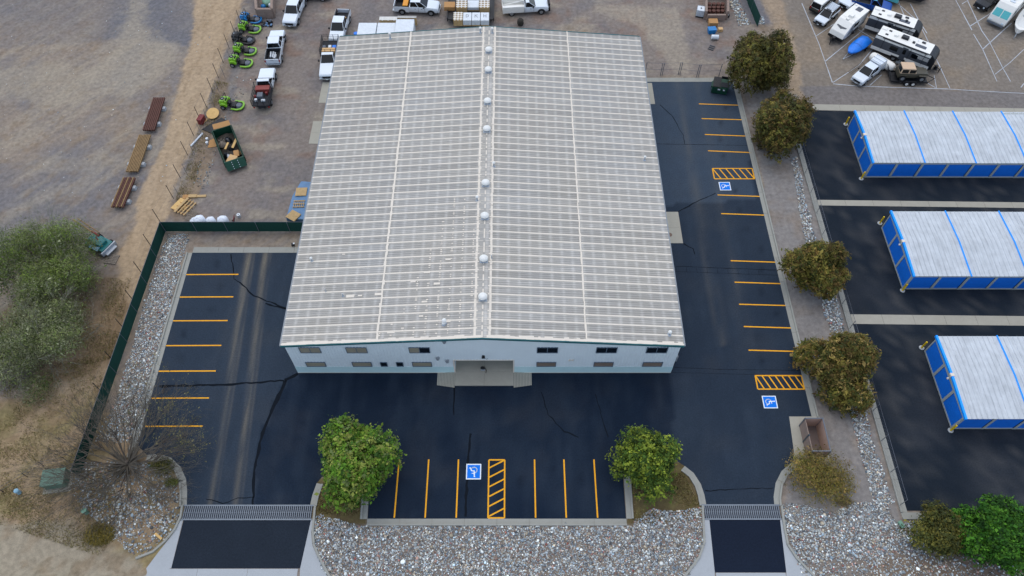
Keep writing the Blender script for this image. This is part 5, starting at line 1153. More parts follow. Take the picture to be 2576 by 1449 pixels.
for s in (-1, 1):
    m = MB()
    for k in range(6): m.tube((-2.5 - .08 * k, s * .2, .5 + k * .22), (-2.5 - .08 * k, s * .85, .5 + k * .22), .03, n=4)
    for y in (.2, .85): m.tube((-2.45, s * y, .42), (-2.95, s * y, 1.7), .03, n=4)
    m.build('ramp', M['vblack'], t)
    for x in (-.45, .35): wheel(t, x, s * 1.12, .33, .2, 'cwhite')
    m = MB(); m.side([(x, z) for x, z in ((-.9, .5), (-.7, .72), (.6, .72), (.8, .5), (.74, .5), (.56, .66), (-.66, .66), (-.84, .5))], s * 1.0, s * 1.24); m.build('mudguard', M['vblack'], t)
# travel trailers
def rv(label, pos, h, L, Wd, Hh, style, wheelx=0.):
    t = thing('travel_trailer', label, 'travel trailer', pos, h, 'travel trailers in the storage lot'); f = L / 2; w = Wd / 2; z0 = .55; side = 'cwhite' if style == 'white' else 'rvgrey'
    # outline in side view: front curved
    if style == 'white': P = [(-f, z0), (f, z0), (f + .05, z0 + .35), (f - .15, z0 + .9), (f - 1.5, Hh - .08), (f - 1.9, Hh), (-f, Hh)]
    else: P = [(-f, z0), (f - .25, z0), (f, z0 + .3), (f + .02, z0 + 1.3), (f - .15, Hh - .45), (f - .55, Hh - .1), (f - .9, Hh), (-f + .12, Hh), (-f, Hh - .12)]
    m = MB(); m.side(P, -w, w); m.build('body', M['cwhite' if style == 'white' else 'rvdark'], t, bevel=.04)
    m = MB(); m.bb(-f + .1, f - (2.0 if style == 'white' else 1.0), -w + .02, w - .02, Hh, Hh + .03); m.build('roof', M['cwhite'], t, bevel=.01)
    if style == 'white':
        m = MB(); m.bb(f - .5, f + .08, -w - .005, w + .005, z0 - .1, z0 + .3); m.build('front_skirt', M['rvdark'], t, bevel=.03)
        for s in (-1, 1):
            m = MB()
            for k in range(5): m.add([(f - 1.6 - k * .18, s * (w + .004), Hh - .2), (f - 1.5 - k * .18, s * (w + .004), Hh - .2), (f - .9 - k * .3, s * (w + .004), z0 + .3), (f - 1.1 - k * .3, s * (w + .004), z0 + .3)], [(0, 1, 2, 3)])
            m.bb(-f + .3, f - 2.0, s * (w + .002), s * (w + .008), z0 + .3, z0 + .5); m.build('side_graphics', M['rvgrey'], t)
            m = MB(); m.bb(-.6, .5, s * w, s * (w + .02), 1.5, 2.1); m.build('window', M['vglass'], t)
        # winged lettering on the nose: a dark shield of short bars with bars for the letters
        n0 = np.array((f - .15, 0, z0 + .9)); n1 = np.array((f - 1.5, 0, Hh - .08)); up = (n1 - n0) / np.linalg.norm(n1 - n0); nr = np.cross(up, (0, 1, 0)); nr = nr if nr[0] > 0 else -nr; c0 = n0 + up * .55 + nr * .012
        m = MB()
        for i in range(11):
            y = (i - 5) * .125; hh = .34 - abs(i - 5) * .035; base = c0 + up * (abs(i - 5) * .045 - .06); q = []
            for dy, du in ((-.05, 0), (.05, 0), (.05, hh), (-.05, hh)): q.append(tuple(base + np.array((0, y + dy, 0)) + up * du))
            for dy, du in ((-.05, 0), (.05, 0), (.05, hh), (-.05, hh)): q.append(tuple(base + nr * .015 + np.array((0, y + dy, 0)) + up * du))
            m.add(q, [(4, 5, 6, 7), (0, 1, 5, 4), (1, 2, 6, 5), (2, 3, 7, 6), (3, 0, 4, 7)])
        m.build('nose_emblem', M['rvgrey'], t)
        items = [('solar_panel', 'solar', -f + .9, 0, 1.0, .8, .05), ('air_conditioner', 'cwhite', .2, .05, .75, .65, .28), ('roof_vent', 'cwhite', 1.0, 0, .4, .4, .12), ('roof_vent', 'cwhite', -f + .4, -.8, .3, .3, .1)]
    else:
        for s in (-1, 1):
            m = MB(); m.bb(-f + .02, f - .7, s * w, s * (w + .012), Hh - .5, Hh - .12); m.bb(-f + .02, f - .35, s * w, s * (w + .012), z0 + .08, z0 + .55); m.build('white_band', M['cwhite'], t)
            m = MB(); m.bb(-f + .03, f - .7, s * w, s * (w + .01), z0 + .58, Hh - .52); m.build('grey_panel', M['rvgrey'], t)
            for x0, x1 in ((-f + 2.2, -f + 3.2), (f - 2.9, f - 2.1)): m = MB(); m.bb(x0, x1, s * w, s * (w + .03), 1.45, 2.05); m.build('window', M['vglass'], t, bevel=.01)
            m = MB()
            for k in range(4): m.bb(f - 2.4 + k * .12, f - .75, s * w, s * (w + .016), Hh - .75 - k * .13, Hh - .7 - k * .13)
            m.build('stripes', M['cwhite'], t)
        m = MB(); m.bb(f - 4.2, f - 3.5, -w - .035, -w, z0 + .1, 2.45); m.bb(f - 4.05, f - 3.65, -w - .045, -w - .03, 1.5, 2.2, 1); m.build('door', [M['rvgrey'], M['vglass']], t, bevel=.01)
        m = MB(); m.tube((-f + .9, -w - .09, Hh - .08), (f - 1.2, -w - .09, Hh - .08), .07, n=8)
        for x in (-f + 1.2, f - 3.2, f - 1.4): m.tube((x, -w - .07, Hh - .1), (x + .0, -w - .07, z0 + .5), .025)
        m.build('awning', M['vblack'], t)
        m = MB(); m.bb(f - 4.2, f - 3.5, -w - .5, -w - .05, .3, .36); m.build('step', M['rim'], t)
        items = [('roof_vent', 'cwhite', -f + .5, .5, .7, .5, .1), ('roof_vent', 'rvdark', -f + 1.1, -.45, .4, .3, .06), ('roof_vent', 'rvdark', -f + 1.3, .5, .4, .3, .06), ('skylight', 'cwhite', -f + 2.2, .0, .5, .55, .2), ('air_conditioner', 'rvdark', -f + 3.3, .15, .95, .65, .3), ('roof_vent', 'rvdark', -f + 4.5, -.1, .35, .35, .15), ('solar_panel', 'solar', f - 2.4, -.3, 1.4, .6, .05), ('roof_vent', 'rvdark', f - 2.3, .6, .5, .35, .1), ('roof_vent', 'vwhite', f - 3.0, .6, .15, .15, .08)]
    for nm, mm, x, y, sx, sy, sz in items: m = MB(); m.frust((x - sx / 2, x + sx / 2, y - sy / 2, y + sy / 2), Hh + .03, (x - sx * .42, x + sx * .42, y - sy * .42, y + sy * .42), Hh + .03 + sz); m.build(nm, M[mm], t, bevel=.02)
    m = MB(); m.tube((f - .1, -.7, .5), (f + 1.1, 0, .5), .05); m.tube((f - .1, .7, .5), (f + 1.1, 0, .5), .05); m.tube((f + 1.0, 0, .05), (f + 1.0, 0, .9), .05); m.cyl((f + .45, .0, .72), .2, .45, 12); m.bb(f + .15, f + .75, -.3, .3, .45, .52); m.build('hitch', M['vblack'], t)
    for s in (-1, 1):
        for x in (-.75, .2) if L > 6 else (-.6,):
            wheel(t, x, s * (w - .12), .36, .22)
        m = MB(); m.bb(-1.2, .65, s * (w - .02), s * (w + .02), .5, .82); m.build('wheel_skirt', M['rvdark'], t, bevel=.02)
    return t
p, h = place((2102.5, 90), .9, 2.75, (2163, 21), 2.8); rv('white travel trailer with a sloping white nose and winged emblem', p, h, 5.5, 2.1, 2.6, 'white')
p, h = place((2316, 78), 2.0, 3.3, (2220, 34), 2.7); rv('grey striped travel trailer behind the other grey one', p, h, 6.7, 2.15, 2.75, 'grey')
p, h = place((2358, 145), 2.0, 3.95, (2233, 83), 2.75); rv('longest grey striped travel trailer with its awning side facing the camera', p, h, 7.9, 2.2, 2.8, 'grey')
c = at(2274, -8); t = thing('utility_trailer', 'dark trailer cut off by the top edge', 'trailer', c, radians(-25)); m = MB(); m.side([(-3, .5), (2.2, .5), (2.5, .9), (2.3, 2.3), (-3, 2.4)], -1.1, 1.1); m.build('body', M['rvdark'], t, bevel=.05)
m = MB(); m.tube((2.3, -.6, .5), (3.2, 0, .5), .05); m.tube((2.3, .6, .5), (3.2, 0, .5), .05); m.cyl((2.7, 0, .75), .18, .5, 10); m.build('hitch', M['vblack'], t)
for s in (-1, 1): wheel(t, -.5, s * 1.05, .36, .22)
c = at(2232, 2); t = thing('pop_up_trailer', 'pale green boxy trailer lid behind the old blue pickup', 'trailer', (c[0], c[1]), radians(-30)); m = MB(); m.frust((-1.4, 1.4, -.9, .9), .6, (-1.3, 1.3, -.8, .8), 1.3); m.build('body', M['glassT'], t, bevel=.05)
for s in (-1, 1): wheel(t, 0, s * .9, .3, .2)
# covered boat on its trailer
p, h = place((2138, 129), 1.0, 2.1, (2183, 93), 1.2); t = thing('covered_boat', 'motor boat under a bright blue tarp on a trailer', 'boat', p, h); t.scale = (.84,) * 3
R_ = []
for x, hw, zt_, zb in ((-2.35, .95, 1.2, .7), (-2.2, 1.02, 1.45, .62), (-1.2, 1.08, 1.75, .6), (-.4, 1.1, 1.95, .6), (.4, 1.05, 1.5, .6), (1.5, .85, 1.35, .65), (2.3, .45, 1.25, .75), (2.65, .1, 1.15, .9)):
    jj = [random.uniform(-.07, .07) for _ in range(9)]; R_.append([(x, -hw * .8, zb), (x, -hw, 1.0), (x, -hw * .93, 1.12), (x, -hw * .5, zt_ - .12), (x + jj[0], 0, zt_ + jj[1]), (x, hw * .5, zt_ - .12 + jj[2] * 1.5), (x, hw * .93, 1.12), (x, hw, 1.0), (x, hw * .8, zb)])
m = MB(); m.loft(R_); m.build('tarp', M['tarp'], t, smooth=1.2)
m = MB(); m.path([(.5, -1.1, 1.0), (.5, -.55, 1.42), (.5, 0, 1.55), (.5, .55, 1.42), (.5, 1.1, 1.0)], .015); m.build('rope', M['vblack'], t)
m = MB(); m.tube((-2.0, -.5, .45), (2.2, -.3, .45), .05); m.tube((-2.0, .5, .45), (2.2, .3, .45), .05); m.tube((2.2, .3, .45), (3.9, 0, .45), .05); m.tube((2.2, -.3, .45), (3.9, 0, .45), .05); m.tube((3.4, 0, 0), (3.4, 0, .8), .04); m.bb(-1, -.9, -1, 1, .35, .45); m.build('trailer_frame', M['galv'], t)
for s in (-1, 1): wheel(t, -.95, s * 1.05, .32, .2)
# motorhome at the top right
p, h = place((2504, 58), .6, 4.2, (2560, -12), 2.6); t = thing('motorhome', 'cream motorhome with green-blue sun shades behind its windshield', 'motorhome', p, h)
m = MB(); m.side([(-4.2, .5), (4.15, .5), (4.3, .8), (4.15, 1.4), (3.5, 2.45), (3.1, 2.95), (2.8, 3.1), (-4.2, 3.1)], -1.2, 1.2); m.build('body', M['cwhite'], t, bevel=.08)
q = [(4.13, -1.1, 1.45), (4.13, 1.1, 1.45), (3.55, 1.05, 2.38), (3.55, -1.05, 2.38)]
for k in (0, 1): lp = lambda p_, q_, u: tuple(p_[r] + (q_[r] - p_[r]) * u for r in range(3)); m = MB(); gslab(m, [lp(q[0], q[1], k / 2), lp(q[0], q[1], k / 2 + .5), lp(q[3], q[2], k / 2 + .5), lp(q[3], q[2], k / 2)], .03, .07); m.build('windshield', M['glassT'], t)
for s in (-1, 1):
    for x0, x1 in ((1.6, 2.8), (-1, .3), (-3, -2)): m = MB(); m.bb(x0, x1, s * 1.2, s * 1.22, 1.5, 2.3); m.build('side_window', M['vglass'], t)
    m = MB(); m.bb(4.2, 4.32, s * .8 - .15, s * .8 + .15, .8, 1.0); m.build('headlight', M['lamp'], t)
    for x in (3.0, -2.2): wheel(t, x, s * 1.08, .42, .25)
m = MB(); m.bb(4.25, 4.4, -1.1, 1.1, .4, .65); m.build('front_bumper', M['deckg'], t, bevel=.04)
for x, y, sx in ((1.6, 0, .8), (-1.5, .1, .8), (.3, .5, .4), (2.4, .2, .35)): m = MB(); m.bb(x - sx / 2, x + sx / 2, y - .33, y + .33, 3.1, 3.1 + sx * .35); m.build('roof_unit', M['vwhite'], t, bevel=.03)
# open white boat
p, h = place((2562, 78), .9, 2.4, (2590, 30), 1.0); t = thing('open_boat', 'open white boat hull at the right edge of the storage lot', 'boat', p, h)
def hull(sc, z): return [[(x, -hw * sc, z + .1), (x, -hw * .5 * sc, z - .35), (x, hw * .5 * sc, z - .35), (x, hw * sc, z + .1)] for x, hw in ((-2.4, .9), (-1, 1.0), (.6, 1.0), (1.7, .8), (2.2, .5), (2.45, .12))]
m = MB(); m.loft([[(x, -hw, 1.15), (x, -hw * .6, .55), (x, hw * .6, .55), (x, hw, 1.15)] for x, hw in ((-2.4, .9), (-1, 1.0), (.6, 1.0), (1.7, .8), (2.2, .5), (2.45, .12))]); m.build('hull', M['cwhite'], t, smooth=.6)
m = MB(); m.prism([(-2.1, -.65), (1.3, -.6), (1.7, -.3), (1.7, .3), (1.3, .6), (-2.1, .65)], 1.152, 1.17); m.build('deck_well', M['dome'], t)
m = MB(); m.bb(-.4, .2, .1, .5, 1.17, 1.4); m.bb(-1.3, -.7, -.5, .5, 1.17, 1.35); m.build('seat', M['wrap'], t, bevel=.05)
m = MB(); m.tube((2.2, 0, .5), (3.2, 0, .5), .06); m.tube((2.9, 0, 0), (2.9, 0, .9), .05); m.tube((-2, -.4, .45), (2.2, -.2, .45), .05); m.tube((-2, .4, .45), (2.2, .2, .45), .05); m.build('trailer_frame', M['galv'], t)
for s in (-1, 1): wheel(t, -.7, s * .95, .3, .2)
p, h = place((2466, 14), .8, 2.2, (2500, -12), 1.2); t, d = vehicle('suv', 'dark car half out of the frame near the motorhome', 'suv', p, h, 'suv', 'rvdark', L=4.6, wd=.92)
c = at(1003 - 210, -6); t, d = vehicle('suv', 'dark car cut off by the top edge behind the yard', 'suv', c, 0, 'suv', 'rvdark', L=4.6, wd=.92)
# chalk bay lines of the storage lot
def chalk(pts, w=.1):
    P = ats(pts)
    for a, b in zip(P, P[1:]):
        n = max(1, int(hypot(b[0] - a[0], b[1] - a[1]) / 2.5))
        for k in range(n):
            u0, u1 = k / n, (k + 1) / n - .004; q0 = (a[0] + (b[0] - a[0]) * u0, a[1] + (b[1] - a[1]) * u0); q1 = (a[0] + (b[0] - a[0]) * u1, a[1] + (b[1] - a[1]) * u1)
            chalk.m.add(line_mb(q0, q1, w * random.uniform(.7, 1.2), .012).v, line_mb(q0, q1, w, .01).f)
chalk.m = MB()
RL = [[(2017, 8), (2060, 110), (2094, 208)], [(2051, 92), (2090, 66), (2098, 60)], [(2075, 155), (2160, 85), (2195, 52)], [(2096, 207), (2160, 165), (2215, 100)], [(2176, 40), (2197, 50), (2215, 60)], [(2158, 74), (2185, 90), (2214, 105)],
      [(2096, 211), (2150, 216), (2250, 220), (2385, 224)], [(2385, 224), (2480, 230), (2576, 235)], [(2260, 10), (2310, 55), (2328, 90), (2390, 223)], [(2290, 10), (2313, 55), (2332, 84)], [(2258, 0), (2276, 42)], [(2350, 190), (2356, 222)], [(2240, 160), (2255, 172)],
      [(2188, 215), (2218, 188)], [(2325, 205), (2354, 221)], [(2404, 0), (2445, 76)], [(2449, 86), (2472, 124), (2508, 205)], [(2433, 0), (2470, 78), (2489, 105), (2522, 170), (2542, 205)], [(2440, 66), (2485, 38), (2505, 22)], [(2472, 124), (2520, 80), (2545, 58)], [(2503, 187), (2540, 158), (2576, 124)], [(2420, 10), (2436, 0)], [(2568, 220), (2576, 210)]]
# every chalked line is a marking laid on the lot
cr = bpy.data.objects['ground']
for P in RL:
    chalk.m = MB(); chalk(P); chalk.m.build('chalk_line', M['chalk'], cr)
# ------------------------------------------------------------------ yard machines
def mower(px, py, h, lab, paint='lime', deck=True, fold=False, sc=1.0):
    t = thing('ride_on_mower', lab, 'mower', at(px, py), h, 'ride-on mowers parked along the fence'); t.scale = (sc,) * 3
    m = MB(); m.loft([ring(-1.35, .42, .55, .8, .95, .36), ring(-1.2, .5, .5, .9, 1.1, .42), ring(-.75, .54, .48, .92, 1.16, .46), ring(-.4, .5, .5, .85, 1.0, .42)]); m.build('hood', M[paint], t, smooth=.7)
    m = MB(); m.cyl((-.95, -.02, 1.14), .27, .06, 16); m.build('fan_screen', M['mblack'], t); m = MB(); m.cyl((-.95, -.02, 1.18), .09, .03, 10); m.build('fan_hub', M['wrap'], t)
    for s in (-1, 1):
        m = MB(); m.side([(-1.2, .5), (-1.15, .78), (-.9, .9), (-.5, .86), (-.3, .6), (-.3, .45)], s * .5, s * .74); m.build('fender', M[paint], t, bevel=.03)
        wheel(t, -.85, s * .72, .32, .26); m = MB(); m.cyl((0, 0, 0), .15, .12, 12, 'y'); m.build('caster', M['tyre'], t, (1.25, s * .45, .15))
        m = MB(); m.path([(-.25, s * .28, .6), (-.05, s * .3, 1.05), (.1, s * .12, 1.1)], .03); m.build('steering_lever', M['mblack'], t)
    m = MB(); m.bb(-.5, .0, -.27, .27, .62, .78); m.bb(-.6, -.46, -.27, .27, .7, 1.2); m.build('seat', M['mblack'], t, bevel=.06)
    m = MB(); m.path([(-.65, -.45, .6), (-.65, -.45, 1.75), (-.65, .45, 1.75), (-.65, .45, .6)], .035); m.build('roll_bar', M['mblack'], t)
    m = MB(); m.bb(-.3, .9, -.4, .4, .3, .42); m.bb(.5, .62, -.5, .5, .3, .5); m.build('frame', M['mblack'], t)
    m = MB(); m.cyl((1.0, -.1, .38), .42, .2, 14, r2=.34); m.build('deck_cover', M['deckg'], t, smooth=.6)
    P = [(.15, -.85), (.9, -.92), (1.45, -.7), (1.65, -.2), (1.6, .3), (1.35, .7), (.3, .8), (.2, .6), (1.2, .52), (1.4, .2), (1.42, -.2), (1.25, -.55), (.85, -.72), (.15, -.7)]
    m = MB(); m.prism(P, .18, .34); m.build('deck_rim', M[paint], t, bevel=.02)
    m = MB(); m.prism([(.2, -.7), (.85, -.7), (1.25, -.55), (1.4, -.2), (1.38, .2), (1.2, .5), (.2, .55)], .16, .26); m.build('deck', M['mblack'], t)
    return t
mower(632, 52, radians(-4), 'blue ride-on mower at the back end of the mower row', 'mblue', sc=.95)
mower(629, 76, radians(-8), 'lime green mower right beside the blue one')
mower(613, 103, radians(-8), 'mostly black mower between lime green ones', 'mblack')
mower(617, 131, radians(-6), 'lime green mower next after the black one, second from the row front')
mower(607, 161, radians(-6), 'lime green mower at the front end of the mower row')
mower(585, 267, radians(-8), 'lone lime green mower by the left flatbed truck')
# roll-off dumpster
a, b = at(612, 428), at(566, 315); h = atan2(a[1] - b[1], a[0] - b[0]); c = at(577, 372, .6)
t = thing('rolloff_dumpster', 'long open dark green waste container full of rubbish', 'waste container', c, h); L_, w_, hh = 5.6, 2.3, 1.35
m = MB(); m.bb(-L_ / 2, L_ / 2, -w_ / 2, w_ / 2, .15, .25); m.build('floor', M['dgreen'], t)
for s in (-1, 1):
    m = MB(); m.bb(-L_ / 2, L_ / 2, s * w_ / 2 - .04, s * w_ / 2 + .04, .15, hh); m.bb(-L_ / 2, L_ / 2, s * w_ / 2 - .08, s * w_ / 2 + .1, hh - .1, hh)
    for k in range(8): x = -L_ / 2 + .3 + k * (L_ - .6) / 7; m.bb(x - .05, x + .05, s * w_ / 2, s * (w_ / 2 + .1), .2, hh - .1)
    m.build('side_wall', M['dgreen'], t)
m = MB(); m.bb(-L_ / 2 - .06, -L_ / 2, -w_ / 2, w_ / 2, .15, hh + .0); m.build('back_wall', M['dgreen'], t)
m = MB(); m.side([(L_ / 2, .15), (L_ / 2 + .06, .15), (L_ / 2 + .75, .5), (L_ / 2 + .1, hh), (L_ / 2, hh)], -w_ / 2, w_ / 2); m.build('front_wall', M['dgreen'], t)
for s in (-1, 1):
    m = MB()
    for k in range(4): m.box((L_ / 2 + .22 + k * .16, s * .35, hh - .15 - k * .2), (.1, .06, .05), 0, 0, .95)
    m.build('rung_marks', M['wrap'], t)
rj = random.Random(3)
J = [('plastic_sheet', 'crumpled black plastic sheet in the green waste container, towards its back end', 'blk', 1.2, .9, .5, -1.2, .2), ('rubbish_bag', 'shiny black rubbish bag in the green waste container, towards its front end', 'blk', .9, .8, .5, 1.1, -.6), ('rubbish_bag', 'black rubbish bag at the middle of the green waste container', 'blk', .9, .6, .4, .3, .1),
     ('rubbish_bag', 'silvery rubbish bag in the green waste container', 'wrap', .7, .5, .35, 1.35, -.45), ('carton_sheet', 'big tan carton at the front end of the green waste container', 'carton', 1.1, 1.0, .3, 2.25, -.2), ('scrap_plank', 'yellow tan plank near the right wall of the green waste container', 'ply', 1.4, .3, .06, -.2, .75),
     ('scrap_plank', 'short tan plank crossing the middle of the green waste container', 'ply', 1.0, .25, .06, -.2, -.2), ('brush_heap', 'heap of dry brush in the green waste container', 'wood2', 1.0, 1.1, .4, -.9, -.6), ('carton_sheet', 'brown folded carton in the green waste container', 'cardb', .9, .6, .08, 1.5, .5), ('straw_heap', 'yellowish straw heap in the green waste container', 'tanw', .8, .9, .3, 1.3, .65), ('brush_heap', 'dark soil heap lying over the floor of the green waste container', 'dark', 5.0, 2.0, .35, 0, 0)]
for nm, lb, mm, sx, sy, sz, x, y in J:
    m = MB()
    if mm in ('blk', 'wrap', 'dark', 'tanw', 'wood2'):
        n = 10; R_ = []
        for k in range(6):
            q = k / 5; r_ = math.sqrt(max(.05, 1 - (2 * q - 1) ** 2)) if sx < 4 else 1
            R_.append([((q - .5) * sx, (i_ / (n - 1) - .5) * sy * r_, sz * r_ * math.sin(pi * i_ / (n - 1)) * rj.uniform(.75, 1.2)) for i_ in range(n)])
        m.loft(R_)
        if nm == 'brush_heap' and sx < 4:
            for k in range(40): a_ = rj.uniform(0, 6.3); m.tube((rj.uniform(-.4, .4), rj.uniform(-.4, .4), .2), (rj.uniform(-.7, .7), rj.uniform(-.6, .6), .5), .012, n=3)
        tag(lone(nm, lb, nm.split('_')[0], m, mm, local(c, h, x, y), .3 if sx > 4 else .55, h + (rj.uniform(-.4, .4) if sx < 4 else 0), smooth=.9))
    else:
        m.box((0, 0, 0), (sx, sy, sz), 0, 0, .12); lone(nm, lb, 'plank' if 'plank' in nm else 'carton', m, mm, local(c, h, x, y), .85, h + rj.uniform(-.9, .9), bevel=.01)
m = MB(); m.box((0, 0, 0), (2.0, .75, .05), 0, 0, 0, .25); lone('plywood_sheet', 'brown board leaning over the back edge of the green waste container', 'board', m, 'cardb', at(557, 315, 1.2), 1.25, radians(22))
m = MB(); m.prism([(-.5, -1.35), (1.0, -1.35), (1.25, 1.25), (.3, 1.3)], 0, .12); lone('rubber_mat', 'black slanted mat on the ground behind the green waste container', 'mat', m, 'mblack', at(535, 312), 0, radians(-28), bevel=.02)
m = MB(); m.cyl((0, 0, 0), .78, .06, 28); m.cyl((0, 0, .04), .08, .03, 10); lone('cable_drum_disc', 'round plywood disc leaning by the fence', 'disc', m, 'ply', at(535, 285, .4), .4, 0)
bpy.data.objects['cable_drum_disc'].rotation_euler = (radians(14), 0, 0)
m = MB(); m.box((0, 0, 0), (1.7, .28, .05)); lone('plank', 'pale plank lying beside the black mat', 'plank', m, 'wood', at(520, 302), .06, radians(58))
m = MB(); m.bb(-.3, .3, -.5, .5, 0, .75); m.bb(-.32, .32, -.52, .52, .75, .82); lone('red_cabinet', 'dark red metal cabinet beside the fence near the plywood disc', 'cabinet', m, 'redm', at(508, 304, .2), 0, radians(-12), bevel=.02)
m = MB(); m.tube((-1.15, 0, 0), (1.15, 0, 0), .11, n=12); lone('plastic_pipe', 'white plastic pipe lying beside the fence', 'pipe', m, 'wrap', at(496, 353), .12, radians(66), smooth=.6)
for k, (px, py, lb) in enumerate(((522, 352, 'upper of two white buckets left of the green waste container'), (522, 362, 'lower of two white buckets left of the green waste container'))):
    m = MB(); m.cyl((0, 0, .15), .15, .3, 12, r2=.17); m.cyl((0, 0, .31), .13, .02, 12); lone('bucket', lb, 'bucket', m, 'wrap', at(px, py), 0, 0, 'buckets by the green waste container')
m = MB(); m.prism([(-.5, -.6), (.5, -.6), (.6, .3), (.2, .8), (-.3, .6)], 0, .05); lone('cardboard_sheet', 'torn cardboard sheet left of the green waste container', 'cardboard', m, 'cardb', at(534, 362), .02, .2)
# beams stacked on concrete blocks
def beams(x0, y0, x1, y1, wd, n, mm, lab, alt=None):
    a, b = at(x0, y0, .6), at(x1, y1, .6); h = atan2(b[1] - a[1], b[0] - a[0]); L_ = hypot(b[0] - a[0], b[1] - a[1]); c = ((a[0] + b[0]) / 2, (a[1] + b[1]) / 2)
    t = thing('beam_stack', lab, 'steel beams', (c[0], c[1]), h, 'beams stacked on white blocks')
    for k in range(n):
        y = (k - (n - 1) / 2) * wd / n; e = random.uniform(-.06, .06); m = MB(); w = wd / n - .06
        m.bb(-L_ / 2 + e, L_ / 2 + e, y - w / 2, y + w / 2, .57, .62); m.bb(-L_ / 2 + e, L_ / 2 + e, y - .02, y + .02, .45, .57); m.bb(-L_ / 2 + e, L_ / 2 + e, y - w / 2, y + w / 2, .4, .45)
        m.build('beam', M[alt if alt and k % 3 == 1 else mm], t)
    return t, c, h, L_, wd
for args, bl_ in (((373, 327, 400, 245, 1.5, 7, 'brownw', 'stack of dark brown steel beams furthest along the sandy track'), ('upper block under the furthest dark brown beams', 'lower block under the furthest dark brown beams')),
                  ((331, 431, 364, 339, 1.45, 8, 'tanw', 'stack of tan brown beams, middle of the three stacks'), ('upper block under the tan brown beams', 'lower block under the tan brown beams')),
                  ((294, 520, 325, 446, 1.5, 8, 'brownw', 'shorter stack of brown and tan beams nearest the camera'), ('upper block under the nearest brown beams', 'lower block under the nearest brown beams'))):
    t, c, h, L_, wd = beams(*args, alt='tanw' if args[6] == 'brownw' and args[5] == 8 else None)
    for x, lb in ((L_ * .22, bl_[0]), (-L_ * .25, bl_[1])):
        m = MB(); m.frust((-.3, .3, -1.05, 1.05), 0, (-.22, .22, -1.0, 1.0), .39); lone('concrete_barrier_block', 'white concrete ' + lb, 'block', m, 'apron', local(c, h, x, -.0), 0, h, 'white blocks under the beams', bevel=.04)
# pallets and lumber
def pallet(name, lab, pos, rz, w=1.2, l=1.0, mm='wood', n=7, gap=.35, z=0, solid=False, group=None, tilt=0):
    t = thing(name, lab, 'pallet', (pos[0], pos[1], z), rz, group)
    for k in range(n): y = (k + .5) * l / n - l / 2; m = MB(); m.bb(-w / 2, w / 2, y - l / n * (.5 - (0 if solid else gap / 2)) + .005, y + l / n * (.5 - (0 if solid else gap / 2)) - .005, .1, .125); m.build('deck_board', M[mm], t)
    for x in (-w / 2 + .05, 0, w / 2 - .05): m = MB(); m.bb(x - .04, x + .04, -l / 2, l / 2, .0, .1); m.build('runner', M[mm], t)
    return t
t = thing('lumber_crate', 'large broken crate of long pale timbers near the green fence corner', 'lumber', at(466, 523), radians(62))
for k, (y, w, L_, z, mm) in enumerate(((.95, .75, 1.7, .1, 'ply'), (.45, .28, 2.3, .25, 'wood'), (0, .12, 2.2, .25, 'wood'), (-.4, .12, 2.2, .25, 'wood'), (-.8, .14, 2.1, .25, 'wood'))): m = MB(); m.bb(-L_ / 2, L_ / 2, y - w / 2, y + w / 2, z, z + .07); m.build('timber', M[mm], t)
for x in (-.85, -.25, .3, .9): m = MB(); m.bb(x - .05, x + .05, -.9, .9, .12, .2); m.build('cross_piece', M['cardb'], t)
m = MB(); m.bb(-.5, .3, -.3, .3, .05, .1); m.build('panel', M['ply'], t)
t = thing('lumber_pile', 'three short planks laid end to end on the gravel', 'lumber', at(489, 495), radians(3))
for x0, x1, w, z, mm in ((-1.3, -.6, .55, .12, 'cardb'), (-.62, .3, .42, .2, 'wood'), (.2, 1.35, .32, .12, 'wood')): m = MB(); m.bb(x0, x1, -w / 2, w / 2, 0, z); m.build('plank', M[mm], t)
pallet('pallet', 'thin grey wooden pallet leaning by the white bags', at(483, 547), radians(65), 1.3, .9, 'wood2', 5, .8, .25)
def blob(name, lab, cat, pos, r, hh, mm, group=None, seed=1, z=0, par=None):
    rr = random.Random(seed); m = MB(); n = 14; R_ = []
    for k, (f, zz) in enumerate(((.8, 0), (1.0, .25), (1.02, .6), (.92, .85), (.6, 1.0), (.15, 1.04))): R_.append([(r * f * cos(2 * pi * i / n) * rr.uniform(.92, 1.08), r * f * sin(2 * pi * i / n) * rr.uniform(.92, 1.08), hh * zz * rr.uniform(.95, 1.05)) for i in range(n)])
    m.loft(R_); return lone(name, lab, cat, m, mm, pos, z, 0, group, smooth=1.3)
for px, r, hh, lb in ((497, .5, 1.1, 'leftmost half hidden white bulk bag behind the green fence'), (511, .62, 1.4, 'largest white bulk bag in the group behind the green fence'), (538, .5, 1.25, 'smaller white bulk bag third from left behind the green fence'), (568, .6, 1.35, 'white bulk bag standing apart next to the red hand cart')):
    blob('bulk_bag', lb, 'bag', (at(px, 562)[0], CY + .85), r, hh, 'bagw', 'white bulk bags behind the green fence', int(px))
m = MB(); m.cyl((0, 0, .2), .2, .4, 14); m.cyl((0, 0, .41), .06, .02, 8, mi=1); lone('bucket', 'white lidded bucket standing alone behind the green fence', 'bucket', m, ('wrap', 'vblack'), at(602, 545))
t = thing('hand_cart', 'small dark red hand cart leaning at the green fence', 'cart', at(592, 560), radians(110)); m = MB(); m.box((0, 0, .6), (.35, .05, .9), 0, 0, 0, .4); m.build('plate', M['redm'], t)
m = MB(); m.tube((-.18, .1, .2), (-.18, -.3, 1.2), .02); m.tube((.18, .1, .2), (.18, -.3, 1.2), .02); m.build('handle', M['vblack'], t)
for s in (-1, 1): m = MB(); m.cyl((s * .24, .15, .14), .14, .06, 12, 'x'); m.build('wheel', M['tyre'], t)
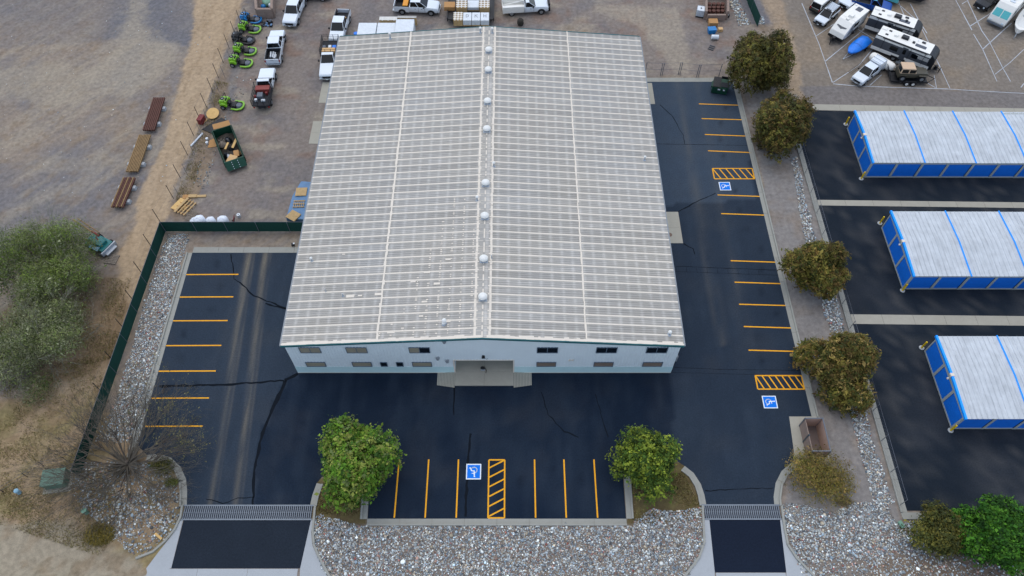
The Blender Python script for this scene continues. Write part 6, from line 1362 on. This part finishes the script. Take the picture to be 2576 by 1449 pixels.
# blue-grey tarp with three pallets
t0 = at(752, 510); P = ats([(760, 463), (786, 465), (778, 560), (722, 557), (738, 500)]); P = [(min(x, XL - .15), y) for x, y in P]
m = MB(); m.prism(P, 0, .55); lone('covered_stack', 'goods under a blue grey tarp against the warehouse left wall', 'tarp', m, 'tarp2', (0, 0), 0, bevel=.12)
pallet('pallet', 'closely boarded pallet on the far end of the blue grey tarp', at(758, 483, .6), radians(2), 1.25, 1.2, 'wood', 6, .1, .55, True)
pallet('pallet', 'open gapped pallet on the middle of the blue grey tarp', at(752, 513, .6), radians(92), 1.0, 1.3, 'wood', 6, .7, .55)
pallet('pallet', 'turned boarded pallet on the near end of the blue grey tarp', at(738, 543, .6), radians(-32), 1.25, 1.2, 'wood', 8, .12, .55, True)
t = thing('floodlight', 'small black and white lamp on the back gutter by the left wall', 'lamp', at(738, 618), 0.3); m = MB(); m.bb(-.16, .16, -.14, .14, .1, .3); m.build('housing', M['vblack'], t); m = MB(); m.cyl((.12, .05, .31), .1, .03, 10); m.build('lens', M['wrap'], t); m = MB(); m.cyl((0, 0, .05), .05, .1, 8); m.build('stem', M['vblack'], t)
# wrapped goods behind the warehouse, pallet by pallet
WG = 'white wrapped pallet loads behind the warehouse'
def load(px0, px1, py, z, hgt, lab, dep=1.7, crate=False, y=None):
    a, b = at(px0, py, z + hgt), at(px1, py, z + hgt); y = a[1]; m = MB(); x0, x1 = a[0] + .03, b[0] - .03
    t = thing('pallet_load', lab, 'wrapped pallet', ((x0 + x1) / 2, y - dep / 2, z), 0, WG); w = x1 - x0
    m.bb(-w / 2, w / 2, -dep / 2, dep / 2, .14, hgt); m.build('wrapped_goods', M['wood' if crate else 'wrap'], t, bevel=.06 if not crate else .0)
    m = MB()
    for yy in (-dep / 2 + .05, 0, dep / 2 - .05): m.bb(-w / 2, w / 2, yy - .05, yy + .05, 0, .14)
    m.build('pallet', M['wood'], t)
    n = 3 if crate else 1
    if crate:
        m = MB()
        for k in range(3): xx = -w / 2 + (k + .5) * w / 3; m.bb(xx - .06, xx + .06, -dep / 2 - .02, dep / 2 + .02, hgt, hgt + .05)
        for k in range(4): yy = -dep / 2 + (k + .5) * dep / 4; m.bb(-w / 2 - .02, w / 2 + .02, yy - .06, yy + .06, hgt + .05, hgt + .09)
        m.build('slats', M['cwhite'], t)
    return t
load(902, 949, 57, 0, 1.5, 'leftmost white wrapped pallet behind the warehouse, with a slatted top', 2.4); load(950, 996, 57, 0, 1.45, 'second white wrapped pallet behind the warehouse left half', 2.4); load(996, 1043, 48, 0, 1.75, 'tallest white wrapped pallet behind the warehouse left half', 2.8)
load(955, 1000, 43, 0, 1.3, 'wooden crate behind the second wrapped pallet', .75, True); load(1000, 1048, 42, 0, 1.2, 'pale wooden crate behind the tallest wrapped pallet', .3, True)
m = MB(); m.cyl((0, 0, .45), .3, .9, 16); lone('barrel', 'blue barrel at the warehouse back wall, left of the wrapped pallets', 'barrel', m, 'tarp', at(895, 83, .9))
m = MB(); m.bb(-.9, .9, -.03, .03, -.5, .0)
# goods on a dark trailer
a, b = at(1126, 64), at(1242, 62); t = thing('goods_trailer', 'black flatbed trailer loaded with wrapped and slatted pallets', 'trailer', ((a[0] + b[0]) / 2, at(1180, 20)[1]), 0)
wv = (b[0] - a[0]); m = MB(); m.bb(-wv / 2, wv / 2, -3.6, 4.5, .7, .85); m.build('deck', M['vblack'], t)
for s in (-1, 1):
    m = MB(); m.bb(s * wv / 2 - .05, s * wv / 2 + .05, -3.6, 4.5, .5, 1.05); m.build('side_rail', M['vblack'], t)
    for y in (-1.5, -.5, .6): wheel(t, s * (wv / 2 - .3), y, .38, .25)
for ch in t.children:
    if ch.name.startswith('wheel'): ch.rotation_euler[2] = pi / 2
x0 = 1147
for k, (p0, p1, lab, cr) in enumerate(((1141, 1165, 'slatted pallet at the left of the front row on the black trailer', True), (1165, 1187, 'white wrapped load marked with a sketchy D on the black trailer', False), (1187, 1209, 'white wrapped load in the middle right of the front row on the black trailer', False), (1209, 1231, 'rightmost white wrapped load in the front row on the black trailer', False))): load(p0, p1, 31, .85, .9, lab, 1.7, cr)
STK = {0: [((-.15, -.3), (-.15, .3)), ((-.15, .3), (.15, .15)), ((.15, .15), (.15, -.15)), ((.15, -.15), (-.15, -.3))], 1: [((-.15, -.3), (-.15, .3)), ((-.15, 0), (.18, .3)), ((-.05, .05), (.2, -.3))], 2: [((-.16, -.3), (-.16, .3)), ((.16, -.3), (.16, .3)), ((-.16, 0), (.16, 0))]}
for q, (n0, st_) in enumerate(STK.items()):  # dark creases of the wrap, drawn as grey letter-like strokes on top
    o_ = bpy.data.objects['pallet_load.%03d' % (6 + q)]; m = MB()
    for (x0_, y0_), (x1_, y1_) in st_: m.box(((x0_ + x1_) / 2, (y0_ + y1_) / 2 + .1, .915), (hypot(x1_ - x0_, y1_ - y0_) + .03, .045, .012), atan2(y1_ - y0_, x1_ - x0_))
    m.build('crease_strokes', M['deckg'], o_)
for p0, p1, lab, mm in ((1148, 1176, 'slatted crate load behind the front row on the black trailer', True), (1206, 1232, 'slatted crate at the right of the rear row on the black trailer', True)): load(p0, p1, 1, .85, .9, lab, 1.6, True)
load(1176, 1206, 0, .85, .6, 'grey covered load between the slatted crates on the black trailer', 1.6)
m = MB(); m.bb(-.75, .75, -.6, .6, 0, .6); lone('orange_crate', 'orange brown box on the left end of the black trailer', 'box', m, 'cardb', at(1131, 12, 1.4), .86, 0, bevel=.03)
# boulder-like stump behind the warehouse
blob('dry_bush', 'brown leafless bush behind the warehouse ridge', 'bush', at(1309, 62), .45, .9, 'dark', None, 8)
# block bays
def wallrun(P, t_, z0, z1, name='block', mm='block', parent=None, bl=1.2, rows=2):
    hh = (z1 - z0) / rows
    for (a, b) in zip(P, P[1:]):
        l = hypot(b[0] - a[0], b[1] - a[1]); n = max(1, round(l / bl)); an = atan2(b[1] - a[1], b[0] - a[0])
        for r_ in range(rows):
            for k in range(n):
                u = (k + .5) / n; m = MB(); m.box((a[0] + (b[0] - a[0]) * u, a[1] + (b[1] - a[1]) * u, z0 + (r_ + .5) * hh), (l / n - .02, t_, hh - .015), an); m.build(name, M[mm], parent, bevel=.02)
t = thing('block_bay', 'concrete block bay holding bagged material at the top left', 'storage bay', (0, 0, 0)); A = [at(*q) for q in ((650, 4), (655, 42), (692, 48), (698, 2))]
A = [at(646, -18), at(652, 45), at(690, 45), at(690, -18)]; wallrun(A, .35, 0, 1.5, parent=t, rows=3)
blob('gravel_bag', 'blue tub inside the block bay at the top left', 'tub', at(664, 22), .35, .6, 'mblue', None, 4); blob('bagged_gravel', 'pale grey bag inside the block bay at the top left', 'bag', at(676, 10), .8, .7, 'ltgreen', None, 5); blob('bagged_gravel', 'white bag against the right wall of the block bay at the top left', 'bag', at(684, 18), .4, .6, 'wrap', None, 6)
t = thing('scrap_heap', 'heap of grey and bluish scrap in front of the block bay', 'scrap', at(672, 62)); rq = random.Random(4); m = MB()
for k in range(26): m.box((rq.uniform(-.7, .7), rq.uniform(-.5, .5), rq.uniform(.05, .4)), (rq.uniform(.1, .45), rq.uniform(.1, .35), rq.uniform(.05, .2)), rq.uniform(0, 3), rq.randint(0, 2), rq.uniform(-.5, .5))
tag(m.build('scrap_pieces', [M['tarp2'], M['deckg'], M['vblack']], t), kind='stuff'); m = MB(); m.bb(-.7, .7, -.8, .8, 0, .06); lone('steel_plate', 'grey steel plate on the ground in front of the block bay', 'plate', m, 'greyr', at(649, 66), 0, .1)
t = thing('block_bay', 'three-sided concrete bay holding cut logs near the green fence', 'storage bay', (0, 0, 0)); A = [at(1772, 50), at(1772, -5), at(1826, -5), at(1826, 50)]; wallrun(A[:2], .3, 0, 1.4, parent=t, rows=2); wallrun(A[1:3], .3, 0, 1.4, parent=t, rows=2); wallrun(A[2:], .3, 0, 1.4, parent=t, rows=2); wallrun([at(1776, 52), at(1822, 52)], .3, 0, 1.0, parent=t, rows=2)
for r_ in range(3):
    for k in range(4):
        q = at(1782 + k * 11, 37 - r_ * 8); m = MB(); m.cyl((0, 0, .35), .27, .7 + .1 * r_, 14); lone('cut_log', ('front', 'middle', 'back')[r_] + ' row cut log in the three-sided bay, ' + ('leftmost', 'second from left', 'second from right', 'rightmost')[k], 'log', m, 'brownw', q, 0, 0, 'cut logs in the three-sided bay')
t = thing('liquid_tote', 'white caged plastic tank left of the three-sided bay', 'tank', at(1760, 38), radians(-14)); m = MB(); m.bb(-.5, .5, -.55, .55, .15, 1.1); m.build('bottle', M['wrap'], t, bevel=.06)
m = MB()
for k in range(6):
    u = -.52 + k * .208
    for s in (-1, 1): m.tube((u, s * .58, .12), (u, s * .58, 1.12), .015, n=4); m.tube((s * .53, u, .12), (s * .53, u, 1.12), .015, n=4)
for z in (.35, .7, 1.12): m.path([(-.53, -.58, z), (.53, -.58, z), (.53, .58, z), (-.53, .58, z), (-.53, -.58, z)], .015, 4)
m.build('cage', M['galv'], t); m = MB(); m.bb(-.55, .55, -.6, .6, 0, .12); m.build('base', M['vblack'], t); m = MB(); m.cyl((0, 0, 1.13), .1, .05, 10); m.build('lid', M['vblack'], t)
m = MB(); m.bb(-.6, .6, -.5, .5, 0, .6); lone('carton_box', 'brown carton box in front of the log bay', 'box', m, 'cardb', at(1792, 63), .1, 0, bevel=.02)
m = MB(); m.frust((-.45, .45, -.35, .35), 0, (-.55, .55, -.42, .42), .7); lone('blue_crate', 'blue plastic crate below the brown carton box', 'crate', m, 'mblue', at(1789, 82), 0, .1, bevel=.02)
m = MB(); m.bb(-.3, .3, -.25, .25, 0, .45); lone('small_carton', 'small tan carton right of the blue crate', 'box', m, 'carton', at(1811, 78), 0, .05, bevel=.02)
m = MB(); m.cyl((0, 0, .36), .32, .95, 16, 'x'); lone('white_drum', 'white drum lying on its side in front of the log bay', 'drum', m, 'wrap', at(1797, 99), 0, -.05, smooth=.6, bevel=.03)
pallet('grate_panel', 'small slatted grey panel lying below the white drum', at(1790, 121), radians(62), .9, .75, 'rvgrey', 5, .7)
t = thing('spare_wheel', 'loose black wheel lying beside the log bay', 'wheel', at(1829, 41)); m = MB(); m.cyl((0, 0, .12), .36, .22, 18); m.build('tyre', M['tyre'], t, bevel=.05); m = MB(); m.cyl((0, 0, .245), .18, .02, 12); m.build('rim', M['rim'], t)
# front-load dumpster
t = thing('dumpster', 'small green dumpster with black lid beside the biggest juniper', 'dumpster', at(1808, 228), radians(-14)); 
m = MB(); m.side([(-.75, .15), (.75, .15), (.85, 1.15), (-.75, 1.35)], -.95, .95)
m.v = [(y, -x, z) for x, y, z in m.v]; m.build('body', M['dgreen'], t, bevel=.02)
for s, nm in ((-1, 'lid'), (1, 'open_lid')):
    m = MB()
    if s < 0:
        m.box((s * .47, .0, 1.33), (.93, 1.66, .05), 0, 0, 0, .12)
        for k in range(6): m.box((s * .47 - .38 + k * .15, .0, 1.37), (.03, 1.6, .03), 0, 0, 0, .12)
        m.build(nm, M['vblack'], t)
    else: m.bb(.05, .9, -.7, .68, 1.262, 1.275); m.build('opening', M['bed'], t); m = MB(); m.box((.47, .95, .9), (.93, .05, 1.2), 0, 0, 0, -.12); m.build(nm, M['vblack'], t)
for s in (-1, 1): m = MB(); m.bb(s * 1.0 - .08, s * 1.0 + .08, -.5, .5, .75, .95); m.build('fork_pocket', M['dgreen'], t)
for x, w in ((-.1, .3), (.5, .22)): m = MB(); m.bb(x - w / 2, x + w / 2, -.865, -.84, .8, 1.0); m.build('sticker', M['wrap'], t)
# walled refuse enclosure with open gates
ex0, ex1, ey0, ey1 = at(2018, 1150)[0] + .25, 28.0, at(2030, 1145)[1], at(2040, 1076)[1] + .3
m = MB(); m.prism([(at(1985, 1048)[0], at(1985, 1048)[1]), (29.3, at(1985, 1048)[1]), (29.3, ey0 - .6), (at(1996, 1140)[0], ey0 - .6)], 0, .026); setting('enclosure_pad', m, M['concrete'])
t = thing('refuse_enclosure', 'tan walled refuse enclosure with open gates beside the right kerb', 'enclosure', (0, 0, 0)); hh = 1.8; X0 = at(2012, 1078)[0]; X1 = 28.75; Y0 = at(2030, 1150)[1] - .1; Y1 = at(2030, 1078)[1] + .25
for a_, b_, nm in (((X0, Y1), (X1, Y1), 'back_wall'), ((X1, Y1), (X1, Y0), 'side_wall'), ((X1, Y0), (X0, Y0), 'front_wall')):
    m = MB(); l = hypot(b_[0] - a_[0], b_[1] - a_[1]); m.box(((a_[0] + b_[0]) / 2, (a_[1] + b_[1]) / 2, hh / 2), (l, .06, hh), atan2(b_[1] - a_[1], b_[0] - a_[0])); m.build(nm, mat('enclosure_wall', (176, 146, 128), .85, noise=.1, scale=1.2, scale2=6), t)
    m = MB(); m.box(((a_[0] + b_[0]) / 2, (a_[1] + b_[1]) / 2, hh + .03), (l + .1, .1, .05), atan2(b_[1] - a_[1], b_[0] - a_[0])); m.build('top_rail', M['gpost'], t)
for q in ((X0, Y1), (X1, Y1), (X1, Y0), (X0, Y0)): m = MB(); m.bb(q[0] - .06, q[0] + .06, q[1] - .06, q[1] + .06, 0, hh + .08); m.build('post', M['gpost'], t)
m = MB(); m.bb(X0, X1, Y0, Y1, .027, .04); m.build('floor', M['greyr'], t)
ym = (Y0 + Y1) / 2
for y0_, y1_ in ((ym + .0, Y1 - .05), (Y0 + .05, ym - .06)):
    m = MB(); m.bb(X0 - .03, X0 + .03, y0_, y1_, .15, hh - .1); m.build('gate', M['block'], t); 
for y_ in (Y1, ym, ym - .06, Y0): m = MB(); m.bb(X0 - .05, X0 + .05, y_ - .04, y_ + .04, .05, hh + .02); m.build('gate_stile', mat('gate_steel', (70, 84, 92), .5, .4), t)
# utility cabinets and pedestals at lower left
t = thing('utility_cabinet', 'large faded green utility cabinet beside the bare tree', 'cabinet', at(148, 1210), radians(8)); m = MB(); m.side([(-.95, 0), (.95, 0), (.95, 1.0), (-.95, 1.05)], -.7, .75); m.build('housing', M['padg'], t, bevel=.05)
m = MB(); m.box((0, 0, 1.09), (2.0, 1.55, .07)); m.build('lid', M['padg'], t, bevel=.03); m = MB(); m.bb(-1.2, 1.2, -1.1, 1.0, 0, .05); m.build('pad', M['concrete'], t)
t = thing('pedestal', 'pale blue capped pedestal near the low fence at the left edge', 'pedestal', at(50, 1240), .5); m = MB(); m.cyl((0, 0, .3), .2, .6, 6); m.build('housing', M['ltblue'], t, bevel=.02); m = MB(); m.dome((0, 0, .6), .24, .14, 6, 3); m.build('cap', M['ltblue'], t)
t = thing('pedestal', 'light green round pedestal left of the scattered rocks', 'pedestal', at(219, 1290), 0); m = MB(); m.cyl((0, 0, .3), .19, .6, 14); m.build('housing', M['ltgreen'], t, smooth=.6); m = MB(); m.cyl((0, 0, .62), .23, .12, 14); m.build('cap', M['ltgreen'], t, smooth=.6)
m = MB(); m.bb(-.42, .42, -.1, .1, 0, .08); lone('timber_offcut', 'short yellow timber lying on the rocks by the left driveway', 'timber', m, 'ply', at(400, 1350), .1, radians(-35))
m = MB(); m.bb(-.3, .3, -.16, .16, 0, .22); lone('utility_box', 'small pale green ground box by the storage yard corner', 'box', m, 'ltgreen', at(2266, 1320), .02, radians(-65), bevel=.04)
# teal machine with a long boom under the wispy tree
c = at(258, 622); t = thing('teal_machine', 'teal boring machine with rusty boom half hidden by the wispy tree', 'machine', c, radians(-28))
m = MB(); m.bb(-1.3, 1.2, -.8, .8, .35, .9); m.build('chassis', M['tealm'], t, bevel=.06); m = MB(); m.loft([ring(-.9, .6, .9, 1.2, 1.45, .5), ring(.3, .62, .9, 1.25, 1.5, .52), ring(.8, .5, .9, 1.1, 1.25, .4)]); m.build('hood', M['tealm'], t, smooth=.6)
m = MB(); m.box((.1, -.75, 1.0), (1.3, .5, .08), 0, 0, 0, .25); m.build('side_panel', M['ltblue'], t, bevel=.02)
for s in (-1, 1):
    for x in (-.9, .9): wheel(t, x, s * .85, .4, .28)
m = MB(); m.bb(1.2, 1.35, -1.0, 1.0, .3, .8); m.bb(1.35, 1.75, -.7, .7, .4, .5); m.build('front_blade', M['galv'], t)
m = MB(); m.tube((-.6, .5, 1.3), (-4.6, .9, 1.1), .09, n=6); m.tube((-.6, .9, 1.2), (-4.4, 1.3, 1.0), .06, n=6); m.build('boom', M['tanw'], t); m = MB(); m.tube((.0, .45, 1.5), (-1.3, .6, 1.35), .13, n=8); m.tube((.6, -.3, 1.2), (-.1, .2, 1.7), .06, n=6); m.build('cylinder', M['redm'], t)
pallet('pallet', 'weathered grey pallet on the dirt below the teal machine', at(282, 653), radians(-8), 1.3, 1.2, 'wood2', 6, .25)
for px, py in ((260, 568), (268, 560), (262, 575), (324, 210), (94, 252), (145, 395), (265, 885)):
    pass

t = thing('hose_reel', 'small dark hose coil on a stand in the recessed entrance', 'hose', (onwall(1213, 912)[0], YF + .25)); m = MB(); m.cyl((0, 0, .5), .22, .12, 14, 'y'); m.tube((0, 0, .14), (0, 0, .5), .04); m.path([(.2, 0, .45), (.35, -.1, .2), (.3, -.4, .17)], .03); m.build('coil', M['vblack'], t); m = MB(); m.bb(-.2, .2, -.15, .15, .14, .2); m.build('stand', M['galv'], t)
